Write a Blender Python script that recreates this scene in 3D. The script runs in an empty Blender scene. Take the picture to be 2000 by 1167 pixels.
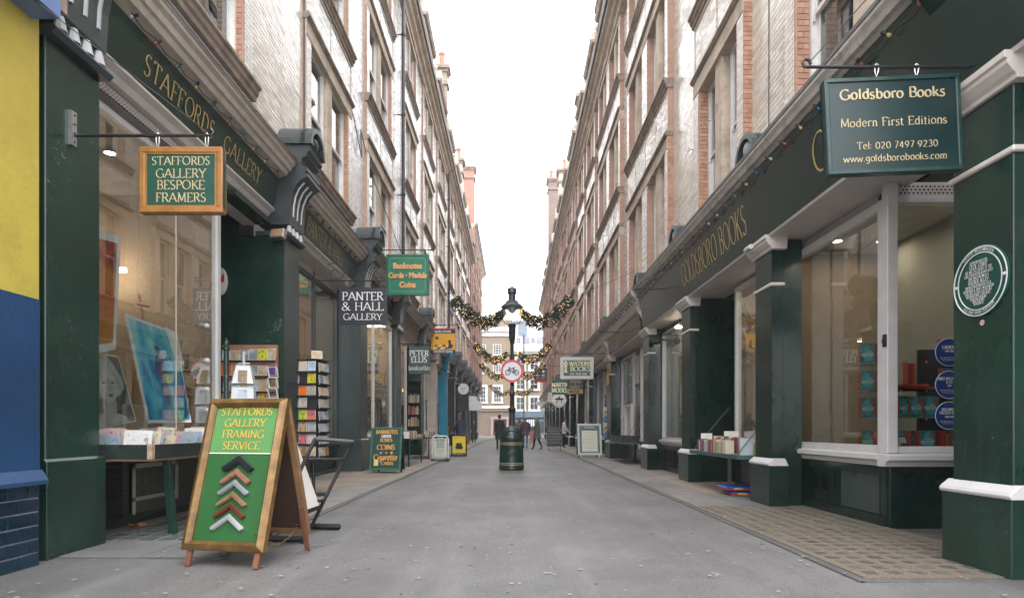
import bpy, bmesh, math, random
from mathutils import Vector, Matrix
random.seed(7)
R = math.radians
scene = bpy.context.scene
COL = scene.collection

# ------------------------------------------------------------------ camera, sky, exposure
F = 1180.0; EYE = 1.05; HX, HY = 1001.0, 838.0
cam_d = bpy.data.cameras.new('camera'); cam = bpy.data.objects.new('camera', cam_d); COL.objects.link(cam)
cam.location = (0, 0, EYE); cam.rotation_euler = (R(90), 0, 0)
cam_d.sensor_width = 36; cam_d.lens = F/2000*36
cam_d.shift_x = -0.0005; cam_d.shift_y = (HY-583.5)/2000
cam_d.clip_start = .05; cam_d.clip_end = 800
scene.camera = cam
world = bpy.data.worlds.new('World'); scene.world = world; world.use_nodes = True
nt = world.node_tree; nt.nodes.clear()
sky = nt.nodes.new('ShaderNodeTexSky'); sky.sky_type = 'NISHITA'; sky.sun_disc = False
sky.sun_elevation = R(48); sky.sun_rotation = R(200); sky.dust_density = 4; sky.air_density = 1
cloud = nt.nodes.new('ShaderNodeMix'); cloud.data_type = 'RGBA'; cloud.inputs[0].default_value = .92
bg = nt.nodes.new('ShaderNodeBackground'); bg.inputs[1].default_value = .15
wo = nt.nodes.new('ShaderNodeOutputWorld')
nt.links.new(sky.outputs[0], cloud.inputs[6]); cloud.inputs[7].default_value = (11.55, 11.6, 11.9, 1)
nt.links.new(cloud.outputs[2], bg.inputs[0]); nt.links.new(bg.outputs[0], wo.inputs[0])
sun_d = bpy.data.lights.new('sun', 'SUN'); sun_d.energy = .9; sun_d.angle = R(40); sun_d.color = (1, .97, .93)
sun = bpy.data.objects.new('sun', sun_d); COL.objects.link(sun)
sun.rotation_euler = (R(36), R(4), R(8))
scene.view_settings.view_transform = 'Standard'; scene.view_settings.look = 'None'
scene.view_settings.exposure = 1.24; scene.view_settings.gamma = 1
scene.cycles.use_denoising = True
scene.cycles.max_bounces = 9; scene.cycles.diffuse_bounces = 5; scene.cycles.glossy_bounces = 4
scene.cycles.transparent_max_bounces = 12; scene.cycles.sample_clamp_indirect = 6

# ------------------------------------------------------------------ helpers
def W(px, py, Y):
    return Vector(((px-HX)*Y/F, Y, EYE+(HY-py)*Y/F))
WO = {}
class MB:
    def __init__(s): s.v=[]; s.f=[]; s.m=[]
    def add(s, vs, fs, mi=0):
        b=len(s.v); s.v += [tuple(p) for p in vs]; s.f += [tuple(i+b for i in f) for f in fs]; s.m += [mi]*len(fs); return s
    def box(s, x0,x1,y0,y1,z0,z1, mi=0, M=None):
        vs=[Vector((x,y,z)) for x in (x0,x1) for y in (y0,y1) for z in (z0,z1)]
        if M: vs=[M@v for v in vs]
        return s.add(vs, [(0,1,3,2),(4,6,7,5),(0,4,5,1),(2,3,7,6),(0,2,6,4),(1,5,7,3)], mi)
    def hexa(s, b, t, mi=0):   # bottom quad, top quad
        return s.add(list(b)+list(t), [(3,2,1,0),(4,5,6,7),(0,1,5,4),(1,2,6,5),(2,3,7,6),(3,0,4,7)], mi)
    def ext(s, pts, y0, y1, ax='y', mi=0):   # polygon (a,b) extruded; ax y: (x,z); ax x: (y,z); ax z: (x,y)
        n=len(pts); k={'y':lambda p,t:(p[0],t,p[1]),'x':lambda p,t:(t,p[0],p[1]),'z':lambda p,t:(p[0],p[1],t)}[ax]
        vs=[k(p,y0) for p in pts]+[k(p,y1) for p in pts]
        return s.add(vs, [tuple(range(n)),tuple(range(2*n-1,n-1,-1))]+[(i,(i+1)%n,n+(i+1)%n,n+i) for i in range(n)], mi)
    def tube(s, path, r, n=8, mi=0, cap=True):
        P=[Vector(p) for p in path]; rs=r if isinstance(r,(list,tuple)) else [r]*len(P); b=len(s.v); rings=[]
        up=None
        for i,p in enumerate(P):
            d=(P[min(i+1,len(P)-1)]-P[max(i-1,0)]).normalized()
            if up is None: up = Vector((0,0,1)) if abs(d.z)<.9 else Vector((1,0,0))
            a=d.cross(up).normalized(); c=a.cross(d).normalized(); up=c
            for j in range(n):
                t=2*math.pi*j/n; s.v.append(tuple(p+rs[i]*(a*math.cos(t)+c*math.sin(t))))
        for i in range(len(P)-1):
            for j in range(n):
                s.f.append((b+i*n+j,b+i*n+(j+1)%n,b+(i+1)*n+(j+1)%n,b+(i+1)*n+j)); s.m.append(mi)
        if cap:
            s.f.append(tuple(b+j for j in reversed(range(n)))); s.m.append(mi)
            s.f.append(tuple(b+(len(P)-1)*n+j for j in range(n))); s.m.append(mi)
        return s
    def lathe(s, c, prof, n=16, mi=0, ax='z', sy=1.0):
        b=len(s.v); c=Vector(c)
        for r,z in prof:
            for j in range(n):
                t=2*math.pi*j/n; a,d=r*math.cos(t),r*math.sin(t)*sy
                o={'z':(a,d,z),'y':(a,z,d),'x':(z,a,d)}[ax]
                s.v.append(tuple(c+Vector(o)))
        for i in range(len(prof)-1):
            for j in range(n):
                s.f.append((b+i*n+j,b+i*n+(j+1)%n,b+(i+1)*n+(j+1)%n,b+(i+1)*n+j)); s.m.append(mi)
        if prof[0][0]>1e-4: s.f.append(tuple(b+j for j in range(n))); s.m.append(mi)
        if prof[-1][0]>1e-4: s.f.append(tuple(b+(len(prof)-1)*n+j for j in range(n))); s.m.append(mi)
        return s
    def ball(s, c, r, nu=12, nv=7, mi=0):
        rx,ry,rz = r if isinstance(r,(tuple,list)) else (r,r,r)
        b=len(s.v)
        for i in range(nv+1):
            ph=math.pi*i/nv
            for j in range(nu):
                t=2*math.pi*j/nu
                s.v.append((c[0]+rx*math.sin(ph)*math.cos(t), c[1]+ry*math.sin(ph)*math.sin(t), c[2]+rz*math.cos(ph)))
        for i in range(nv):
            for j in range(nu): s.f.append((b+i*nu+j,b+i*nu+(j+1)%nu,b+(i+1)*nu+(j+1)%nu,b+(i+1)*nu+j)); s.m.append(mi)
        return s
    def xf(s, M):
        s.v=[tuple(M@Vector(p)) for p in s.v]; return s
    def mesh(s, name, mats, off=(0,0,0), smooth=False, bev=0, norm=True):
        me=bpy.data.meshes.new(name); o=off
        me.from_pydata([(p[0]-o[0],p[1]-o[1],p[2]-o[2]) for p in s.v],[],s.f)
        mats = mats if isinstance(mats,(list,tuple)) else [mats]
        for m in mats: me.materials.append(m)
        if any(s.m): me.polygons.foreach_set('material_index', s.m)
        if bev or norm:
            bm=bmesh.new(); bm.from_mesh(me)
            if bev:
                bmesh.ops.remove_doubles(bm, verts=bm.verts, dist=1e-5)
                bmesh.ops.recalc_face_normals(bm, faces=bm.faces)
                es=[e for e in bm.edges if len(e.link_faces)==2 and e.calc_face_angle(0)>.5]
                bmesh.ops.bevel(bm, geom=es, offset=bev, segments=1, affect='EDGES', clamp_overlap=True)
            else: bmesh.ops.recalc_face_normals(bm, faces=bm.faces)
            bm.to_mesh(me); bm.free()
        if smooth:
            me.polygons.foreach_set('use_smooth',[True]*len(me.polygons)); me.set_sharp_from_angle(angle=R(40))
        me.update(); return me
    def build(s, name, mats, parent=None, world=True, at=None, smooth=False, bev=0, norm=True):
        if parent is not None: off = WO.get(parent.name,Vector((0,0,0))) if world else Vector((0,0,0))
        elif at is not None: off=Vector(at) if world else Vector((0,0,0))
        else:
            xs=[p[0] for p in s.v]; ys=[p[1] for p in s.v]; zs=[p[2] for p in s.v]
            off=Vector(((min(xs)+max(xs))/2,(min(ys)+max(ys))/2,min(zs)))
        me=s.mesh(name,mats,off,smooth,bev,norm)
        o=bpy.data.objects.new(name,me); COL.objects.link(o)
        if parent is not None: o.parent=parent; WO[o.name]=Vector(off)
        else: o.location = off if world or at is None else at; WO[o.name]=Vector(off)
        return o
def inst(me, name, parent, loc, rot=(0,0,0), scale=(1,1,1), world=True):
    o=bpy.data.objects.new(name,me); COL.objects.link(o); o.parent=parent
    off=WO.get(parent.name,Vector((0,0,0))) if (parent and world) else Vector((0,0,0))
    o.location=Vector(loc)-off; o.rotation_euler=rot; o.scale=scale; WO[o.name]=Vector(loc)
    return o
def tag(o,label=None,cat=None,group=None,kind=None):
    if label: o['label']=label
    if cat: o['category']=cat
    if group: o['group']=group
    if kind: o['kind']=kind
    return o
def thing(name,label,cat,loc,rz=0,group=None):
    o=bpy.data.objects.new(name,None); COL.objects.link(o); o.location=loc; o.rotation_euler=(0,0,rz); o.empty_display_size=.2
    WO[o.name]=Vector(loc); return tag(o,label,cat,group)

# ------------------------------------------------------------------ materials
def c4(c): return (c[0],c[1],c[2],1)
def newmat(name):
    m=bpy.data.materials.new(name); m.use_nodes=True; n=m.node_tree.nodes; b=n['Principled BSDF']; return m,m.node_tree,n,m.node_tree.links,b
def noise(n,l,src,scale,detail=4,rough=.55):
    t=n.new('ShaderNodeTexNoise'); t.inputs['Scale'].default_value=scale; t.inputs['Detail'].default_value=detail; t.inputs['Roughness'].default_value=rough
    if src is not None: l.new(src,t.inputs['Vector'])
    return t
def ramp(n,l,src,stops):
    r=n.new('ShaderNodeValToRGB'); e=r.color_ramp.elements
    while len(e)<len(stops): e.new(.5)
    for i,(p,c) in enumerate(stops): e[i].position=p; e[i].color=c4(c) if len(c)==3 else c
    l.new(src,r.inputs[0]); return r
def mix(n,l,f,a,b,mode='MIX'):
    m=n.new('ShaderNodeMix'); m.data_type='RGBA'; m.blend_type=mode
    for k,x in ((0,f),(6,a),(7,b)):
        if isinstance(x,(int,float)): m.inputs[k].default_value=x
        elif isinstance(x,(tuple,list)): m.inputs[k].default_value=c4(x)
        else: l.new(x,m.inputs[k])
    return m.outputs[2]
MC={}
def pm(name,col,rough=.5,metal=0.,var=.18,scale=4,bump=.1,bscale=60,dirt=0.,dirtcol=(.12,.1,.08),streak=0.,coat=0.,space='Object',spec=.5,bdist=.004,chips=None):
    if name in MC: return MC[name]
    m,t,n,l,b=newmat(name); MC[name]=m
    tc=n.new('ShaderNodeTexCoord'); src=tc.outputs[space] if space!='World' else n.new('ShaderNodeNewGeometry').outputs['Position']
    n1=noise(n,l,src,scale); r1=ramp(n,l,n1.outputs[0],[(.3,tuple(x*(1-var) for x in col)),(.7,tuple(min(1,x*(1+var)) for x in col))])
    c=r1.outputs[0]
    if streak:
        mp=n.new('ShaderNodeMapping'); mp.inputs['Scale'].default_value=(9,9,.7); l.new(src,mp.inputs['Vector'])
        n3=noise(n,l,mp.outputs[0],1.6,6,.7); r3=ramp(n,l,n3.outputs[0],[(.52,(0,0,0)),(.72,(streak,)*3)])
        c=mix(n,l,r3.outputs[0],c,tuple(min(1,x*1.7+.02) for x in col))
    if dirt:
        n2=noise(n,l,src,scale*2.7,8,.7); r2=ramp(n,l,n2.outputs[0],[(.48,(0,0,0)),(.7,(dirt,)*3)])
        c=mix(n,l,r2.outputs[0],c,dirtcol)
    if chips:
        n5=noise(n,l,src,26,3,.6); n6=noise(n,l,src,1.7,3,.6); a5=n.new('ShaderNodeMath'); a5.operation='MULTIPLY'; l.new(n5.outputs[0],a5.inputs[0]); l.new(n6.outputs[0],a5.inputs[1])
        r5=ramp(n,l,a5.outputs[0],[(.425,(0,0,0)),(.44,(.8,.8,.8))]); c=mix(n,l,r5.outputs[0],c,chips)
        r7=ramp(n,l,n6.outputs[0],[(.4,(0,0,0)),(.75,(.4,.4,.4))]); c=mix(n,l,r7.outputs[0],c,(.03,.038,.035))
    l.new(c,b.inputs['Base Color'])
    n4=noise(n,l,src,scale*1.7,5); rr=n.new('ShaderNodeMapRange'); rr.inputs[3].default_value=max(.02,rough*.75); rr.inputs[4].default_value=min(1,rough*1.3)
    l.new(n4.outputs[0],rr.inputs[0]); l.new(rr.outputs[0],b.inputs['Roughness'])
    b.inputs['Metallic'].default_value=metal; b.inputs['Coat Weight'].default_value=coat; b.inputs['Coat Roughness'].default_value=.12
    b.inputs['Specular IOR Level'].default_value=spec
    if bump:
        nb=noise(n,l,src,bscale,5); bp=n.new('ShaderNodeBump'); bp.inputs['Strength'].default_value=bump; bp.inputs['Distance'].default_value=bdist
        l.new(nb.outputs[0],bp.inputs['Height']); l.new(bp.outputs[0],b.inputs['Normal'])
    return m
def em(name,col,st):
    if name in MC: return MC[name]
    m,t,n,l,b=newmat(name); MC[name]=m
    b.inputs['Base Color'].default_value=c4(col); b.inputs['Emission Color'].default_value=c4(col); b.inputs['Emission Strength'].default_value=st; return m
def brickmat(name,c1,c2,mort,w=.225,h=.075,ms=.006,rough=.25,tilt=.3,dirt=.35,spec=.5,dcol=(.2,.17,.14)):
    m,t,n,l,b=newmat(name); MC[name]=m
    g=n.new('ShaderNodeNewGeometry'); sx=n.new('ShaderNodeSeparateXYZ'); l.new(g.outputs['Position'],sx.inputs[0])
    ad=n.new('ShaderNodeMath'); l.new(sx.outputs[0],ad.inputs[0]); l.new(sx.outputs[1],ad.inputs[1])
    cb=n.new('ShaderNodeCombineXYZ'); l.new(ad.outputs[0],cb.inputs[0]); l.new(sx.outputs[2],cb.inputs[1])
    bt=n.new('ShaderNodeTexBrick'); l.new(cb.outputs[0],bt.inputs['Vector']); bt.inputs['Scale'].default_value=1
    bt.inputs['Brick Width'].default_value=w; bt.inputs['Row Height'].default_value=h; bt.inputs['Mortar Size'].default_value=ms; bt.inputs['Mortar Smooth'].default_value=.3
    bt.inputs['Color1'].default_value=c4(c1); bt.inputs['Color2'].default_value=c4(c2); bt.inputs['Mortar'].default_value=c4(mort)
    n2=noise(n,l,g.outputs['Position'],1.3,8,.7); r2=ramp(n,l,n2.outputs[0],[(.45,(0,0,0)),(.75,(dirt,)*3)])
    l.new(mix(n,l,r2.outputs[0],bt.outputs[0],dcol),b.inputs['Base Color'])
    # each brick leans a little its own way
    wn=n.new('ShaderNodeTexWhiteNoise'); wn.noise_dimensions='2D'
    fl=n.new('ShaderNodeVectorMath'); fl.operation='DIVIDE'; l.new(cb.outputs[0],fl.inputs[0]); fl.inputs[1].default_value=(w,h,1)
    fo=n.new('ShaderNodeVectorMath'); fo.operation='FLOOR'; l.new(fl.outputs[0],fo.inputs[0]); l.new(fo.outputs[0],wn.inputs['Vector'])
    nb=noise(n,l,g.outputs['Position'],9,2); hs=n.new('ShaderNodeMath'); hs.operation='MULTIPLY_ADD'; l.new(nb.outputs[0],hs.inputs[0]); hs.inputs[1].default_value=tilt
    inv=n.new('ShaderNodeMath'); inv.operation='MULTIPLY'; l.new(bt.outputs[1],inv.inputs[0]); inv.inputs[1].default_value=-.5; l.new(inv.outputs[0],hs.inputs[2])
    bp=n.new('ShaderNodeBump'); bp.inputs['Strength'].default_value=.5; bp.inputs['Distance'].default_value=.012; l.new(hs.outputs[0],bp.inputs['Height']); l.new(bp.outputs[0],b.inputs['Normal'])
    rr=n.new('ShaderNodeMapRange'); rr.inputs[3].default_value=rough*.6; rr.inputs[4].default_value=rough*1.6; l.new(wn.outputs[0],rr.inputs[0])
    mx=n.new('ShaderNodeMath'); mx.operation='MAXIMUM'; l.new(rr.outputs[0],mx.inputs[0]); ml=n.new('ShaderNodeMath'); ml.operation='MULTIPLY'; l.new(bt.outputs[1],ml.inputs[0]); ml.inputs[1].default_value=.8
    l.new(ml.outputs[0],mx.inputs[1]); l.new(mx.outputs[0],b.inputs['Roughness']); b.inputs['Specular IOR Level'].default_value=spec
    return m
def glassmat(name,tint=(.84,.87,.86),refl=.12,rough=.0):
    m,t,n,l,b=newmat(name); MC[name]=m; n.remove(b)
    tr=n.new('ShaderNodeBsdfTransparent'); tr.inputs[0].default_value=c4(tint)
    gl=n.new('ShaderNodeBsdfGlossy'); gl.inputs['Roughness'].default_value=rough; gl.inputs[0].default_value=(1,1,1,1)
    lw=n.new('ShaderNodeLayerWeight'); lw.inputs[0].default_value=.5; fr=n.new('ShaderNodeMath'); fr.operation='POWER'; l.new(lw.outputs['Facing'],fr.inputs[0]); fr.inputs[1].default_value=4.0
    ad=n.new('ShaderNodeMath'); ad.operation='MULTIPLY_ADD'; l.new(fr.outputs[0],ad.inputs[0]); ad.inputs[1].default_value=.9; ad.inputs[2].default_value=refl; ad.use_clamp=True
    g=n.new('ShaderNodeNewGeometry'); nb=noise(n,l,g.outputs['Position'],1.1,1); bp=n.new('ShaderNodeBump'); bp.inputs['Strength'].default_value=.15; bp.inputs['Distance'].default_value=.01
    l.new(nb.outputs[0],bp.inputs['Height']); l.new(bp.outputs[0],gl.inputs['Normal'])
    ms=n.new('ShaderNodeMixShader'); l.new(ad.outputs[0],ms.inputs[0]); l.new(tr.outputs[0],ms.inputs[1]); l.new(gl.outputs[0],ms.inputs[2])
    l.new(ms.outputs[0],n['Material Output'].inputs[0]); return m

GREEN=pm('deep green gloss paint',(.005,.028,.019),.24,chips=(.16,.17,.16),var=.35,scale=1.3,bump=.12,bscale=7,dirt=.16,dirtcol=(.06,.07,.06),streak=.22,space='World',bdist=.01)
GREEN2=pm('dark bottle green paint',(.005,.021,.016),.22,chips=(.1,.11,.1),var=.3,scale=1.1,bump=.1,bscale=5,streak=.2,space='World',bdist=.01)
GREEN3=pm('grey green paint',(.035,.05,.05),.3,var=.25,scale=1.5,bump=.1,bscale=9,streak=.3,space='World')
CONS=pm('blue grey paint on mouldings',(.036,.048,.053),.35,var=.25,scale=3,dirt=.3,bump=.15,bscale=30)
CREAM=pm('weathered cream paint',(.50,.44,.38),.5,var=.14,scale=2.2,dirt=.4,dirtcol=(.2,.16,.13),bump=.12,bscale=40,streak=.1)
WHITE=pm('white gloss joinery paint',(.52,.51,.51),.35,var=.06,scale=5,dirt=.12,dirtcol=(.32,.3,.27),bump=.06)
OFFW=pm('off white soffit paint',(.54,.49,.46),.5,var=.08,scale=3,dirt=.12,dirtcol=(.35,.3,.27),bump=.05)
LEAD=pm('dark lead flashing',(.07,.07,.075),.45,var=.3,scale=6,dirt=.3,bump=.2)
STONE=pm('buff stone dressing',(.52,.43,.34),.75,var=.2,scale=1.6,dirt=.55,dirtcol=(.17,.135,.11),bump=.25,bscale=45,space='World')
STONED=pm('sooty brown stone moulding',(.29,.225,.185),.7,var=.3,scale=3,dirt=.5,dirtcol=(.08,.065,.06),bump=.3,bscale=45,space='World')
GLAZE=brickmat('white glazed brick',(.72,.65,.58),(.65,.57,.50),(.25,.21,.18),rough=.27,tilt=.1)
GLAZEL=brickmat('sky sheen glazed brick',(.74,.72,.68),(.66,.63,.59),(.17,.155,.14),rough=.24,tilt=.16)  # same brick as the right side, sky reflection painted in as whiter colour
ORANGE=brickmat('orange terracotta brick',(.47,.29,.22),(.42,.25,.19),(.38,.3,.25),rough=.55,tilt=.2,dirt=.3,dcol=(.16,.07,.045))
REDB=brickmat('red brick',(.40,.20,.15),(.34,.17,.13),(.3,.22,.18),rough=.75,tilt=.2,dirt=.3)
YELB=brickmat('london stock brick',(.30,.23,.15),(.22,.165,.11),(.3,.27,.22),rough=.85,tilt=.2)
GB=[pm('glazed brick tone %d'%i,c,.17,var=.06,scale=9,bump=.12,bscale=14,space='World',dirt=.18,dirtcol=(.3,.26,.22),bdist=.006) for i,c in enumerate([(.72,.67,.6),(.64,.58,.51),(.68,.64,.58),(.58,.51,.44)])]
OB=[pm('orange brick tone %d'%i,c,.4,var=.15,scale=9,bump=.2,bscale=40,space='World') for i,c in enumerate([(.44,.25,.175),(.39,.21,.145),(.47,.28,.19)])]
SLATE=pm('roof slate',(.12,.13,.15),.6,var=.25,scale=3,bump=.3,bscale=20)
DARK=pm('near black backing',(.02,.018,.016),.9,bump=0)
ROOM=pm('dim room wall',(.12,.10,.08),.9,var=.2,scale=.8,bump=0,space='World')
BLACKM=pm('black painted iron',(.012,.013,.015),.3,var=.2,scale=8,bump=.1,dirt=.15,dirtcol=(.05,.05,.05))
STEEL=pm('galvanised steel',(.5,.5,.5),.35,metal=.9,var=.15,scale=20,bump=.1)
BLACKP=pm('black plastic',(.015,.015,.016),.45,var=.1,bump=.05)
GOLD=pm('gold leaf lettering',(.50,.36,.15),.42,metal=.25,var=.2,scale=12,bump=0)
GOLDP=pm('pale gold lettering paint',(.46,.37,.21),.5,var=.15,scale=14,bump=0)
ORNG=pm('orange gold lettering paint',(.6,.29,.08),.45,var=.12,scale=12,bump=0)
WLET=pm('white lettering paint',(.62,.61,.58),.5,var=.05,bump=0)
CARD=pm('white card',(.72,.7,.66),.6,var=.06,bump=0)
GLASS=glassmat('shop window glass')
GLASSU=glassmat('upper window glass',(.5,.52,.52),.08)
# ------------------------------------------------------------------ lettering: a small pen-drawn serif alphabet
GL={
'A':(.76,'L 0 0 .38 1 1;L .38 1 .76 0 2;L .14 .34 .62 .34 0'),
'B':(.6,'L .1 0 .1 1 3;L .1 1 .32 1 0;A .32 .76 .2 .24 90 -90;L .1 .52 .34 .52 0;A .34 .26 .24 .26 90 -90;L .34 0 .1 0 0'),
'C':(.74,'A .42 .5 .4 .5 42 318'),
'D':(.74,'L .1 0 .1 1 3;L .1 1 .3 1 0;A .3 .5 .4 .5 90 -90;L .3 0 .1 0 0'),
'E':(.58,'L .1 0 .1 1 3;L .1 1 .52 1 0;L .52 1 .52 .86 0;L .1 .52 .42 .52 0;L .1 0 .55 0 0;L .55 0 .55 .15 0'),
'F':(.54,'L .1 0 .1 1 3;L .1 1 .52 1 0;L .52 1 .52 .86 0;L .1 .52 .42 .52 0'),
'G':(.8,'A .42 .5 .4 .5 45 330;L .74 .08 .74 .42 0;L .6 .42 .84 .42 0'),
'H':(.76,'L .1 0 .1 1 3;L .66 0 .66 1 3;L .1 .52 .66 .52 0'),
'I':(.24,'L .12 0 .12 1 3'),
'J':(.4,'L .24 1 .24 .1 1;A .06 .1 .18 .2 0 -100'),
'K':(.68,'L .1 0 .1 1 3;L .14 .45 .6 1 2;L .26 .58 .66 0 2'),
'L':(.56,'L .1 0 .1 1 3;L .1 0 .54 0 0;L .54 0 .54 .17 0'),
'M':(.9,'L .1 0 .14 1 3;L .14 1 .45 .1 0;L .45 .1 .76 1 0;L .76 1 .8 0 3'),
'N':(.78,'L .1 0 .1 1 3;L .1 1 .68 0 0;L .68 0 .68 1 2'),
'O':(.84,'A .42 .5 .4 .5 0 360'),
'P':(.58,'L .1 0 .1 1 3;L .1 1 .32 1 0;A .32 .74 .23 .26 90 -90;L .32 .48 .1 .48 0'),
'Q':(.84,'A .42 .5 .4 .5 0 360;L .45 .1 .82 -.2 0'),
'R':(.66,'L .1 0 .1 1 3;L .1 1 .32 1 0;A .32 .76 .21 .24 90 -90;L .32 .52 .1 .52 0;L .3 .52 .64 0 2'),
'S':(.52,'A .27 .75 .2 .25 40 215;L .108 .6 .42 .41 0;A .25 .26 .21 .26 38 -150'),
'T':(.66,'L .33 0 .33 1 1;L .03 1 .63 1 0;L .03 1 .03 .85 0;L .63 1 .63 .85 0'),
'U':(.74,'L .1 1 .1 .34 1;A .36 .34 .26 .34 180 360;L .62 .34 .62 1 2'),
'V':(.74,'L .02 1 .38 0 1;L .38 0 .72 1 2'),
'W':(1.04,'L .02 1 .3 0 1;L .3 0 .52 .95 0;L .52 .95 .76 0 0;L .76 0 1.02 1 2'),
'X':(.7,'L .04 1 .66 0 3;L .04 0 .66 1 3'),
'Y':(.68,'L .02 1 .34 .48 1;L .66 1 .34 .48 1;L .34 .48 .34 0 2'),
'Z':(.62,'L .05 1 .57 1 0;L .57 1 .05 0 0;L .05 0 .58 0 0;L .58 0 .58 .15 0;L .05 1 .05 .86 0'),
'&':(.84,'A .36 .78 .17 .2 -50 230;L .22 .66 .78 0 2;A .32 .25 .26 .25 150 320;L .1 .36 .48 .62 0;L .5 .08 .74 .5 0'),
'a':(.5,'A .24 .46 .17 .2 140 0;L .41 .46 .41 .02 0;A .23 .2 .18 .2 30 330'),
'b':(.56,'L .1 0 .1 1 0;A .29 .33 .2 .33 0 360'),
'c':(.48,'A .27 .33 .22 .33 50 310'),
'd':(.56,'L .46 0 .46 1 0;A .27 .33 .2 .33 0 360'),
'e':(.5,'A .26 .33 .21 .33 0 320;L .05 .36 .47 .36 0'),
'f':(.34,'L .14 0 .14 .8 1;A .28 .8 .14 .2 180 50;L .02 .64 .32 .64 0'),
'g':(.54,'A .26 .38 .19 .28 0 360;L .45 .64 .45 -.1 0;A .26 -.1 .19 .2 0 -150'),
'h':(.56,'L .1 0 .1 1 1;A .28 .44 .18 .22 180 0;L .46 .44 .46 0 2'),
'i':(.24,'L .12 0 .12 .64 1;L .12 .84 .12 .94 0'),
'k':(.54,'L .1 0 .1 1 1;L .12 .26 .46 .64 0;L .22 .38 .5 0 2'),
'l':(.24,'L .12 0 .12 1 1'),
'm':(.86,'L .1 0 .1 .64 1;A .265 .44 .165 .22 180 0;L .43 .44 .43 0 2;A .595 .44 .165 .22 180 0;L .76 .44 .76 0 2'),
'n':(.56,'L .1 0 .1 .64 1;A .28 .44 .18 .22 180 0;L .46 .44 .46 0 2'),
'o':(.54,'A .27 .33 .23 .33 0 360'),
'p':(.56,'L .1 -.3 .1 .64 1;A .29 .33 .2 .33 0 360'),
'r':(.4,'L .1 0 .1 .64 1;A .28 .42 .18 .22 180 50'),
's':(.42,'A .22 .48 .15 .17 40 215;L .1 .38 .33 .27 0;A .2 .17 .17 .18 38 -150'),
't':(.36,'L .14 .84 .14 .15 0;A .27 .15 .13 .15 180 300;L .02 .64 .32 .64 0'),
'u':(.56,'L .1 .64 .1 .22 0;A .28 .22 .18 .22 180 360;L .46 .64 .46 0 2'),
'w':(.76,'L .02 .64 .2 0 0;L .2 0 .38 .6 0;L .38 .6 .56 0 0;L .56 0 .74 .64 0'),
'y':(.52,'L .02 .64 .26 .04 0;L .5 .64 .16 -.3 0'),
'0':(.6,'A .3 .45 .24 .45 0 360'),'1':(.36,'L .18 0 .18 .9 1;L .18 .9 .06 .78 0'),
'2':(.56,'A .27 .66 .2 .24 160 -20;L .45 .58 .06 0 0;L .06 0 .5 0 0'),
'3':(.54,'A .25 .68 .19 .22 140 -80;A .25 .23 .22 .24 80 -140'),
'4':(.6,'L .4 0 .4 .9 0;L .4 .9 .04 .26 0;L .04 .26 .56 .26 0'),
'5':(.54,'L .14 .9 .46 .9 0;L .14 .9 .1 .5 0;A .25 .27 .22 .27 125 -140'),
'6':(.56,'A .28 .26 .22 .26 0 360;L .07 .3 .2 .7 0;L .2 .7 .4 .9 0'),
'7':(.54,'L .06 .9 .5 .9 0;L .5 .9 .18 0 0'),
'8':(.56,'A .28 .68 .18 .21 0 360;A .28 .24 .22 .25 0 360'),
'9':(.56,'A .28 .62 .22 .27 0 360;L .5 .6 .36 .2 0;L .36 .2 .16 0 0'),
':':(.2,'L .1 .1 .1 .2 0;L .1 .5 .1 .6 0'),'.':(.2,'L .1 0 .1 .1 0'),"'":(.18,'L .1 1 .08 .8 0'),'-':(.4,'L .05 .36 .35 .36 0'),'*':(.3,'L .15 .4 .15 .52 0'),
}
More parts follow.
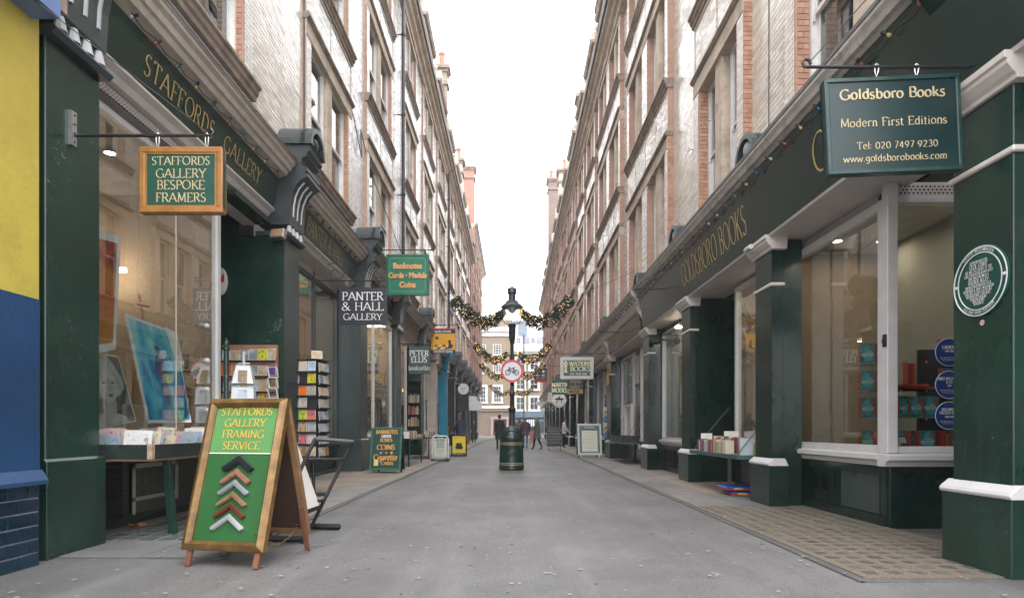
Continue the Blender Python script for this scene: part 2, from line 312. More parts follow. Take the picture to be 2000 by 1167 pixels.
def pen(mb, text, size, thick=.13, thin=.05, gap=.09, squeeze=1., align='c', serif=True, org=(0,0), arc=None, dz=.0006, depth=.002, nib=20):
    """Writes text in the local XY plane. org: baseline anchor. arc: (radius, centre angle in degrees, +1 outward / -1 inward)."""
    wd=[(GL[c][0] if c in GL else .34)*squeeze for c in text]; tot=sum(wd)+gap*(len(text)-1)
    x=-tot/2 if align=='c' else (0 if align=='l' else -tot)
    k=0
    for ch,w in zip(text,wd):
        if ch in GL:
            polys=[]
            for st in GL[ch][1].split(';'):
                p=st.split(); q=[float(a) for a in p[1:]]
                if p[0]=='L': polys.append(([(q[0],q[1]),(q[2],q[3])],int(q[4])))
                else:
                    n=max(4,int(abs(q[5]-q[4])/24)); polys.append(([(q[0]+q[2]*math.cos(R(q[4]+(q[5]-q[4])*i/n)),q[1]+q[3]*math.sin(R(q[4]+(q[5]-q[4])*i/n))) for i in range(n+1)],0))
            extra=[]
            if serif:
                for pts,fl in polys:
                    for bit,pt in ((1,pts[0]),(2,pts[-1])):
                        if fl&bit: extra.append(([(pt[0]-.11,pt[1]+(thin/2 if pt[1]<.3 else -thin/2)),(pt[0]+.11,pt[1]+(thin/2 if pt[1]<.3 else -thin/2))],0))
            for pts,_ in polys+extra:
                k+=1; z=depth+dz*(k%9)
                P=[Vector((a*squeeze,b)) for a,b in pts]; Lf=[];Rt=[]
                closed=len(P)>3 and (P[0]-P[-1]).length<1e-4
                for i,v in enumerate(P):
                    if closed: d=P[1]-P[-2] if i in (0,len(P)-1) else P[i+1]-P[i-1]
                    else: d=P[min(i+1,len(P)-1)]-P[max(i-1,0)]
                    if d.length<1e-6: d=Vector((1,0))
                    d.normalize(); th=math.atan2(d.y,d.x)
                    t=(thin+(thick-thin)*abs(math.sin(th-R(nib if abs(d.y)>.15 else 0))))/2; nrm=Vector((-d.y,d.x))*t
                    Lf.append(v+nrm); Rt.append(v-nrm)
                def place(v):
                    gx=(x+v.x)*size; gy=v.y*size
                    if arc:
                        r,a0,sg=arc; rr=r+gy*sg; a=R(a0)-sg*gx/r
                        return (org[0]+rr*math.cos(a),org[1]+rr*math.sin(a),z)
                    return (org[0]+gx,org[1]+gy,z)
                vs=[place(a) for a in Lf]+[place(a) for a in Rt]; n=len(Lf)
                mb.add(vs,[(n+i,n+i+1,i+1,i) for i in range(n-1)])
        x+=w+gap
    return tot*size
def letters(parent, M, lines, mat, name='lettering', **kw):
    """lines: (text, size, x, y[, extra kw]); M places the local XY plane."""
    for ln in lines:
        mb=MB(); k=dict(kw); k.update(ln[4] if len(ln)>4 else {})
        pen(mb, ln[0], ln[1], org=(ln[2],ln[3]), **k)
        mb.xf(M); mb.build(name, mat, parent, world=False, norm=False)
def letters_w(parent, M, lines, mat, name='lettering', **kw):
    for ln in lines:
        mb=MB(); k=dict(kw); k.update(ln[4] if len(ln)>4 else {})
        pen(mb, ln[0], ln[1], org=(ln[2],ln[3]), **k)
        mb.xf(M); mb.build(name, mat, parent, world=True, norm=False)
def sans(text, size, mat, parent, M, name='lettering', ext=.004, off=.0):
    cu=bpy.data.curves.new('t','FONT'); cu.body=text; cu.size=size; cu.align_x='CENTER'; cu.align_y='CENTER'; cu.extrude=ext; cu.offset=off; cu.resolution_u=3
    o=bpy.data.objects.new('t',cu); me=bpy.data.meshes.new_from_object(o); bpy.data.objects.remove(o); bpy.data.curves.remove(cu)
    me.transform(M); me.materials.clear(); me.materials.append(mat); me.name=name
    ob=bpy.data.objects.new(name,me); COL.objects.link(ob); ob.parent=parent; return ob
def frameM(o,ux,uy):
    ux=Vector(ux).normalized(); uy=Vector(uy).normalized(); uz=ux.cross(uy); M=Matrix.Identity(4)
    for i in range(3): M[i][0]=ux[i]; M[i][1]=uy[i]; M[i][2]=uz[i]; M[i][3]=o[i]
    return M
FRONT=frameM((0,0,0),(1,0,0),(0,0,1))     # local plane facing -Y (the camera)

# ------------------------------------------------------------------ ground
def ground():
    m,t,n,l,b=newmat('worn asphalt'); g=n.new('ShaderNodeNewGeometry'); P=g.outputs['Position']
    a=noise(n,l,P,.55,7,.65); ra=ramp(n,l,a.outputs[0],[(.32,(.092,.090,.091)),(.5,(.128,.126,.127)),(.68,(.170,.166,.167))])
    sp=noise(n,l,P,130,3,.6); rs=ramp(n,l,sp.outputs[0],[(.36,(.5,.5,.5)),(.54,(1,1,1)),(.68,(1.6,1.58,1.55))])
    c=mix(n,l,1.,ra.outputs[0],rs.outputs[0],'MULTIPLY')
    d=noise(n,l,P,2.6,8,.72); rd=ramp(n,l,d.outputs[0],[(.5,(0,0,0)),(.68,(.5,.5,.5))]); c=mix(n,l,rd.outputs[0],c,(.085,.082,.08)); mq=n.new('ShaderNodeMapping'); mq.inputs['Scale'].default_value=(2.2,.16,1); l.new(P,mq.inputs[0]); q1=noise(n,l,mq.outputs[0],1.0,5,.6); q2=ramp(n,l,q1.outputs[0],[(.5,(0,0,0)),(.66,(.45,.45,.45))]); c=mix(n,l,q2.outputs[0],c,(.175,.17,.172))
    v=n.new('ShaderNodeTexVoronoi'); v.inputs['Scale'].default_value=9; l.new(P,v.inputs['Vector']); rv=ramp(n,l,v.outputs['Distance'],[(.05,(.6,.6,.6)),(.075,(0,0,0))])
    v2=noise(n,l,P,1.1,2); rv2=ramp(n,l,v2.outputs[0],[(.5,(0,0,0)),(.56,(1,1,1))]); f=mix(n,l,1.,rv.outputs[0],rv2.outputs[0],'MULTIPLY')
    c=mix(n,l,f,c,(.21,.21,.21)); l.new(c,b.inputs['Base Color']); b.inputs['Roughness'].default_value=.62
    bp=n.new('ShaderNodeBump'); bp.inputs['Strength'].default_value=.45; bp.inputs['Distance'].default_value=.004; l.new(sp.outputs[0],bp.inputs['Height']); l.new(bp.outputs[0],b.inputs['Normal'])
    MB().add([(-300,-60,-.03),(300,-60,-.03),(300,400,-.03),(-300,400,-.03)],[(0,1,2,3)]).build('ground',pm('outer ground',(.16,.16,.16),.8,space='World',scale=.2),None,at=(0,0,0)); tag(bpy.data.objects['ground'],kind='structure')
    mb=MB(); xs=[-3.9+i*.195*2 for i in range(21)]; ys=[-9+i*1.0 for i in range(100)]
    vs=[(x,y,.012*math.sin(x*1.7+.4*y)*math.sin(y*.33)*.4) for y in ys for x in xs]; k=len(xs)
    mb.add(vs,[(j*k+i,j*k+i+1,(j+1)*k+i+1,(j+1)*k+i) for j in range(len(ys)-1) for i in range(k-1)])
    o=mb.build('road',m,None,at=(0,0,0),smooth=True); tag(o,kind='structure')
    cross=MB().box(-60,60,90-13,90-2.6,-.025,.004).build('cross_street',pm('cross street asphalt',(.15,.15,.155),.8,space='World'),None); tag(cross,kind='structure')
    MB().box(-60,60,90-2.6,90.4,-.025,.12,0).build('far_pavement',pm('far pavement',(.24,.23,.22),.8,space='World'),None); tag(bpy.data.objects['far_pavement'],kind='structure')
    # pavements
    PV=pm('pavement slab',(.185,.17,.155),.7,var=.2,scale=1.4,dirt=.5,dirtcol=(.12,.11,.1),bump=.3,bscale=90,space='World')
    PV2=pm('warm pavement slab',(.22,.18,.14),.7,var=.2,scale=1.4,dirt=.45,dirtcol=(.14,.12,.1),bump=.3,bscale=90,space='World')
    PV3=pm('grey pavement slab',(.145,.142,.142),.7,var=.2,scale=1.4,dirt=.5,dirtcol=(.1,.1,.1),bump=.3,bscale=90,space='World')
    JO=pm('pavement joint',(.09,.085,.08),.9,bump=.2,space='World')
    for s,xe in ((1,2.42),(-1,2.36)):
        y0=4.2 if s>0 else 4.9
        o=MB().box(min(s*xe,s*5.2),max(s*xe,s*5.2),y0,76,-.003,.010).build('pavement',JO,None); tag(o,kind='structure')
        mb_meshes={}
        rnd=random.Random(5+s)
        y=8.15 if s>0 else 4.93
        while y<76:
            L=rnd.choice([.75,.9,1.1,1.3,1.5]); x=xe+.05
            if L+y>76: break
            row=0
            while x<4.35:
                w=[.62,.68,.62][row] if row<3 else .6
                key=(L,w); 
                if y<30 or True:
                    m=rnd.choice([PV,PV,PV2,PV3] if s>0 else ([PV2,PV2,PV,PV3] if 9.2<y<14 else ([PV3,PV3,PV] if y<9.2 else [PV,PV3,PV,PV2])))
                    kk=(key,m.name)
                    if kk not in mb_meshes: mb_meshes[kk]=MB().box(-w/2+.005,w/2-.005,-L/2+.005,L/2-.005,0,.014).mesh('paving_slab',m,bev=.003)
                    inst(mb_meshes[kk],'paving_slab',o,(s*(x+w/2),y+L/2,.004+rnd.uniform(0,.003)),rot=(rnd.uniform(-.002,.002),rnd.uniform(-.002,.002),0))
                x+=w; row+=1
            y+=L
        if s>0:
            # pavement lights: concrete grid with dark lenses
            AG=pm('brown pebble concrete',(.150,.122,.095),.75,var=.4,scale=55,dirt=.45,dirtcol=(.12,.1,.08),bump=.6,bscale=160,space='World')
            LN=pm('dark green glass lens',(.088,.09,.078),.45,var=.6,scale=3,dirt=.3,dirtcol=(.2,.19,.16),bump=.15,space='World')
            MB().box(2.46,3.98,4.23,6.15,.004,.018).build('pavement_light_panel',AG,o); MB().box(2.46,3.98,6.17,8.12,.004,.018).build('pavement_light_panel',AG,o)
            me=MB().lathe((0,0,0),[(.060,0),(.062,.005),(.0001,.007)],4).mesh('lens',LN)
            for i in range(8):
                for j in range(22):
                    yy=4.36+j*.172; 
                    if abs(yy-6.16)<.08: continue
                    inst(me,'glass_lens',o,(2.58+i*.172+(.086 if j%2 else 0)*0,yy,.0155),rot=(0,0,R(45)))
        else:
            LN=pm('grey green glass lens',(.10,.13,.12),.2,var=.4,scale=3,dirt=.3,dirtcol=(.2,.19,.16),bump=.15,space='World')
            me=MB().box(-.07,.07,-.07,.07,0,.005).mesh('lens',LN)
            for i in range(5):
                for j in range(11): inst(me,'glass_lens',o,(-3.05-i*.19,5.7+j*.19,.0200))
    kb=MB(); kb.box(2.385,2.425,4.15,76,-.004,.014); kb.box(2.385,3.95,4.15,4.2,-.004,.013); kb.box(-2.37,-2.34,4.9,76,-.004,.013)
    tag(kb.build('kerb',pm('dark kerb edging',(.085,.085,.09),.7,space='World',bump=.3),None,bev=.004),kind='structure')
    # chewing gum, leaves, twigs
    rnd=random.Random(3); g1=MB()
    for i in range(520):
        y=3.3+11*rnd.random()**1.5; x=rnd.uniform(-3.3,3.3); r=rnd.uniform(.006,.019)*(1+.2*(y-3)/6)
        n=6; a=rnd.random(); c=[(x+r*math.cos(a+j*math.pi/3)*rnd.uniform(.7,1.2),y+r*math.sin(a+j*math.pi/3)*rnd.uniform(.7,1.2),.0135) for j in range(n)]
        g1.add([(p[0],p[1],p[2]+(.006 if x>2.3 or x<-2.3 else -.002)) for p in c],[tuple(range(n))])
    tag(g1.build('chewing_gum',pm('trodden chewing gum',(.30,.295,.285),.7,bump=0,var=.35,scale=1.5,space='World'),None),kind='stuff')
    g2=MB()
    for i in range(95):
        y=3.4+12*rnd.random()**1.6; x=rnd.uniform(-3.2,3.2); a=rnd.random()*6.28; L=rnd.uniform(.02,.09); w=rnd.choice([.003,.004,.018,.026]);
        if w>.01: L=rnd.uniform(.02,.045)
        d=Vector((math.cos(a),math.sin(a),0)); q=Vector((-d.y,d.x,0))*w/2; c=Vector((x,y,.02))
        g2.add([c-d*L/2,c-q*1.2+Vector((0,0,.006)),c+d*L/2+Vector((0,0,.004)),c+q],[(0,1,2,3)])
    tag(g2.build('fallen_leaves',pm('dead leaf and twig',(.07,.045,.03),.8,bump=0),None),kind='stuff')
ground()
# ------------------------------------------------------------------ upper storeys
WINC={}
SASH=pm('painted sash window',(.66,.65,.63),.35,var=.1,scale=4,dirt=.2,dirtcol=(.25,.23,.2),bump=.05)
BLIND=pm('cream roller blind',(.5,.46,.38),.8,bump=0); CURT=pm('grey net curtain',(.3,.3,.3),.9,bump=0)
def window_unit(parent, s, X, yc, z0, w, h, deep=True, blind=0, name='window'):
    """Sash window standing in the plane |x|=X, centred on yc."""
    key=(s,round(w,2),round(h,2),deep)
    if key not in WINC:
        f=MB(); t=.055; a,b=-w/2,w/2
        def B(x0,x1,y0,y1,z0_,z1_): f.box(min(s*x0,s*x1),max(s*x0,s*x1),y0,y1,z0_,z1_)
        B(0,.12,a,a+t,0,h); B(0,.12,b-t,b,0,h); B(0,.12,a+t,b-t,0,t*1.2); B(0,.12,a+t,b-t,h-t,h)
        mz=h*.5; q=.045
        B(.03,.07,a+t,b-t,mz-.03,mz+.03)
        B(.03,.07,a+t,a+t+q,mz+.03,h-t); B(.03,.07,b-t-q,b-t,mz+.03,h-t)
        B(.075,.11,a+t,a+t+q,t*1.2,mz-.03); B(.075,.11,b-t-q,b-t,t*1.2,mz-.03); B(.075,.11,a+t,b-t,t*1.2,t*1.2+.07)
        B(.012,.03,a+t+.004,a+t+.04,mz-.11,mz-.03); B(.012,.03,b-t-.04,b-t-.004,mz-.11,mz-.03)
        fm=f.mesh('window',SASH)
        p=MB(); p.box(min(s*.05,s*.056),max(s*.05,s*.056),a+t,b-t,mz+.02,h-t); p.box(min(s*.09,s*.096),max(s*.09,s*.096),a+t,b-t,t,mz-.02)
        gm=p.mesh('pane',GLASSU)
        WINC[key]=(fm,gm)
    fm,gm=WINC[key]
    o=inst(fm,name,parent,(s*X,yc,z0)); g=inst(gm,'pane',o,(s*X,yc,z0))
    if blind:
        bk=(s,round(w,2),round(h*blind,1),'b')
        if bk not in WINC: WINC[bk]=MB().box(min(s*.16,s*.17),max(s*.16,s*.17),-w/2+.05,w/2-.05,-h*blind,0).mesh('blind',BLIND)
        inst(WINC[bk],'blind',o,(s*X,yc,z0+h))
    return o
def sx(s,mb,x0,x1,y0,y1,z0,z1,mi=0): mb.box(min(s*x0,s*x1),max(s*x0,s*x1),y0,y1,z0,z1,mi)
def prof(s,mb,pts,y0,y1,mi=0): mb.ext([(s*a,b) for a,b in pts],y0,y1,'y',mi)

def upper(name,label,s,Y0,Y1,Xw,Xb,bays,floors,zb,ztop,brick,orange,attic=True,rnd=random.Random(1),reveal=True,cat='building'):
    """bays: (y0,y1,number of lights). floors: (sill top, window head)."""
    root=thing(name,label,cat,(s*(Xw+2),(Y0+Y1)/2,0))
    wall=MB(); pan=MB()
    def one(nm,mats,fn):
        q=MB(); fn(q); return q.build(nm,mats,root)
    ys=[Y0]+[v for b in bays for v in b[:2]]+[Y1]
    for i in range(0,len(ys),2):
        if ys[i+1]-ys[i]>.02: sx(s,wall,Xw,Xw+.4,ys[i],ys[i+1],zb,ztop)
    sx(s,pan,Xw+1.1,Xw+7,Y0+.02,Y1-.02,zb-.3,ztop)     # near-black block painted dark in place of the unlit rooms
    spots=[]
    for (a,b,n) in bays:
        p=.26; groups=n//2
        mull=.34 if n<=2 else .3; mid=.62
        lw=((b-a)-2*p-(groups-1)*mid-groups*mull)/n
        cols=[]; y=a+p; solids=[(a,a+p)]; mulls=[]
        for g in range(groups):
            cols.append((y,y+lw)); mulls.append((y+lw,y+lw+mull)); cols.append((y+lw+mull,y+2*lw+mull)); y+=2*lw+mull
            if g<groups-1: solids.append((y,y+mid)); y+=mid
        solids.append((b-p,b))
        prev=zb
        for fi,(zs,zh) in enumerate(floors):
            # spandrel under the window
            sx(s,wall,Xb+.05,Xw+.4,a+.001,b-.001,prev,zs-.22)
            if fi>0:
                npn=n; pw=(b-a)/npn
                for k in range(npn):
                    ya,yb=a+k*pw+.07,a+(k+1)*pw-.07
                    sx(s,wall,Xb+.012,Xb+.05,ya,yb,prev+.1,zs-.32)
                for k in range(npn+1):
                    yy=a+k*pw; sx(s,wall,Xb,Xb+.05,max(a,yy-.045),min(b,yy+.045),prev,zs-.22)
                sx(s,wall,Xb,Xb+.05,a,b,zs-.29,zs-.22); 
            # window zone: piers, mullions
            for (u,v) in solids: sx(s,wall,Xb,Xw+.4,u,v,zs-.0,zh)
            for (u,v) in mulls: one('mullion',STONE,lambda q: sx(s,q,Xb+.05,Xw+.2,u,v,zs,zh))
            # orange brick: near return of the bay and the far jambs
            one('brick_quoin',orange,lambda q: sx(s,q,Xb+.002,Xw+.1,a-.012,a-.0005,prev,zh))
            for g in range(groups):
                v=cols[2*g+1][1]; u=cols[2*g][0]; one('brick_jamb',orange,lambda q: sx(s,q,Xb+.006,Xw+.15,v-.05,v-.0005,zs,zh)); one('brick_jamb',orange,lambda q: sx(s,q,Xb+.006,Xw+.15,u+.0005,u+.03,zs,zh))
            # sill
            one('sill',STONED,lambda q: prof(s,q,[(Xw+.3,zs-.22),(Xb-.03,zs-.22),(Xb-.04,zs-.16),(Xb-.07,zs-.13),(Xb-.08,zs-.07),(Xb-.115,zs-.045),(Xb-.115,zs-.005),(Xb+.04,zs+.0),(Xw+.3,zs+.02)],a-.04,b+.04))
            if fi<len(floors)-1 or True:
                one('lintel',STONE,lambda q: sx(s,q,Xb-.01,Xw+.3,a-.012,b+.012,zh,zh+.28))
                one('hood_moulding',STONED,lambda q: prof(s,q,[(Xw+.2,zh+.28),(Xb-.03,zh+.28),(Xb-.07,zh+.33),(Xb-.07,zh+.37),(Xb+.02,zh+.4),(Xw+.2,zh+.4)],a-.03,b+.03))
            prev=zh+.4
            for (u,v) in cols:
                bl=rnd.choice([0,0,0,.3,.5,.15])
                spots.append((u+.05,v-.05,zs,zh,bl))
        sx(s,wall,Xb+.02,Xw+.4,a+.001,b-.001,prev,ztop)
    wall.build('wall',brick,root,norm=False)
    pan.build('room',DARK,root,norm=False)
    for (u,v,zs,zh,bl) in spots: window_unit(root,s,Xw+.03,(u+v)/2,zs,v-u,zh-zs,blind=bl)
    # eaves
    ev=MB(); prof(s,ev,[(Xw+.3,ztop),(Xb-.05,ztop),(Xb-.09,ztop+.12),(Xb-.2,ztop+.2),(Xb-.24,ztop+.3),(Xb-.36,ztop+.36),(Xb-.4,ztop+.42),(Xw+.3,ztop+.46)],Y0+.01,Y1-.01)
    ev.build('cornice',[STONE],root)
    gt=MB(); prof(s,gt,[(Xb-.34,ztop+.43),(Xb-.46,ztop+.45),(Xb-.5,ztop+.58),(Xb-.34,ztop+.6)],Y0+.01,Y1-.01); gt.build('gutter',LEAD,root)
    if attic:
        rf=MB(); prof(s,rf,[(Xw+.1,ztop+.46),(Xw+1.6,ztop+3.6),(Xw+6,ztop+4.2),(Xw+6,ztop+.3)],Y0+.02,Y1-.02); rf.build('roof',SLATE,root)
        for bi,(a,b,n) in enumerate(bays):
            d=MB(); w=(b-a); h=2.6; z=ztop+.46; c=(a+b)/2; am=a+.15; bm=b-.15
            d.box(min(s*Xb,s*(Xw+1.6)),max(s*Xb,s*(Xw+1.6)),am,am+.35,z,z+h); sx(s,d,Xb,Xw+1.6,bm-.35,bm,z,z+h); sx(s,d,Xb,Xw+1.6,c-.15,c+.15,z,z+h-.4)
            sx(s,d,Xb+.001,Xw+1.6,am+.35,bm-.35,z,z+.55); sx(s,d,Xb+.001,Xw+1.6,am+.35,bm-.35,z+h-.5,z+h-.001)
            prof(s,d,[(Xw+1.6,z+h),(Xb-.1,z+h),(Xb-.18,z+h+.14),(Xw+1.6,z+h+.16)],am-.08,bm+.08,1)
            # gable
            sc=[(am,z+h+.16),(bm,z+h+.16),(bm,z+h+.5),(c+w*.22,z+h+.62),(c+w*.2,z+h+1.0),(c+.18,z+h+1.18),(c,z+h+1.5),(c-.18,z+h+1.18),(c-w*.2,z+h+1.0),(c-w*.22,z+h+.62),(am,z+h+.5)]
            d.ext(sc,min(s*Xb,s*(Xb+.35)),max(s*Xb,s*(Xb+.35)),'x',0)
            d.lathe((s*(Xb+.17),am+.17,z+h+.5),[(.12,0),(.05,.1),(.13,.25),(.1,.38),(0,.48)],8,0)
            do=d.build('dormer',[pm('pale stone gable',(.5,.42,.33),.75,var=.18,dirt=.4,dirtcol=(.24,.17,.12),bump=.2,space='World'),STONED],root)
            for (u,v) in ((am+.35,c-.15),(c+.15,bm-.35)): window_unit(do,s,Xb+.14,(u+v)/2,z+.55,v-u,h-1.05)
    return root
def chimney(root,x0,x1,y0,y1,z0,z1,mat,pots=3):
    c=MB(); c.box(x0,x1,y0,y1,z0,z1); ch=c.build('chimney',mat,root,norm=False)
    k=MB(); k.box(x0-.1,x1+.1,y0-.1,y1+.1,z1-.75,z1-.6); k.box(x0-.08,x1+.08,y0-.08,y1+.08,z1,z1+.15); k.box(x0-.18,x1+.18,y0-.18,y1+.18,z1+.15,z1+.35); k.build('chimney_cap',STONED,root)
    for i in range(pots):
        x=x0+(x1-x0)*(i+.5)/pots
        MB().lathe((x,(y0+y1)/2,z1+.35),[(.17,0),(.2,.08),(.15,.15),(.14,.7),(.19,.76),(.19,.86),(.13,.9)],10).build('chimney_pot',pm('terracotta pot',(.42,.17,.1),.7,bump=.1),root)
FLL=[(6.08,8.35),(9.85,12.15),(13.6,15.55)]
FLR=[(5.0,7.58),(9.2,11.5),(12.98,14.8)]
rl=random.Random(11)
UL=[]
L1=upper('terrace_building','tall glazed brick terrace over the picture framing gallery, nearest on the left side',-1,4.75,20.35,3.87,3.80,[(5.3,8.85,2),(11.15,14.28,2),(15.8,19.25,2)],FLL,5.22,15.75,GLAZEL,ORANGE,rnd=rl)
L2=upper('terrace_building','white glazed brick terrace between the two drainpipes, above the blue shopfront',-1,20.4,35,3.87,3.80,[(21.2,24.1,2),(25.8,29.1,2),(30.7,34.3,2)],FLL,5.22,15.75,GLAZEL,ORANGE,rnd=rl)
L3=upper('terrace_building','far glazed brick terrace behind the left end of the hanging garlands',-1,35.05,54.8,3.87,3.80,[(36,39,2),(40.6,43.8,2),(45.4,48.6,2),(50.2,53.6,2)],FLL,5.22,15.75,GLAZEL,ORANGE,rnd=rl)
L4=upper('terrace_building','red brick corner building closing the left side of the lane',-1,54.85,73.5,3.75,3.66,[(56,59,2),(60.5,63.5,2),(65,68,2),(69.5,72.5,2)],FLL+[(17.2,19.0)],5.22,19.3,REDB,REDB,attic=False,rnd=rl)
R1=upper('terrace_building','buff glazed brick terrace over the bookshop, nearest on the right side',1,3.2,19.55,3.75,3.60,[(4.6,8.0,2),(9.44,12.0,2),(14.04,18.97,4)],FLR,4.3,15.0,GLAZE,ORANGE,rnd=rl)
R2=upper('terrace_building','orange and cream brick terrace above the white framed bookshop board',1,19.6,34.0,3.75,3.60,[(20.3,25.4,4),(26.5,29.5,2),(30.5,33.4,2)],FLR,4.3,15.0,GLAZE,ORANGE,rnd=rl)
R3=upper('terrace_building','far orange brick terrace behind the right end of the hanging garlands',1,34.05,54,3.75,3.60,[(34.6,38.4,4),(39.6,42.6,2),(44,47.6,4),(49,52.4,2)],FLR,4.3,15.0,ORANGE,ORANGE,rnd=rl)
R4=upper('terrace_building','furthest brick terrace at the right end of the lane with the tall chimney',1,54.05,73.5,3.75,3.60,[(55,58,2),(59.4,62.6,2),(64,67,2),(68.6,72,2)],FLR,4.3,15.0,ORANGE,REDB,rnd=rl)
chimney(L1,-5.2,-3.9,19.2,20.1,15.9,19.6,STONE,3); chimney(L2,-4.6,-3.9,33.4,34.4,16,19.3,STONE,1); chimney(L2,-5.0,-3.75,34.42,34.98,16,21.4,brickmat('sooty stone chimney',(.33,.29,.23),(.27,.23,.18),(.2,.18,.15),rough=.8,tilt=.2),2)
chimney(L3,-4.9,-3.7,44.4,45.2,16,20.6,STONE,2)
chimney(L4,-4.75,-3.5,54.9,56.0,18,24.6,REDB,0)
chimney(R4,3.35,4.5,56.0,57.2,15.4,24.0,brickmat('purple brown chimney brick',(.24,.17,.15),(.2,.14,.13),(.24,.2,.18),rough=.8,tilt=.2),2)
chimney(R3,3.75,4.9,34.1,34.8,15.4,19.6,STONE,1); chimney(R3,3.7,4.7,48,48.9,15.4,21.4,STONE,1); chimney(R2,3.8,4.8,26,26.6,15.4,19.3,STONE,1)
# individually laid glazed bricks on the two nearest stretches of wall, orange bricks on the nearest jambs
def laid(root,s,Xf,y0,y1,z0,z1,mats,limit,L=.225,H=.075,face='x',name='glazed_brick',seed=1,order=None):
    rnd=random.Random(seed); G=.0032; pos=[]
    row=0; z=z0
    while z+H<=z1+1e-6:
        y=y0-(L/2 if row%2 else 0)
        while y<y1-.02:
            a=max(y,y0); b=min(y+L,y1)
            if b-a>.03: pos.append((a,b,z))
            y+=L
        z+=H; row+=1
    me={}
    for i,(a,b,z) in enumerate(pos[:limit]):
        w=round(b-a,3); k=(w,rnd.randrange(len(mats)))
        if k not in me:
            t=.010
            if face=='x': me[k]=MB().box(-t,t,-w/2+G,w/2-G,-H/2+G,H/2-G).mesh(name,mats[k[1]],bev=.002)
            else: me[k]=MB().box(-w/2+G,w/2-G,-t,t,-H/2+G,H/2-G).mesh(name,mats[k[1]],bev=.002)
        ra=rnd.gauss(0,.011); rb=rnd.gauss(0,.011)
        if face=='x': inst(me[k],name,root,(s*Xf,(a+b)/2,z+H/2),rot=(0,ra,rb))
        else: inst(me[k],name,root,(s*(a+b)/2,Xf,z+H/2),rot=(ra,0,rb))
    if pos[limit:]:
        mb=MB()
        for (a,b,z) in pos[limit:]:
            t=.010; M=Matrix.Translation((s*Xf,(a+b)/2,z+H/2))@Matrix.Rotation(rnd.gauss(0,.011),4,'Y')@Matrix.Rotation(rnd.gauss(0,.011),4,'Z')
            mb.box(-t,t,-(b-a)/2+G,(b-a)/2-G,-H/2+G,H/2-G,rnd.randrange(len(mats)),M)
        tag(mb.build('brick_field',mats,root,norm=False),kind='stuff')
laid(L1,-1,3.868,8.9,11.1,5.45,9.9,GB,300,seed=2)
laid(R1,1,3.748,8.02,9.42,4.80,9.0,GB,300,seed=3)
laid(R1,1,3.748,12.02,14.02,4.80,9.6,GB,0,seed=4)
OBm=OB
laid(R1,1,9.426,3.603,3.75,4.85,7.9,OBm,99,L=.147,face='y',name='orange_brick',seed=5)
laid(R1,1,11.685,3.62,3.77,5.05,7.55,OBm,60,L=.15,face='y',name='orange_brick',seed=6)
laid(R1,1,7.685,3.62,3.77,5.05,7.55,OBm,60,L=.15,face='y',name='orange_brick',seed=7)
laid(R1,1,14.026,3.603,3.75,4.85,8.6,OBm,60,L=.147,face='y',name='orange_brick',seed=8)
laid(L1,-1,8.535,3.82,3.93,6.1,8.3,OBm,60,L=.11,face='y',name='orange_brick',seed=9)
laid(L1,-1,13.965,3.82,3.93,6.1,8.3,OBm,60,L=.11,face='y',name='orange_brick',seed=10)
# drainpipes
def pipe(Y,lab):
    mb=MB(); mb.tube([(-3.68,Y,4.9),(-3.68,Y,16.0)],.055,10)
    for z in (6.2,8.9,11.6,14.3): mb.lathe((-3.68,Y,z),[(.075,0),(.075,.09)],10); mb.box(-3.87,-3.68,Y-.015,Y+.015,z+.03,z+.06)
    mb.lathe((-3.68,Y,15.9),[(.06,0),(.16,.2),(.16,.35)],8)
    tag(mb.build('drainpipe',pm('blue black drainpipe paint',(.02,.024,.035),.35),None),lab,'drainpipe')
pipe(20.37,'long black drainpipe running down the white brick wall above the banknotes sign'); pipe(35.02,'second black drainpipe, further down the lane, behind the first garland')
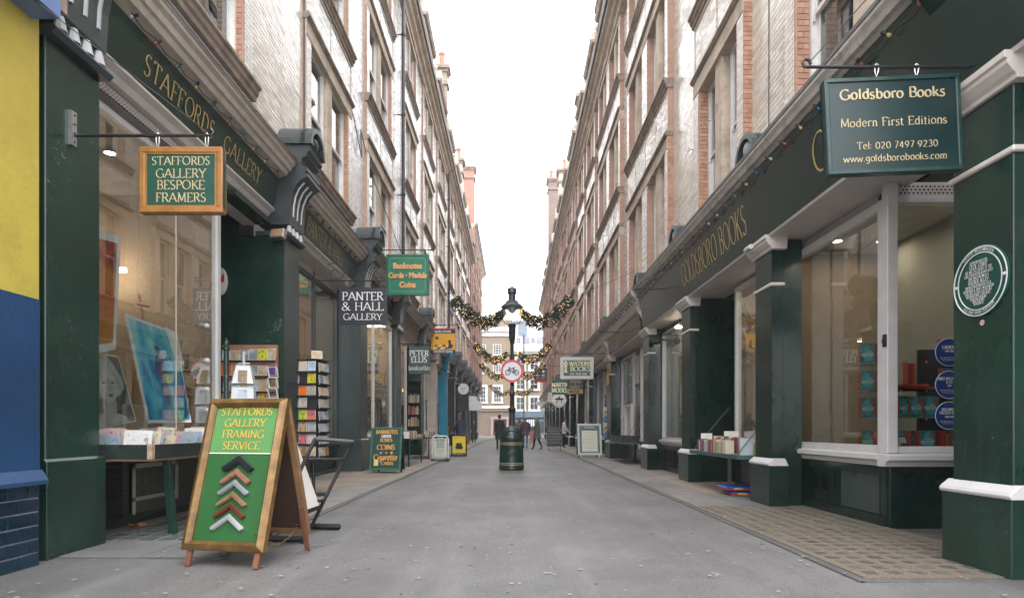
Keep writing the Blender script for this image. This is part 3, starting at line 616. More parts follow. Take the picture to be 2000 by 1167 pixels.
# ------------------------------------------------------------------ shopfronts
WARM=pm('warm cream shop wall',(.44,.33,.24),.8,var=.1,scale=.7,bump=0,space='World')
WARMD=pm('tan shop wall',(.30,.22,.15),.8,var=.2,scale=.7,bump=0,space='World')
GREYW=pm('greige display backing',(.33,.325,.28),.8,var=.06,scale=.5,bump=0,space='World')
FLOORM=pm('dark shop floorboards',(.09,.06,.04),.5,var=.3,scale=5,bump=.1)
CEIL=pm('shop ceiling',(.5,.47,.42),.9,bump=0)
LAMPW=em('warm tube light',(1,.80,.55),13); LAMPC=em('white tube light',(1,.88,.68),15); SPOTE=em('warm spotlight',(1,.75,.42),30)
BRASS=pm('brass',(.6,.42,.18),.3,metal=.9,var=.1,bump=0)
def pilaster_left(root,Y,w,mat,cmat,zc=4.45,white_fl=True):
    p=MB(); sx(-1,p,3.75,4.5,Y,Y+w,.80,zc-.2); o=p.build('pilaster',mat,root,bev=.008)
    q=MB(); sx(-1,q,3.715,4.5,Y-.03,Y+w+.03,-.01,.79); prof(-1,q,[(4.5,.79),(3.715,.79),(3.74,.815),(4.5,.815)],Y-.03,Y+w+.03); q.build('plinth',mat,o,bev=.005)
    c=MB(); a,b=Y+.03,Y+w-.03
    cap=MB(); prof(-1,cap,[(4.2,zc-.2),(3.68,zc-.2),(3.64,zc-.16),(3.66,zc-.13),(4.2,zc-.13)],Y-.03,Y+w+.03); cap.build('capital_ledge',cmat,o)
    S=[(3.72,zc),(3.67,zc+.02),(3.66,zc+.16),(3.65,zc+.34),(3.62,zc+.50),(3.56,zc+.64),(3.47,zc+.74),(3.37,zc+.79)]
    prof(-1,c,[(4.2,zc)]+S+[(3.37,zc+.84),(4.2,zc+.84)],a,b)
    e=zc+.84; prof(-1,c,[(4.2,e),(3.42,e),(3.38,e+.05),(3.38,e+.1),(3.46,e+.13),(3.46,e+.25),(3.38,e+.29),(3.38,e+.34),(3.33,e+.37),(3.33,e+.44),(3.29,e+.47),(4.2,e+.47)],a,b)
    r=w/2+.02; cy=Y+w/2; zz=e+.47
    n=12; arc=[(cy+r*math.cos(math.pi*i/n),zz+r*1.0*math.sin(math.pi*i/n)) for i in range(n+1)]; arci=[(cy+(r-.075)*math.cos(math.pi*i/n),zz+(r-.075)*math.sin(math.pi*i/n)) for i in range(n+1)]
    for i in range(n):
        A,B_,C_,D=arc[i],arc[i+1],arci[i+1],arci[i]
        c.hexa([(-3.29,*A),(-3.29,*B_),(-3.29,*C_),(-3.29,*D)],[(-3.48,*A),(-3.48,*B_),(-3.48,*C_),(-3.48,*D)])
    c.ext([(p[0],p[1]) for p in arc],-3.87,-3.40,'x')
    co=c.build('console',cmat,o,smooth=False)
    MB().ball((-3.40,cy,zz+.13),(.10,.12,.13),14,9).build('roundel',cmat,o,smooth=True)
    LF=pm('pale grey paint on flutes',(.42,.43,.44),.45,bump=.05)
    f=MB()
    for k in range(3):
        y=Y+w*(.24+.26*k); f.tube([(-(x+.002),y,z) for x,z in S[2:7]],.022,6)
    f.build('flute',LF,o,smooth=True)
    g=MB()
    for k in range(4):
        y=Y+w*(.14+.24*k); g.lathe((-3.70,y,zc-.12),[(.055,0),(.03,.12)],8)
    g.build('guttae',LF if white_fl else cmat,o)
    return o
def entab_left(root,Ya,Yb,fmat,cmat,soff,zf=4.56,Xin=4.2):
    D=.16; zf=zf+.13
    f=MB(); prof(-1,f,[(3.76+D,zf),(3.67+D,zf+.47),(4.1,zf+.47),(4.1,zf)],Ya,Yb); o=f.build('fascia',fmat,root)
    c=MB(); z=zf+.47; prof(-1,c,[(4.1,z),(3.66+D,z),(3.60+D,z+.03),(3.54+D,z+.04),(3.51+D,z+.10),(3.47+D,z+.11),(3.45+D,z+.17),(3.40+D,z+.20),(3.40+D,z+.24),(3.37+D,z+.25),(3.37+D,z+.28),(4.1,z+.34)],Ya,Yb); co=c.build('cornice',cmat,root)
    lf=MB(); prof(-1,lf,[(3.36+D,z+.26),(3.36+D,z+.295),(4.1,z+.36),(4.1,z+.345)],Ya+.01,Yb-.01); lf.build('lead_flashing',LEAD,co)
    s=MB(); prof(-1,s,[(3.755+D,zf-.01),(3.73+D,zf-.06),(3.80+D,zf-.10),(3.84+D,zf-.16),(Xin-.03,zf-.20),(Xin-.01,zf-.30),(Xin+.2,zf-.30),(Xin+.2,zf-.01)],Ya,Yb); s.build('soffit_moulding',soff,root)
    return o
def room(root,s,Ya,Yb,Xg,zt,wm,depth=2.4,lamp=None,tubes=1,lx=1.0,fz=.1):
    m=MB(); X0,X1=Xg+.06,Xg+depth
    sx(s,m,X1,X1+.05,Ya-.05,Yb+.05,fz,zt); sx(s,m,X0,X1,Ya-.05,Ya-.0,fz,zt); sx(s,m,X0,X1,Yb+.0,Yb+.05,fz,zt); m.build('shop_room',wm,root,norm=False)
    c=MB(); sx(s,c,X0,X1+.05,Ya-.05,Yb+.05,zt,zt+.05); c.build('shop_ceiling',CEIL,root,norm=False)
    f=MB(); sx(s,f,X0,X1+.05,Ya-.05,Yb+.05,fz-.05,fz); f.build('shop_floor',FLOORM,root,norm=False)
    if lamp:
        for k in range(tubes):
            y=Ya+(Yb-Ya)*(k+.5)/tubes; t=MB(); t.box(s*(Xg+lx)-.6,s*(Xg+lx)+.6,y-.03,y+.03,zt-.12,zt-.08); t.build('ceiling_tube_light',lamp,root)
def bay(root,s,Ya,Yb,Xg,fm,rm,zr=.85,zt=4.28,mull=(),transom=None,wm=None,lamp=None,panels=2,depth=2.4,fw=.07,tubes=1,sill=True,lx=1.0,glass=None):
    f=MB()
    sx(s,f,Xg-.05,Xg+.05,Ya,Ya+fw,zr,zt); sx(s,f,Xg-.05,Xg+.05,Yb-fw,Yb,zr,zt); sx(s,f,Xg-.05,Xg+.05,Ya+fw,Yb-fw,zt-fw,zt); sx(s,f,Xg-.05,Xg+.05,Ya+fw,Yb-fw,zr,zr+fw*.8)
    for y in mull: sx(s,f,Xg-.045,Xg+.045,y-.022,y+.022,zr+fw*.8,zt-fw)
    if transom: sx(s,f,Xg-.04,Xg+.04,Ya+fw,Yb-fw,transom-.025,transom+.025)
    if sill: prof(s,f,[(Xg+.05,zr-.14),(Xg-.06,zr-.14),(Xg-.08,zr-.09),(Xg-.13,zr-.07),(Xg-.13,zr-.015),(Xg-.05,zr+.0),(Xg+.05,zr)],Ya-.01,Yb+.01)
    o=f.build('window_frame',fm,root,bev=.004)
    ed=[Ya+fw]+list(mull)+[Yb-fw]
    for a,b in zip(ed[:-1],ed[1:]):
        g=MB(); sx(s,g,Xg-.003,Xg+.003,a,b,zr+fw*.8,zt-fw); g.build('pane',glass or GLASS,o,norm=False)
    if zr>.3:
        r=MB(); t=zr-.14; sx(s,r,Xg+.02,Xg+.25,Ya,Yb,-.01,t); 
        n=panels; pw=(Yb-Ya)/n
        for k in range(n+1): y=Ya+k*pw; sx(s,r,Xg-.02,Xg+.02,max(Ya,y-.05),min(Yb,y+.05),.12,t-.1)
        sx(s,r,Xg-.02,Xg+.02,Ya,Yb,t-.1,t); sx(s,r,Xg-.04,Xg+.02,Ya,Yb,-.01,.12); r.build('stall_riser',rm,root,bev=.004)
    if wm: room(root,s,Ya,Yb,Xg,zt+.02,wm,depth,lamp,tubes,lx)
    return o
def door(root,s,Ya,Yb,Xg,mat,zt=2.35,zl=4.28,name='door'):
    d=MB(); fw=.1
    for (a,b,c,e) in ((Ya,Ya+fw,.05,zt),(Yb-fw,Yb,.05,zt),(Ya+fw,Yb-fw,.05,.45),(Ya+fw,Yb-fw,zt-.12,zt)): sx(s,d,Xg-.025,Xg+.025,a,b,c,e)
    sx(s,d,Xg-.05,Xg+.05,Ya-.05,Yb+.05,zt,zt+.08); sx(s,d,Xg-.04,Xg+.04,Ya-.05,Yb+.05,zl-.08,zl)
    o=d.build(name,mat,root,bev=.004); g=MB(); sx(s,g,Xg-.003,Xg+.003,Ya+fw,Yb-fw,.45,zt-.12); sx(s,g,Xg-.003,Xg+.003,Ya,Yb,zt+.08,zl-.08); g.build('pane',GLASS,o,norm=False)
    h=MB(); h.tube([(s*(Xg-.06),Yb-.16,.95),(s*(Xg-.06),Yb-.16,1.25)],.012,8); h.build('handle',BRASS,o)
    return o
TEXTL=lambda Y,z,X=3.72:frameM((-X,Y,z),(0,1,0),(.09,0,.47))     # left fascia plane: reads away from the camera
TEXTR=lambda Y,z,X=3.38:frameM((X,Y,z),(0,-1,0),(-.12,0,.9))
def vent(root,s,X,Ya,Yb,z0,z1,name='vent_grille'):
    v=MB(); sx(s,v,X+.012,X+.02,Ya,Yb,z0,z1,1)
    h=z1-z0; n=int((Yb-Ya)/.045)
    for i in range(n):
        y=Ya+i*.045
        v.hexa([(s*(X+.006),y,z0),(s*(X+.012),y,z0),(s*(X+.012),y+.014,z0),(s*(X+.006),y+.014,z0)],[(s*(X+.006),y+h,z1),(s*(X+.012),y+h,z1),(s*(X+.012),y+h+.014,z1),(s*(X+.006),y+h+.014,z1)]) if y+h<Yb else None
        v.hexa([(s*(X),y+h,z0),(s*(X+.006),y+h,z0),(s*(X+.006),y+h+.014,z0),(s*(X),y+h+.014,z0)],[(s*(X),y,z1),(s*(X+.006),y,z1),(s*(X+.006),y+.014,z1),(s*(X),y+.014,z1)]) if y+h<Yb else None
    v.build(name,[OFFW,BLACKP],root)

# ---- left side
S1=thing('shopfront','green gallery shopfront with gold STAFFORDS GALLERY lettering and a display of pictures','shopfront',(-4,7,0))
pilaster_left(S1,4.85,.64,GREEN,CONS,4.42); 
fo=entab_left(S1,5.49,9.9,GREEN,CREAM,OFFW,4.56,4.22)
letters_w(S1,TEXTL(7.79,4.80,3.892),[('STAFFORDS',.215,-.70,0),('GALLERY',.215,.90,0)],GOLD,thick=.12,thin=.05,gap=.13)
bay(S1,-1,5.5,8.6,4.2,WHITE,pm('black green stall riser',(.012,.02,.018),.4,space='World',dirt=.3,dirtcol=(.05,.05,.045)),zr=.86,zt=4.36,mull=(),wm=WARM,lamp=None,depth=2.6,panels=3)
MBj=MB(); sx(-1,MBj,4.196,4.206,7.53,7.55,.92,4.17); MBj.build('glass_joint',OFFW,S1)
vent(S1,-1,4.06,5.5,8.5,4.41,4.50)
w=MB(); sx(-1,w,4.26,4.9,8.66,8.70,0,4.42); sx(-1,w,4.5,6.0,9.9,9.95,0,4.42); sx(-1,w,4.95,5.0,8.71,9.89,2.5,4.39); sx(-1,w,3.95,5.0,8.6,9.9,4.40,4.46); w.build('recess_wall',GREEN,S1)
door(S1,-1,8.75,9.8,4.97,GREEN2,zt=2.3,zl=2.5)
# warm lamps in the gallery window
DOWN=em('warm downlight',(1,.82,.62),80)
def downlight(root,x,y,z):
    m=MB(); m.lathe((x,y,z),[(.07,.03),(.07,0),(.058,-.004),(.056,.012)],14); o=m.build('downlight',WHITE,root); m=MB(); m.lathe((x,y,z+.004),[(.056,0),(.0,.001)],14); m.build('bulb',DOWN,o)
for (x,y) in ((-4.8,5.9),(-4.8,7.2),(-5.9,6.4),(-5.9,7.9)): downlight(S1,x,y,4.34)
MB().box(-6.0,-5.3,8.25,8.3,3.2,3.26).build('ceiling_tube_light',em('warm tube light',(1,.80,.55),13),S1)
# riser details: louvre and taped perforated sheet
lv=MB()
for k in range(12): prof(-1,lv,[(4.18,.1+k*.052),(4.15,.1+k*.052),(4.17,.14+k*.052)],5.6,6.45)
lv.build('louvre',BLACKP,S1)
tp=MB(); sx(-1,tp,4.168,4.174,6.62,7.5,.12,.68,0); 
for (a,b,c,d) in ((6.62,7.52,.62,.67),(6.62,6.67,.1,.67),(7.46,7.52,.2,.67),(6.62,7.5,.26,.3)): sx(-1,tp,4.160,4.166,a,b,c,d,1)
for i in range(4):
    for j in range(3): tp.lathe((-4.162,6.8+i*.17,.36+j*.1),[(.022,0),(.001,.001)],8,2,'x')
tp.build('perforated_panel',[pm('dusty grey panel',(.07,.07,.065),.7),pm('masking tape',(.4,.37,.3),.7),BLACKP],S1)

S2=thing('shopfront','grey green gallery shopfront with PANTER & HALL lettering and tall dark framed glass','shopfront',(-4,12,0))
pilaster_left(S2,9.9,.72,GREEN,CONS,4.42); entab_left(S2,10.62,14.9,GREEN3,CREAM,OFFW,4.56,4.35)
letters_w(S2,TEXTL(12.6,4.77,3.897),[('PANTER & HALL',.31,0,0)],GOLDP,thick=.09,thin=.045,gap=.1,squeeze=.8)
g2=MB(); sx(-1,g2,3.742,3.749,9.92,10.60,.82,4.2); g2.build('pilaster_face',GREEN3,S2)
bay(S2,-1,11.55,14.88,4.35,GREEN3,GREEN2,zr=.75,zt=4.36,mull=(13.2,),wm=WARM,lamp=LAMPW,panels=2,tubes=1,fw=.09)
door(S2,-1,10.7,11.5,4.35,BLACKM,zt=2.9,zl=4.36)
S3=thing('shopfront','white framed glowing shop window of the banknotes and coins dealer','shopfront',(-4,17,0))
pilaster_left(S3,14.9,.72,GREEN3,CONS); entab_left(S3,15.62,19.6,GREEN2,CREAM,CREAM,4.56,3.95)
bay(S3,-1,15.9,19.5,3.93,WHITE,GREEN3,zr=.9,zt=4.3,mull=(17.0,),transom=None,wm=pm('cream glowing display wall',(.6,.5,.34),.8,bump=0),lamp=LAMPC,tubes=2,depth=1.4,lx=.6,fw=.09)
# glass shelves with medals and cups
gs=MB()
for k in range(7): sx(-1,gs,4.05,4.4,17.2,19.3,1.05+k*.22,1.058+k*.22)
gs.build('glass_shelf',pm('glass shelf edge',(.5,.6,.55),.1,bump=0),S3)
cu=MB(); rr=random.Random(4)
for k in range(7):
    for i in range(20): y=17.3+i*.1; r=rr.uniform(.02,.035); cu.lathe((-4.2-rr.uniform(-.08,.08),y,1.058+k*.22),[(r*.7,0),(r,.05),(r*.3,.06),(r*.9,rr.uniform(.1,.15))],7,rr.randrange(3))
tag(cu.build('displayed_medal',[BRASS,STEEL,pm('pewter',(.3,.28,.25),.4,metal=.5)],S3),kind='stuff')
MB().box(-4.3,-4.0,18.0,18.05,2.7,3.0).build('hanging_picture',pm('maroon picture',(.15,.05,.05),.6),S3)
S4=thing('shopfront','green bookshop front with white posts beside an outdoor bookcase','shopfront',(-4,22,0))
pilaster_left(S4,19.6,.72,GREEN3,CONS); entab_left(S4,20.32,24.9,STONED,CREAM,CREAM,4.56,4.1)
bay(S4,-1,20.6,22.9,4.05,WHITE,GREEN2,zr=.9,zt=4.3,mull=(21.7,),wm=WARMD,lamp=LAMPW)
w=MB(); sx(-1,w,4.3,5.8,24.86,24.9,0,4.42); sx(-1,w,5.2,5.25,22.9,24.9,0,4.42); w.build('recess_wall',GREEN2,S4)
cols=[(CREAM,CREAM,24.9,.7),(CREAM,WHITE,29.6,.7)]
def simple_left(Y,Yn,mat,cm,fm,lab,Xg=4.1,fasc=None,lamp=LAMPW,wm=WARMD):
    S=thing('shopfront',lab,'shopfront',(-4,Y+2,0)); pilaster_left(S,Y,.7,mat,cm); entab_left(S,Y+.7,Yn,fasc or GREEN2,CREAM,CREAM,4.56,Xg)
    bay(S,-1,Y+.9,Yn-1.3,Xg,fm,GREEN2 if mat is not WHITE else GREEN3,zr=.8,zt=4.3,mull=((Y+Yn)/2-.2,),wm=wm,lamp=lamp)
    door(S,-1,Yn-1.2,Yn-.1,Xg+.05,GREEN2,zt=2.4,zl=4.3); return S
BLUE=pm('bright teal blue paint',(.004,.20,.33),.35,var=.12,scale=2,bump=.1,space='World')
simple_left(24.9,29.6,GREEN3,CONS,WHITE,'cream soffited bookshop front before the beige pilaster',4.15,STONED)
simple_left(29.6,34.3,CREAM,CREAM,CREAM,'shopfront with a beige pilaster just before the bright blue one',4.15,GREEN2)
simple_left(34.3,39,BLUE,BLUE,WHITE,'shopfront with the bright teal blue pilaster',4.1,GREEN2)
simple_left(39,43.7,BLACKM,CONS,WHITE,'black painted shopfront behind the person in a navy jacket',4.1,GREEN3)
simple_left(43.7,48.4,GREEN2,CONS,WHITE,'dark green shopfront under the blank white hanging boards',4.1,GREEN2)
simple_left(48.4,53,GREEN,CONS,CREAM,'green shopfront, third from the far end of the left side',4.1,GREEN2)
simple_left(53,58,GREEN3,CONS,WHITE,'grey green shopfront, second from the far end of the left side',4.1,GREEN2)
simple_left(58,64,GREEN2,CONS,WHITE,'furthest green shopfront but the corner one on the left side',4.1,GREEN2)
simple_left(64,73,GREEN,CONS,WHITE,'corner green shopfront at the far end of the left side',4.1,GREEN2)

# ---- right side
GRD=pm('very dark green satin paint',(.004,.019,.015),.2,chips=(.09,.1,.095),var=.3,scale=1.1,bump=.1,bscale=5,space='World',streak=.12)
CORN=pm('weathered pale cornice',(.42,.385,.355),.5,var=.15,scale=3,dirt=.55,dirtcol=(.12,.11,.1),bump=.2,bscale=35)
def hood_right(root,Yc,r=.33,z=4.82):
    c=MB(); n=12; arc=[(Yc+r*math.cos(math.pi*i/n),z+r*math.sin(math.pi*i/n)) for i in range(n+1)]; ai=[(Yc+(r-.07)*math.cos(math.pi*i/n),z+(r-.07)*math.sin(math.pi*i/n)) for i in range(n+1)]
    for i in range(n): c.hexa([(3.22,*arc[i]),(3.22,*arc[i+1]),(3.22,*ai[i+1]),(3.22,*ai[i])],[(3.36,*arc[i]),(3.36,*arc[i+1]),(3.36,*ai[i+1]),(3.36,*ai[i])])
    c.ext(arc,3.3,3.74,'x'); o=c.build('arched_hood',CONS,root); MB().ball((3.3,Yc,z+.13),(.07,.12,.12),12,8).build('roundel',pm('grey painted roundel',(.3,.32,.33),.4),o,smooth=True)
def pilaster_right(root,Y,w,mat,X=3.5,hood=True,big=False):
    wx = X+.9 if big else X+.16
    p=MB(); sx(1,p,X,wx,Y,Y+w,.63,3.50); o=p.build('pilaster',mat,root,bev=.006)
    if not big:
        q=MB(); sx(1,q,wx,X+.42,Y+.03,Y+w-.02,0,3.62); q.build('pilaster_wing',mat,o,bev=.004)
    q=MB(); sx(1,q,X-.055,wx+.05,Y-.05,Y+w+.05,-.01,.56); q.build('plinth',mat,o,bev=.006)
    m=MB(); prof(1,m,[(wx+.045,.56),(X-.06,.56),(X-.075,.585),(X-.06,.61),(X-.02,.64),(X-.0,.66),(wx,.66)],Y-.06,Y+w+.06); m.build('plinth_moulding',WHITE,o,bev=.006)
    c=MB(); prof(1,c,[(wx+.02,3.47),(X-.03,3.47),(X-.035,3.5),(X-.06,3.52),(X-.10,3.57),(X-.10,3.60),(X-.12,3.61),(X-.12,3.66),(wx+.03,3.66)],Y-.07,Y+w+.07); c.build('capital',OFFW,o,bev=.004)
    b=MB(); sx(1,b,X-.025,wx+.012,Y-.03,Y+w+.03,2.985,3.03); b.build('necking_band',OFFW,o,bev=.01)
    if hood: hood_right(root,Y+w/2)
    return o
def entab_right(root,Ya,Yb,full=True,Xin=4.0):
    f=MB(); zf=3.665
    if full: prof(1,f,[(3.42,zf),(3.30,4.57),(3.5,4.57),(3.55,zf)],Ya,Yb)
    else: prof(1,f,[(3.46,3.72),(3.38,4.2),(3.5,4.2),(3.55,3.72)],Ya,Yb)
    o=f.build('fascia',GRD,root)
    c=MB(); z=4.57 if full else 4.2
    if not full: prof(1,c,[(3.6,z),(3.36,z),(3.32,4.25),(3.31,4.32),(3.27,4.5),(3.26,4.57),(3.6,4.57)],Ya,Yb)
    prof(1,c,[(3.75,4.57),(3.29,4.57),(3.26,4.60),(3.22,4.61),(3.20,4.66),(3.17,4.70),(3.17,4.77),(3.75,4.83)],Ya,Yb); co=c.build('cornice',CORN,root)
    l=MB(); prof(1,l,[(3.16,4.74),(3.16,4.785),(3.75,4.85),(3.75,4.835)],Ya+.01,Yb-.01); l.build('lead_flashing',LEAD,co)
    s=MB(); prof(1,s,[(3.425,zf-.002),(3.44,zf-.03),(Xin+.1,zf-.03),(Xin+.1,zf+.1),(3.55,zf+.1),(3.55,zf+.0)],Ya,Yb); s.build('soffit',OFFW,root)
    return o
T1=thing('shopfront','dark green bookshop front with gold GOLDSBORO BOOKS lettering and white window joinery','shopfront',(4,9,0))
P1=pilaster_right(T1,4.22,.58,GREEN,big=True,hood=False)
pilaster_right(T1,8.16,.55,GRD); pilaster_right(T1,11.9,.6,GRD); pilaster_right(T1,15.5,.66,GRD)
fr=entab_right(T1,3.3,15.85,True,4.1)
for y in (6.2,8.45,10.9,13.4): q=MB(); prof(1,q,[(3.417,3.67),(3.297,4.565),(3.305,4.565),(3.425,3.67)],y,y+.012); q.build('fascia_joint',BLACKM,fr)
letters_w(T1,TEXTR(10.35,3.88,3.388),[('GOLDSBORO BOOKS',.42,0,0)],GOLD,thick=.075,thin=.035,gap=.06,squeeze=.68)
letters_w(T1,TEXTR(6.45,3.88,3.388),[('GR',.42,0,0)],GOLD,thick=.075,thin=.035,gap=.12,squeeze=.9)
# S-shaped console over the nearest pilaster
c=MB(); S=[(3.47,3.67),(3.46,3.9),(3.43,4.1),(3.36,4.3),(3.25,4.45),(3.17,4.56)]; prof(1,c,[(4.4,3.67)]+S+[(4.4,4.57)],4.24,4.82); c.build('console',GREEN2,P1)
c=MB(); prof(1,c,[(4.4,4.57),(3.08,4.57),(3.05,4.62),(3.05,4.7),(3.0,4.74),(3.0,4.85),(4.4,4.85)],4.15,4.9); c.build('console_block',GREEN2,P1,bev=.006)
# bay window: street pane, corner post, return pane
XW=3.99
bay(T1,1,6.42,8.72,XW,WHITE,GRD,zr=.80,zt=3.50,wm=None,panels=2,fw=.1)
fr2=MB(); zr,zt=.80,3.5
def by(mb,x0,x1,z0,z1,y0=6.37,y1=6.47,mi=0): mb.box(x0,x1,y0,y1,z0,z1,mi)
by(fr2,XW-.06,XW+.05,zr,zt+.16,6.33,6.43); by(fr2,XW+.05,5.3,zr,zr+.07); by(fr2,XW+.05,5.3,zt-.06,zt)
fr2.ext([(6.42,zr-.14),(6.30,zr-.14),(6.27,zr-.09),(6.22,zr-.07),(6.22,zr-.015),(6.37,zr-.001),(6.42,zr-.001)],XW-.12,5.3,'x')
fo=fr2.build('window_frame',WHITE,T1,bev=.006)
MB().box(XW+.05,5.3,6.417,6.423,zr+.07,zt-.06).build('pane',GLASS,fo,norm=False)
rs=MB(); rs.box(XW+.0,5.3,6.36,6.5,-.01,zr-.14); rs.box(XW-.03,XW+.12,6.33,6.36,-.01,zr-.14); rs.box(XW+.12,5.3,6.33,6.36,-.01,.13); rs.box(XW+.12,5.3,6.33,6.36,zr-.24,zr-.14); rs.build('stall_riser',GRD,T1,bev=.004)
vt=MB(); vt.box(XW+.05,5.3,6.40,6.44,zt,zt+.165); vt.build('vent_backing',OFFW,T1); 
vg=MB(); 
for i in range(24):
    for j in range(3): vg.lathe((XW+.12+i*.045+(j%2)*.022,6.396,zt+.05+j*.035),[(.014,0),(.0001,.001)],4,0,'y')
vg.build('vent_hole',BLACKP,T1)
vent(T1,1,XW+.02,6.6,8.6,3.52,3.62)
v2=MB(); sx(1,v2,XW+.045,XW+.1,6.45,8.7,3.49,3.66); v2.build('frieze',OFFW,T1)
vv=MB()
for i in range(2):
    for k in range(9): y=6.85+i*.0; prof(1,vv,[(XW+.0,.28+k*.024),(XW-.03,.285+k*.024),(XW+.0,.298+k*.024)],7.5+i*.33,7.78+i*.33)
vv.build('air_vent',GRD,T1)
pn=MB(); sx(1,pn,XW+.008,XW+.018,6.6,7.35,.13,.62); pn.build('riser_panel',GREEN3,T1)
# room behind: greige backing
rm=MB(); rm.box(5.25,5.3,6.45,8.72,.75,3.6); rm.box(4.05,5.3,8.72,8.76,.75,3.6); rm.box(4.04,5.3,6.44,8.72,.74,.79); rm.build('display_backing',GREYW,T1,norm=False)
cl=MB(); cl.box(4.05,5.3,6.45,8.75,3.6,3.64); cl.build('shop_ceiling',CEIL,T1,norm=False)
[downlight(T1,x,y,3.57) for (x,y) in ((4.35,7.0),(4.9,6.75),(4.35,8.1),(4.95,8.1))]
MB().box(5.302,5.34,4.8,8.7,0,3.64).build('recess_wall',BLACKM,T1)
MB().box(4.4,5.34,4.76,4.8,0,3.64).build('recess_wall',GRD,T1)
MB().box(4.85,5.25,7.2,7.25,1.0,2.0).build('dark_panel',DARK,T1)  # near-black upright panel inside the window display
# second bay: window, then the door recess with its green return wall
bay(T1,1,8.73,10.75,4.0,WHITE,GRD,zr=.86,zt=3.55,wm=WARMD,lamp=LAMPW,panels=1,lx=.8,depth=1.8)
w=MB(); sx(1,w,3.92,5.4,11.93,11.98,0,3.63); sx(1,w,5.3,5.35,10.75,11.93,0,3.63); w.build('recess_wall',GRD,T1)
w=MB()
for k in range(2): w.box(4.45+k*.45,4.86+k*.45,11.905,11.93,.15,3.4)
w.build('door_panel',GREEN2,T1,bev=.01)
bay(T1,1,12.52,15.5,3.88,WHITE,BLACKM,zr=.80,zt=3.50,wm=GREYW,lamp=LAMPC,panels=3,depth=1.2,lx=.5)
gr=MB()
for i in range(24):
    y=12.7+i*.11; gr.tube([(3.86,y,.12),(3.84,y+.03,.25),(3.86,y-.02,.38),(3.84,y,.55)],.012,5)
gr.build('cellar_grating',BLACKM,T1)

def simple_right(Y,w,Yn,lab,lamp=LAMPW,wm=WARMD,mat=GRD,near=True,doorp=True,text=None):
    S=thing('shopfront',lab,'shopfront',(4,Y+1,0))
    if near: pilaster_right(S,Y,w,mat)
    a=Y+w if near else Y
    entab_right(S,Y+.36,Yn+.36,False)
    mid=a+(Yn-a)*.42
    bay(S,1,a+.05,mid,3.9,WHITE,GRD,zr=.75,zt=3.5,wm=wm,lamp=lamp,depth=2,tubes=1)
    door(S,1,mid+.06,mid+1.0,3.95,GRD,zt=2.4,zl=3.5)
    bay(S,1,mid+1.08,Yn-.02,3.9,WHITE,GRD,zr=.75,zt=3.5,wm=wm,lamp=None,depth=2)
    cb=MB(); SS=[(3.44,3.68),(3.42,3.85),(3.36,4.0),(3.28,4.1),(3.24,4.18)]; prof(1,cb,[(3.6,3.68)]+SS+[(3.6,4.2)],Y+.1 if near else Y,Y+w-.1); cb.build('console',CREAM,S)
    if text: letters_w(S,frameM((3.42,(Y+Yn)/2+.4,3.86),(0,-1,0),(-.08,0,.48)),[(text,.24,0,0)],GOLD,thick=.09,thin=.04,squeeze=.8)
    return S
simple_right(15.86,.0,21.5,'dark green shopfront of the esoteric bookshop beside the fold-down shelf',near=False,text='WATKINS')
labs=['dark green shopfront just past the white framed poster board','dark green shopfront behind the chalkboard','narrow dark green shopfront behind the round hanging sign','dark green shopfront with pale posts by the person in white','shopfront under the sign with painted faces','far green shopfront beneath the second garland','far green shopfront beneath the third garland','distant shopfront in front of the right hand people','distant shopfront, third from the right corner','distant shopfront, second from the right corner','corner shopfront at the far right end']
PR=[(21.5,.9),(27.6,.8),(32.3,.8),(36.5,.8),(40.4,.8),(44.6,.8),(48.8,.8),(53,.8),(57,.8),(61,.8),(65,.8),(73.5,0)]
for i in range(11): simple_right(PR[i][0],PR[i][1],PR[i+1][0],labs[i],lamp=LAMPW if i<5 else None)
# ------------------------------------------------------------------ yellow and blue building at the near left
YB=thing('rendered_building','yellow rendered building with a blue base and blue tiled skirting at the street corner','building',(-4.5,3.5,0))
YEL=pm('yellow painted render',(.43,.335,.05),.7,var=.14,scale=1.6,dirt=.4,dirtcol=(.30,.23,.05),bump=.55,bscale=22,space='World',bdist=.01)
BLU=pm('navy painted render',(.008,.043,.115),.45,var=.2,scale=1.5,dirt=.2,dirtcol=(.03,.06,.12),bump=.5,bscale=24,space='World',bdist=.01)
m=MB(); sx(-1,m,3.66,5.5,1.0,4.67,2.05,7.5); m.build('wall',YEL,YB); m=MB(); sx(-1,m,3.655,5.5,1.0,4.672,.66,2.05); prof(-1,m,[(3.8,.63),(3.60,.63),(3.60,.66),(3.65,.74),(3.8,.74)],1.0,4.69); m.build('painted_base',BLU,YB)
m=MB(); sx(-1,m,3.665,5.5,1.0,4.668,-.01,.63); tl=m.build('tile_bed',pm('pale blue tile joint',(.2,.24,.3),.7,bump=0),YB)
TLM=[pm('navy glazed tile %d'%i,c,.12,var=.2,scale=12,bump=.15,bscale=20,space='World',dirt=.1,dirtcol=(.05,.07,.1)) for i,c in enumerate([(.003,.018,.036),(.004,.022,.042),(.003,.014,.03)])]
tm={}
for r in range(6):
    y=4.67-(.1 if r%2 else .2)
    first=True
    while y>2.0:
        w=.2 if not first or r%2==0 else .1
        k=(w,r*7+int(y*10))[0],(r+int(y*13))%3
        if k not in tm: tm[k]=MB().box(-.006,.006,-k[0]/2+.003,k[0]/2-.003,-.048,.048).mesh('tile',TLM[k[1]],bev=.002)
        inst(tm[k],'glazed_tile',tl,(-3.661,y+w/2,.055+r*.1045),rot=(0,random.gauss(0,.006),random.gauss(0,.006))); first=False; y-=.2
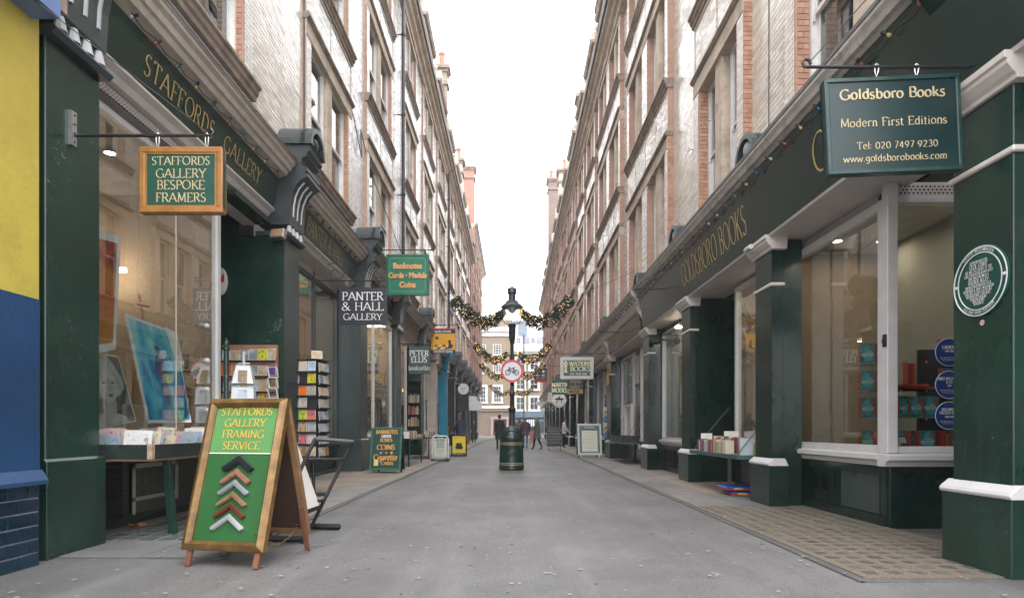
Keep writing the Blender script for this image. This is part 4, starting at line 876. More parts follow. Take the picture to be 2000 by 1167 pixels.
m=MB(); sx(-1,m,3.44,3.8,1.2,4.60,4.17,5.2); m.build('shop_fascia',pm('pale blue fascia panel',(.11,.17,.36),.4,bump=.05),YB)
m=MB(); sx(-1,m,3.5,3.7,4.2,4.75,4.3,4.7); m.build('soot_stone',STONED,YB)
m=MB(); sx(-1,m,3.95,4.3,4.6,4.9,-.01,7.5); m.build('party_gap_wall',pm('near black gap brick',(.03,.022,.02),.9,bump=.3),YB)  # near-black brick wall set back in the gap
MB().box(3.82,4.6,2.6,4.2,-.01,4.5).build('side_door_surround',GREEN2,T1,bev=.01)

# ------------------------------------------------------------------ hanging signs
def scrib(parent,M,rows,r,mat,name='small_print'):
    rr=random.Random(9); m=MB()
    for (a,b,z) in rows:
        x=a
        while x<b-.01:
            L=min(b-x,rr.uniform(.06,.16)*(b-a)*1.6); n=6
            m.tube([(x+L*k/n,z+rr.uniform(-1,1)*r*.9,.004) for k in range(n+1)],r*.55,3); x+=L+r*2
    m.xf(M); return m.build(name,mat,parent,world=False,norm=False)
def hang(name,label,rect,Y,board,rim=None,rimw=.035,th=.03,lines=None,lmat=None,roll=0,yaw=0,group=None,cat='sign',**kw):
    x0,y0,x1,y1=rect; a=W(x0,y1,Y); b=W(x1,y0,Y); w=b.x-a.x; h=b.z-a.z
    r=thing(name,label,cat,((a.x+b.x)/2,Y,a.z),0,group); r.rotation_euler=(0,R(roll),R(yaw))
    MB().box(-w/2+.002,w/2-.002,-th/2,th/2,.002,h-.002).build('board',board,r,world=False)
    if rim:
        f=MB(); q=rimw; t=th/2+.012
        for (A,B,C,D) in ((-w/2,w/2,h-q,h),(-w/2,w/2,0,q),(-w/2,-w/2+q,q,h-q),(w/2-q,w/2,q,h-q)): f.box(A,B,-t,t,C,D)
        f.build('frame',rim,r,world=False,bev=min(.008,q*.2))
        if q>.03:
            f=MB(); q2=q*1.35; t=th/2+.006
            for (A,B,C,D) in ((-w/2+q,w/2-q,h-q2,h-q),(-w/2+q,w/2-q,q,q2),(-w/2+q,-w/2+q2,q2,h-q2),(w/2-q2,w/2-q,q2,h-q2)): f.box(A,B,-t,t,C,D)
            f.build('inner_bead',rim,r,world=False)
    M=frameM((0,-th/2,0),(1,0,0),(0,0,1))
    if lines: letters(r,M,[(t,s*h,x*w,y*h)+tuple(e) for (t,s,x,y,*e) in lines],lmat,**kw)
    return r,w,h,M
SGRN=pm('sign green paint',(.006,.055,.042),.35,var=.12,scale=4,bump=.08,dirt=.08,dirtcol=(.06,.08,.07))
GFRAME=pm('honey gilt frame',(.27,.125,.033),.4,metal=.15,var=.2,scale=10,bump=.1)
hang('hanging_sign','green sign in a gilt frame reading STAFFORDS GALLERY BESPOKE FRAMERS',(277,290,438,418),5.14,SGRN,GFRAME,.047,.06,
 [('STAFFORDS',.125,-.0,.725),('GALLERY',.135,0,.53),('BESPOKE',.135,0,.355),('FRAMERS',.135,0,.165)],GOLDP,thick=.12,thin=.055,gap=.1,squeeze=1.08)
r,w,h,M=hang('hanging_sign','dark green sign reading Goldsboro Books Modern First Editions with a telephone number',(1614,153,1876,340),4.52,pm('sign dark green paint',(.003,.021,.022),.3,var=.12,scale=4,bump=.06),pm('sign rim green',(.006,.034,.032),.3,bump=.1,dirt=.12,dirtcol=(.2,.22,.2)),.03,.05,
 [('Goldsboro Books',.105,.0,.775,dict(thick=.2,thin=.09,gap=.09,squeeze=1.2)),('Modern First Editions',.086,0,.49,dict(squeeze=1.17)),('Tel: 020 7497 9230',.074,.02,.255,dict(squeeze=1.12)),('www.goldsborobooks.com',.072,0,.125,dict(squeeze=1.15))],GOLDP,roll=-2.4,thick=.13,thin=.06,gap=.08,squeeze=.93)
hang('hanging_sign','near black sign with white letters PANTER & HALL GALLERY',(662,562,756,634),11.4,pm('blue black sign board',(.008,.012,.022),.4,bump=.03),None,th=.04,lines=[('PANTER',.22,-.0,.66,dict(squeeze=1.12)),('& HALL',.22,0,.385,dict(squeeze=1.22)),('GALLERY',.17,0,.13,dict(squeeze=1.2))],lmat=WLET,thick=.14,thin=.06,gap=.1)
LGR=pm('bright green sign board',(.008,.15,.085),.4,var=.08,bump=.04)
r,w,h,M=hang('hanging_sign','bright green sign with gilt letters Banknotes Cards Medals Coins',(755,497,838,577),16.6,LGR,pm('green sign rim',(.008,.13,.075),.4),.05,.08)
for t,s,y in (('Banknotes',.195,.69),('Cards · Medals',.18,.46),('Coins',.195,.235)):
    sans(t,s*h,pm('copper gold raised letter',(.62,.33,.12),.4,metal=.2,bump=0),r,M@Matrix.Translation((0,y*h+.02,.008))@Matrix.Diagonal((.86,1,1,1)),ext=.008,off=.01)
ln=MB(); 
for (A,B,C,D) in ((.1,.9,.9,.91),(.1,.9,.09,.1),(.08,.09,.12,.88),(.91,.92,.12,.88)): ln.box((A-.5)*w,(B-.5)*w,-.042-.0,-.0405,C*h,D*h)
ln.build('painted_line',pm('thin green line',(.1,.4,.22),.5,bump=0),r,world=False)
hang('hanging_sign','grey green sign reading PETER ELLIS bookseller',(799,676,840,730),20,pm('slate green board',(.03,.07,.07),.5,bump=.05),None,th=.04,lines=[('PETER',.2,-.02,.65),('ELLIS',.2,-.02,.42),('bookseller',.16,0,.14,dict(squeeze=.85,thick=.12))],lmat=WLET,thick=.18,thin=.08,gap=.12,squeeze=.95)
r,w,h,M=hang('hanging_sign','yellow sign with dark bands reading MARCHPANE and CHILDRENS BOOKS',(842,641,889,690),27.5,pm('amber sign board',(.72,.36,.02),.5,var=.1,bump=.02),None,th=.05)
b1=MB(); b1.box(-w/2,w/2,-.034,-.026,h*.80,h*.94).box(-w/2,w/2,-.034,-.026,0,h*.14); b1.build('dark_band',pm('navy band',(.01,.02,.06),.5),r,world=False)
b1=MB(); b1.box(-w/2,w/2,-.034,-.026,h*.94,h); b1.build('red_band',pm('red band',(.35,.03,.03),.5),r,world=False)
letters(r,M@Matrix.Translation((0,0,.01)),[('MARCHPANE',.09*h,0,.825*h),("CHILDREN'S BOOKS",.085*h,0,.035*h,dict(squeeze=.78))],WLET,thick=.2,thin=.1,gap=.1)
b1=MB(); b1.lathe((.27*w,-.03,.48*h),[(.07,0),(.07,.006)],12,0,'y'); b1.hexa([(.2*w,-.036,.2*h),(.38*w,-.036,.2*h),(.38*w,-.028,.2*h),(.2*w,-.028,.2*h)],[(.24*w,-.036,.45*h),(.32*w,-.036,.45*h),(.32*w,-.028,.45*h),(.24*w,-.028,.45*h)]); b1.lathe((-.25*w,-.03,.62*h),[(.09,0),(.09,.006)],4,0,'y')
b1.build('painted_figure',BLACKP,r,world=False)
b1=MB()
for i in range(5):
    for j in range(2): b1.hexa([((-.42+.17*i+j*.06)*w,-.034,(.17+j*.1)*h),((-.34+.17*i+j*.06)*w,-.034,(.17+j*.1)*h),((-.34+.17*i+j*.06)*w,-.028,(.17+j*.1)*h),((-.42+.17*i+j*.06)*w,-.028,(.17+j*.1)*h)],[((-.36+.16*i+j*.06)*w,-.034,(.25+j*.1)*h),((-.28+.16*i+j*.06)*w,-.034,(.25+j*.1)*h),((-.28+.16*i+j*.06)*w,-.028,(.25+j*.1)*h),((-.36+.16*i+j*.06)*w,-.028,(.25+j*.1)*h)],(i+j)%2)
b1.build('painted_check',[WLET,pm('navy band',(.01,.02,.06),.5)],r,world=False)
# round sign with a cat's face, dark board below it, two blank white boards
p=W(905,759,36); r=thing('round_sign','white round hanging sign with a simple animal face','sign',(p.x,36,p.z-.33))
MB().lathe((0,0,.33),[(.33,-.02),(.33,.02)],24,0,'y').build('disc',pm('pale sign disc',(.6,.6,.58),.5,bump=0),r,world=False)
b=MB(); 
for dx in (-.1,.1): b.ball((dx,-.025,.36),(.035,.006,.03),8,5); b.tube([(dx*1.6,-.025,.48),(dx*1.9,-.025,.57),(dx*2.3,-.025,.47)],.008,4)
b.tube([(-.08,-.025,.25),(0,-.025,.22),(.08,-.025,.25)],.008,4); b.ball((0,-.025,.3),(.02,.006,.015),6,4); b.build('painted_face',BLACKP,r,world=False)
hang('hanging_sign','black board with gold lines of lettering under the round animal sign',(894,771,915,802),36.2,BLACKM,None,th=.04,);r_=bpy.data.objects['hanging_sign.005']; scrib(r_,frameM((0,-.022,0),(1,0,0),(0,0,1)),[(-.2,.2,z) for z in (.78,.64,.5,.36,.24,.14)],.016,GOLDP)
hang('hanging_sign','upper blank white board of the overlapping pair',(916,773,932,801),42,pm('white acrylic board',(.6,.64,.68),.4,bump=0),None,th=.05)
hang('hanging_sign','lower wider blank white board of the overlapping pair',(924,783,941,800),44,pm('white acrylic board',(.6,.64,.68),.4,bump=0),None,th=.05)
# right
WB=pm('teal sign board',(.012,.10,.115),.4,var=.1,bump=.03)
r,w,h,M=hang('hanging_sign','teal sign with a white frame reading WATKINS BOOKS',(1094,697,1159,740),22,WB,WHITE,.09,.08,[('WATKINS',.2,.1,.6,dict(squeeze=.95)),('BOOKS',.21,.1,.36,dict(squeeze=1.1)),('020 7836 2182',.1,.05,.19)],pm('cream gold lettering',(.75,.62,.35),.5,bump=0),thick=.18,thin=.08,gap=.09)
e_=MB(); e_.tube([(-.36*w,-.05,.28*h),(-.33*w,-.05,.5*h),(-.37*w,-.05,.72*h)],[.03,.05,.03],6); e_.tube([(-.3*w,-.05,.28*h),(-.33*w,-.05,.5*h),(-.28*w,-.05,.72*h)],[.025,.03,.02],6); e_.ball((-.33*w,-.05,.76*h),(.05,.01,.05),8,5); e_.build('emblem',pm('cream gold lettering',(.75,.62,.35),.5,bump=0),r,world=False)
hang('hanging_sign','green sign with cream block letters beginning MARTIN, half hidden',(1078,743,1110,770),27.2,LGR and pm('mid green sign',(.008,.12,.07),.45),None,th=.05,lines=[('MARTIN',.3,.0,.55,dict(squeeze=.9)),('MODELS',.3,.05,.16,dict(squeeze=.95))],lmat=pm('cream block letter',(.75,.7,.5),.5,bump=0),thick=.26,thin=.14)
hang('hanging_sign','dark grey sign with a tan strip reading TRAVIS & EMERY MUSIC',(1108,741,1139,768),26.3,pm('charcoal sign',(.045,.05,.05),.5),None,th=.05,lines=[('TRAVIS',.2,.0,.76),('&',.14,0,.6),('EMERY',.2,0,.37)],lmat=pm('dull gold letter',(.3,.25,.16),.5,bump=0),thick=.2,thin=.1)
p=W(1123,764,26.25); r=MB().box(p.x-.34,p.x+.34,26.22,26.27,p.z-.1,p.z+.1); tag(r.build('sign_strip',pm('tan strip',(.38,.28,.14),.5),None),'tan strip at the foot of the dark grey MUSIC sign','sign'); letters(bpy.data.objects['sign_strip'],frameM((0,-.03,.03),(1,0,0),(0,0,1)),[('MUSIC',.14,0,0)],BLACKP,thick=.2,thin=.1)
p=W(1092,781,31); r=thing('round_sign','white round sign with a scalloped lower edge and a black table emblem','sign',(p.x,31,p.z-.36))
MB().lathe((0,0,.36),[(.37,-.02),(.37,.02)],24,0,'y').build('disc',pm('white sign disc',(.7,.7,.68),.5,bump=0),r,world=False)
b=MB(); b.box(-.2,.2,-.035,-.02,.38,.46); b.box(-.14,-.1,-.035,-.02,.2,.38); b.box(.1,.14,-.035,-.02,.2,.38); b.box(-.04,.04,-.035,-.02,.46,.56)
for i in range(14):
    a=R(200+i*140/13); b.box(.31*math.cos(a)-.012,.31*math.cos(a)+.012,-.035,-.02,.36+.31*math.sin(a)-.02,.36+.31*math.sin(a)+.02)
b.build('emblem',BLACKP,r,world=False)
r,w,h,M=hang('hanging_sign','dark blue sign with painted eyes and a red lower band',(1043,719,1068,746),38,pm('navy sign board',(.02,.035,.07),.5),None,th=.05)
b=MB(); b.box(-w/2,w/2,-.034,-.026,0,h*.22); b.build('red_band',pm('red band',(.35,.03,.03),.5),r,world=False)
b=MB(); 
for dx in (-.22,.22): b.ball((dx*w,-.03,.78*h),(.09,.008,.09),10,5); b.ball((dx*w,-.03,.5*h),(.12,.008,.05),10,5,1); b.tube([(dx*w-.1,-.03,.36*h),(dx*w,-.03,.30*h),(dx*w+.1,-.03,.36*h)],.02,5,2)
b.build('painted_eyes',[WLET,pm('pale blue paint',(.3,.45,.55),.5),pm('yellow paint',(.6,.45,.1),.5)],r,world=False)
hang('hanging_sign','pink and white hanging sign beside the round table emblem',(1070,766,1079,785),33,pm('pale pink board',(.6,.5,.52),.5,bump=0),None,th=.04)
hang('hanging_sign','small white sign hanging below the one with painted eyes',(1047,783,1054,792),46,pm('white sign disc',(.7,.7,.68),.5,bump=0),None,th=.04)

def bracket(label,s,Xw,xe,Y,z,hangers=(),zh=0,r=.012,scroll=False,stay=None,plate=True):
    """Iron arm from the wall at |x|=Xw out to world x=xe."""
    b=MB(); b.tube([(s*Xw,Y,z),(xe,Y,z)],r,8); 
    if plate: b.box(min(s*Xw,s*(Xw-.02)),max(s*Xw,s*(Xw-.02)),Y-.03,Y+.03,z-.14,z+.2)
    d=1 if xe>s*Xw else -1
    b.tube([(xe,Y,z),(xe+d*.02,Y,z+.03),(xe,Y,z+.06),(xe-d*.03,Y,z+.05),(xe-d*.045,Y,z+.02)],r*.9,6)
    if scroll:
        sp=[]
        for k in range(26): a=k*.35; rr=.02+.0075*k; sp.append((s*(Xw-.42)+rr*math.cos(a),Y,z-.0+.2+rr*math.sin(a)-.05))
        b.tube(sp,.007,5); b.tube([(s*Xw,Y,z+.15),(s*(Xw-.25),Y,z+.02)],.008,5)
    o=b.build('sign_bracket',BLACKM,None,smooth=True); tag(o,label,'bracket','iron sign brackets')
    if hangers:
        for x in hangers:
            h=MB(); h.tube([(x,Y-.004,z+.022),(x+.016,Y-.004,z+.005),(x+.012,Y,z-(z-zh)*.5),(x,Y+.004,zh+.0),(x-.012,Y,z-(z-zh)*.5),(x-.014,Y,z+.01),(x,Y-.004,z+.022)],.0045,5)
            h.build('hook',STEEL,o,smooth=True)
    if stay:
        st=MB().tube([(xe-d*.03,Y,z+.03),stay],.004,5); st.build('stay_wire',BLACKM,o)
    return o
zb=W(0,265,5.14).z; bracket('iron arm with a slotted steel wall plate holding the gilt framed sign',-1,3.75,W(412,0,5.14).x,5.14,zb,(W(308,0,5.14).x,W(404,0,5.14).x),W(0,292,5.14).z,.013,stay=(-3.6,4.3,4.25),plate=False)
m=MB(); m.box(-3.75,-3.72,5.1,5.16,zb-.09,zb+.2); pl=m.build('wall_plate',STEEL,bpy.data.objects['sign_bracket']); 
m=MB(); [m.lathe((-3.718,5.13,zb-.06+k*.075),[(.009,0),(.008,.006)],6,0,'x') for k in range(4)]; m.build('bolt',BLACKM,pl)
zb=W(0,131,4.52).z; bracket('long iron rod with an S shaped hook holding the dark green bookshop sign',1,3.52,W(1572,0,4.52).x,4.52,zb,(W(1712,0,4.52).x,W(1790,0,4.52).x),W(0,150,4.52).z,.012,stay=(3.3,3.2,4.9))
bracket('scrolled iron bracket over the near black gallery sign',-1,3.75,W(750,0,11.4).x,11.4,W(0,548,11.4).z,(W(678,0,11.4).x,W(745,0,11.4).x),W(0,562,11.4).z,.012,True,stay=(-3.7,10.8,4.4))
bracket('iron arm holding the bright green banknotes sign',-1,3.8,W(845,0,16.6).x,16.6,W(0,488,16.6).z,(W(770,0,16.6).x,W(825,0,16.6).x),W(0,497,16.6).z,.014,stay=(-3.8,14.8,4.9))
for (lab,s,px,Y,py,hp) in (('iron arm holding the grey green bookseller sign',-1,842,20,671,676),('iron arm holding the yellow chess painted sign',-1,893,27.5,634,641),('iron arm holding the round animal face sign',-1,912,36,745,749),('iron arm holding the blank white boards',-1,945,42,767,773),('iron arm holding the teal framed sign',1,1088,22,690,697),('iron arm holding the green and dark grey signs',1,1078,27,738,743),('iron arm holding the round emblem sign',1,1082,31,766,771),('iron arm holding the sign with painted eyes',1,1041,38,714,719)):
    xe=W(px,0,Y).x; bracket(lab,s,3.75 if s<0 else 3.45,xe,Y,W(0,py,Y).z,(xe-s*-.0+s*.15,xe+s*.6),W(0,hp,Y).z,.016,stay=(s*3.7,Y-1.2,W(0,py,Y).z+.8))
# empty brackets, ringed wall ties
for (Y,z,L,lab) in ((13.6,4.2,.75,'bare iron bracket above the gold lettered fascia with a slanting stay'),(18.0,3.95,.9,'bare iron bracket nearest the esoteric bookshop fascia'),(25.5,3.9,.9,'bare iron bracket past the teal framed sign')):
    bracket(lab,1,3.45,3.45-L,Y,z,stay=(3.6,Y-.3,z+.6))
for i,(px,py,Y) in enumerate(((1422,172,10.6),(1380,236,11.4),(1347,292,12.3))):
    p=W(px,py,Y); b=MB(); b.tube([(p.x,Y,p.z),(3.74,Y,p.z)],.009,6); b.tube([(p.x-.03+.03*math.cos(a*.7),Y,p.z+.03*math.sin(a*.7)) for a in range(10)],.007,5)
    tag(b.build('wall_eye_bolt',STEEL,None,smooth=True),['uppermost pale ringed bolt sticking out beside the near right window','middle pale ringed bolt in front of the window mullion','lowest pale ringed bolt on the glazed brick'][i],'wall tie','ringed wall bolts')

# ------------------------------------------------------------------ A-boards
def chev(mb,cx,cz,w,t,th,mi,rise=.62):
    h=w/2*rise; y0,y1=-th,0
    for sgn in (-1,1):
        a=[(cx,y0,cz+h),(cx+sgn*w/2,y0,cz-h*.2),(cx+sgn*(w/2-t*.75),y0,cz-h*.2-t*.62),(cx,y0,cz+h-t*1.25)]
        b=[(p[0],y1,p[2]) for p in a]; inn=[(p[0]*.999+cx*.001,y0-.008,p[2]-t*.1) for p in a]
        mb.hexa(a,b,mi)
AB=thing('sandwich_board','large gilt framed green sandwich board reading STAFFORDS GALLERY FRAMING SERVICE with six frame corner samples','sandwich board',(-2.22,4.60,0),R(-10.7))
til=math.atan2(.34,1.17); H=1.225; wd=.70
MF=Matrix.Translation((0,.02,.12))@Matrix.Rotation(-til,4,'X')
GB2=pm('antique gilt moulding',(.17,.095,.03),.36,metal=.35,var=.4,scale=9,bump=.15,dirt=.5,dirtcol=(.07,.04,.015))
f=MB(); q=.075
def mitre(mb,w,h,q,y0,y1,mi=0,steps=((0,0),(.25,-.016),(.6,-.03),(.82,-.012),(1,0.006))):
    O=[(-w/2,0),(w/2,0),(w/2,h),(-w/2,h)]; sg=[(1,1),(-1,1),(-1,-1),(1,-1)]
    for k in range(4):
        a,b=O[k],O[(k+1)%4]; sa,sb=sg[k],sg[(k+1)%4]
        pr=[(0,y1)]+[(u,y0+d) for u,d in steps]+[(1,y1)]; n=len(pr)
        vs=[(a[0]+sa[0]*u*q,d,a[1]+sa[1]*u*q) for u,d in pr]+[(b[0]+sb[0]*u*q,d,b[1]+sb[1]*u*q) for u,d in pr]
        mb.add(vs,[(i,i+1,n+i+1,n+i) for i in range(n-1)]+[(n-1,0,n,2*n-1),tuple(range(n)),tuple(range(2*n-1,n-1,-1))],mi)
mitre(f,wd,H,q,-.02,.03); f.xf(MF); f.build('frame',GB2,AB,world=False)
GRNA=pm('leaf green board',(.018,.09,.022),.4,var=.15,scale=3,bump=.05,dirt=.15,dirtcol=(.015,.1,.02)); GRNB=pm('lighter green sticker',(.085,.235,.075),.4,var=.08,scale=2,bump=.02)
m=MB(); m.box(-wd/2+q-.01,wd/2-q+.01,0,.02,q-.01,H-q+.01); m.xf(MF); m.build('panel',GRNA,AB,world=False)
m=MB(); m.box(-wd/2+q,wd/2-q,-.004,-.001,.775,H-q-.005); m.xf(MF); m.build('poster',GRNB,AB,world=False)
m=MB(); m.box(-wd/2+q,wd/2-q,-.006,-.001,.765,.773); m.xf(MF); m.build('white_strip',WLET,AB,world=False)
letters(AB,MF@frameM((0,-.005,0),(1,0,0),(0,0,1)),[('STAFFORDS',.064,0,1.085,dict(squeeze=1.12)),('GALLERY',.064,0,.99,dict(squeeze=1.12)),('FRAMING',.064,0,.895,dict(squeeze=1.12)),('SERVICE',.064,0,.80,dict(squeeze=1.12))],pm('mustard lettering',(.5,.32,.05),.5,bump=0),thick=.15,thin=.06,gap=.09)
cm=[pm('black frame sample',(.012,.012,.014),.25,bump=0),pm('pink brown frame sample',(.20,.09,.065),.4,var=.3,scale=30),pm('silver frame sample',(.34,.36,.38),.3,metal=.6),pm('bronze frame sample',(.30,.18,.10),.3,metal=.5,var=.3,scale=20),pm('mahogany frame sample',(.10,.022,.01),.3),pm('pewter frame sample',(.42,.42,.43),.35,metal=.5)]
for i,(z,w,t) in enumerate(((.665,.28,.056),(.558,.27,.042),(.468,.275,.040),(.375,.27,.036),(.285,.275,.034),(.195,.29,.040))):
    m=MB(); chev(m,.012-.0*i,z,w,t,.028,0); m2=MB(); chev(m2,.012,z-t*.30,w*.93,t*.45,.036,0); m.v+=[];
    m.xf(MF); o=m.build('frame_corner_sample',cm[i],AB,world=False,bev=.003)
    m2.xf(MF); m2.build('raised_bead',cm[i],o,world=False)
WOODR=pm('red brown timber',(.14,.055,.03),.55,var=.3,scale=6,bump=.15); WOODT=pm('tan timber edge',(.19,.10,.045),.6,var=.25,scale=8,bump=.15); WOODD=pm('dark brown back board',(.045,.022,.014),.6,var=.2)
for sg in (-1,1):
    m=MB(); x=sg*(wd/2-.06); m.box(x-.022,x+.022,-.0,.03,-.12,.3); m.xf(MF); m.build('leg',WOODR,AB,world=False,bev=.003)
MBk=Matrix.Translation((0,.74,.0))@Matrix.Rotation(math.atan2(.38,1.3),4,'X')
for sg in (-1,1):
    m=MB(); x=sg*(wd/2-.03); m.box(x-.03,x+.03,-.02,.02,.16,1.33); m.xf(MBk); m.build('rear_stile',WOODT,AB,world=False,bev=.003)
    m=MB(); m.box(x-.02,x+.02,-.045,-.0201,0,.42); m.xf(MBk); m.build('leg',WOODR,AB,world=False,bev=.003)
m=MB(); m.box(-wd/2+.06,wd/2-.06,-.008,.008,.2,1.33); m.xf(MBk); m.build('rear_panel',WOODD,AB,world=False)
m=MB(); m.box(-wd/2+.06,wd/2-.06,-.019,.019,.16,.21); m.xf(MBk); m.build('rear_rail',WOODT,AB,world=False)
ch=MB()
for k in range(16):
    t=k/15; p=Vector((wd/2-.1,.06+.66*t,.26-.14*math.sin(math.pi*t))); a=k%2*math.pi/2
    ch.tube([(p.x+.008*math.cos(a)*math.cos(j*1.05),p.y+.026*math.sin(j*1.05),p.z+.008*(math.sin(a) if a else .4)*math.cos(j*1.05)) for j in range(7)],.0032,4)
ch.build('chain',BRASS,AB,world=False)

# tilted black metal stand with a white panel behind the board
ST=thing('metal_sign_stand','black metal swing stand tipped sideways, empty and leaning behind the gilt framed board','sign stand',(-2.1,6.0,0))
def bar(a,b,w,mat=BLACKM,name='stand_bar',par=ST):
    m=MB(); m.tube([a,b],w,4); return m.build(name,mat,par)
bar((-2.62,5.62,.035),(-1.92,5.6,.035),.03); bar((-2.32,6.36,.035),(-1.80,6.30,.035),.032)
bar((-2.28,5.66,.05),(-1.945,5.95,.955),.020); bar((-2.10,6.33,.05),(-1.745,6.60,.915),.020)
bar((-1.945,5.95,.955),(-1.745,6.60,.915),.022,pm('worn steel bar',(.12,.12,.13),.35,metal=.6),'top_bar'); bar((-2.02,5.94,.76),(-1.83,6.52,.73),.014)
bar((-2.27,5.72,.30),(-2.0,6.42,.30),.016)
for (x,y,z) in ((-1.93,5.6,.012),(-2.58,5.62,.012)): MB().box(x-.025,x+.025,y-.03,y+.03,0,.06).build('foot',BLACKM,ST)
m=MB(); m.hexa([(-2.04,5.5,.26),(-2.02,6.32,.26),(-2.035,6.32,.255),(-2.055,5.5,.255)],[(-2.30,5.5,1.0),(-2.28,6.30,1.0),(-2.295,6.30,.995),(-2.315,5.5,.995)])
tag(m.build('white_panel',pm('off white panel',(.62,.6,.55),.5,var=.06),None),'off white board with a black lower edge propped inside the tipped metal stand','board')
m=MB(); m.hexa([(-2.03,5.48,.22),(-2.01,6.34,.22),(-2.045,6.34,.215),(-2.065,5.48,.215)],[(-2.045,5.48,.27),(-2.025,6.34,.27),(-2.06,6.34,.265),(-2.08,5.48,.265)]); m.build('black_edge',BLACKP,bpy.data.objects['white_panel'])

def aboard(label,x0,x1,ytop,yfoot,rz,face,edge,draw=None,lean=.2,leg=.1,fr=.04,rearm=None,name='sandwich_board'):
    Y=EYE*F/(yfoot-HY); a=W(x0,0,Y).x; b=W(x1,0,Y).x; w=b-a; h=(HY-ytop)*(Y+lean)/F+EYE
    r=thing(name,label,'sandwich board',((a+b)/2,Y,0),R(rz)); L=math.hypot(h,lean); t=math.atan2(lean,h)
    M=Matrix.Rotation(-t,4,'X'); Mr=Matrix.Translation((0,lean*2,0))@Matrix.Rotation(t,4,'X')
    m=MB(); m.box(-w/2+fr,w/2-fr,-.012,.012,leg+fr,L-fr); m.xf(M); m.build('panel',face,r,world=False)
    m=MB()
    for (A,B,C,D) in ((-w/2,w/2,L-fr,L),(-w/2,w/2,leg,leg+fr),(-w/2,-w/2+fr,leg+fr,L-fr),(w/2-fr,w/2,leg+fr,L-fr)): m.box(A,B,-.02,.02,C,D)
    m.xf(M); m.build('frame',edge,r,world=False,bev=.004)
    for sg in (-1,1):
        x=sg*(w/2-.12*w); m=MB(); m.box(x-.02,x+.02,-.018,.018,0,leg); m.xf(M); m.build('leg',edge,r,world=False)
        m=MB(); m.box(x-.02,x+.02,-.018,.018,0,leg); m.xf(Mr); m.build('leg',rearm or edge,r,world=False)
    m=MB(); m.box(-w/2,w/2,-.015,.015,leg,L-.01); m.xf(Mr); m.build('rear_panel',rearm or edge,r,world=False)
    FM=M@frameM((0,-.013,leg),(1,0,0),(0,0,1))
    if draw: draw(r,FM,w,L-leg)
    return r
def d_bank(r,M,w,h):
    letters(r,M,[('BANKNOTES',.09*h,0,.845*h,dict(squeeze=.8)),('BONDS',.075*h,0,.66*h),('COINS',.115*h,0,.475*h,dict(squeeze=1.05)),('CARDS',.075*h,.07*w,.12*h),('Cigarette',.13*h,0,.235*h,dict(squeeze=.85,serif=False,nib=40))],ORNG,thick=.24,thin=.11,gap=.08)
    m=MB(); m.box(-.22*w,.12*w,.002,.004,0,0) if 0 else None
    def strip(nm,mat,A,B,C,D):
        m=MB(); m.box(A*w,B*w,C*h,D*h,.002,.005); m.xf(M); m.build(nm,mat,r,world=False)
    strip('banknote',pm('pale blue banknote',(.4,.47,.52),.6,var=.4,scale=30),-.17,.15,.755,.825); strip('cigarette_card',pm('cream cigarette card',(.6,.5,.2),.6,var=.3,scale=30),-.36,-.22,.1,.24)
    strip('painted_rule',LGR,-.3,.32,.645,.65); strip('painted_rule',LGR,-.3,.32,.35,.355)
    for i,c in enumerate(((.25,.25,.35),(.5,.15,.08),(.5,.35,.15))):
        m=MB(); m.lathe(((-.15+.17*i)*w,.40*h,.002),[(.032,0),(.03,.006)],14); m.xf(M); m.build('coin',pm('painted coin %d'%i,c,.4,bump=0),r,world=False)
aboard('dark green sandwich board with orange lettering BANKNOTES BONDS COINS CARDS',720,782,834,925,-4,pm('forest green board',(.008,.05,.035),.4,var=.15),pm('worn green board edge',(.03,.12,.085),.5,var=.3,scale=8),d_bank,lean=.24,leg=.09,fr=.045,rearm=BLACKM)
def d_peter(r,M,w,h):
    letters(r,M,[('PETER',.13*h,0,.80*h),('ELLIS',.13*h,0,.64*h),('bookseller',.1*h,0,.51*h,dict(squeeze=.8,thick=.12))],pm('grey green print',(.08,.11,.1),.6,bump=0),thick=.2,thin=.09,squeeze=.9)
    scrib(r,M,[(-.3*w,.3*w,.4*h),(-.2*w,.2*w,.32*h),(-.25*w,.25*w,.24*h),(-.15*w,.15*w,.16*h)],.007,pm('grey green print',(.08,.11,.1),.6,bump=0))
def swing(label,x0,x1,yt,yf,face,tube_,draw,rz=0):
    Y=EYE*F/(yf-HY); a=W(x0,0,Y).x; b=W(x1,0,Y).x; w=b-a; h=(HY-yt)*Y/F+EYE; r=thing('swing_sign',label,'pavement sign',((a+b)/2,Y,0),R(rz))
    m=MB(); q=.09; m.tube([(-w/2+.02,0,.1),(-w/2+.02,0,h-q),(-w/2+.02+q*.3,0,h-q*.3),(-w/2+.02+q,0,h),(w/2-.02-q,0,h),(w/2-.02-q*.3,0,h-q*.3),(w/2-.02,0,h-q),(w/2-.02,0,.1)],.02,8); m.build('frame',tube_,r,world=False,smooth=True)
    m=MB(); m.ext([(-w/2,-.0),(-w/2,.09),(-w/2+.03,.1),(-w*.2,.06),(w*.2,.06),(w/2-.03,.1),(w/2,.09),(w/2,0)],-.22,.22,'y'); m.build('ballast_base',BLACKP,r,world=False,bev=.01)
    m=MB(); m.box(-w/2+.06,w/2-.06,-.012,.012,.13,h-.06); m.build('panel',face,r,world=False)
    for sg in (-1,1): MB().box(sg*w*.25-.02,sg*w*.25+.02,-.02,.02,h-.08,h-.01).build('clip',BLACKP,r,world=False)
    draw(r,frameM((0,-.013,.13),(1,0,0),(0,0,1)),w-.12,h-.19)
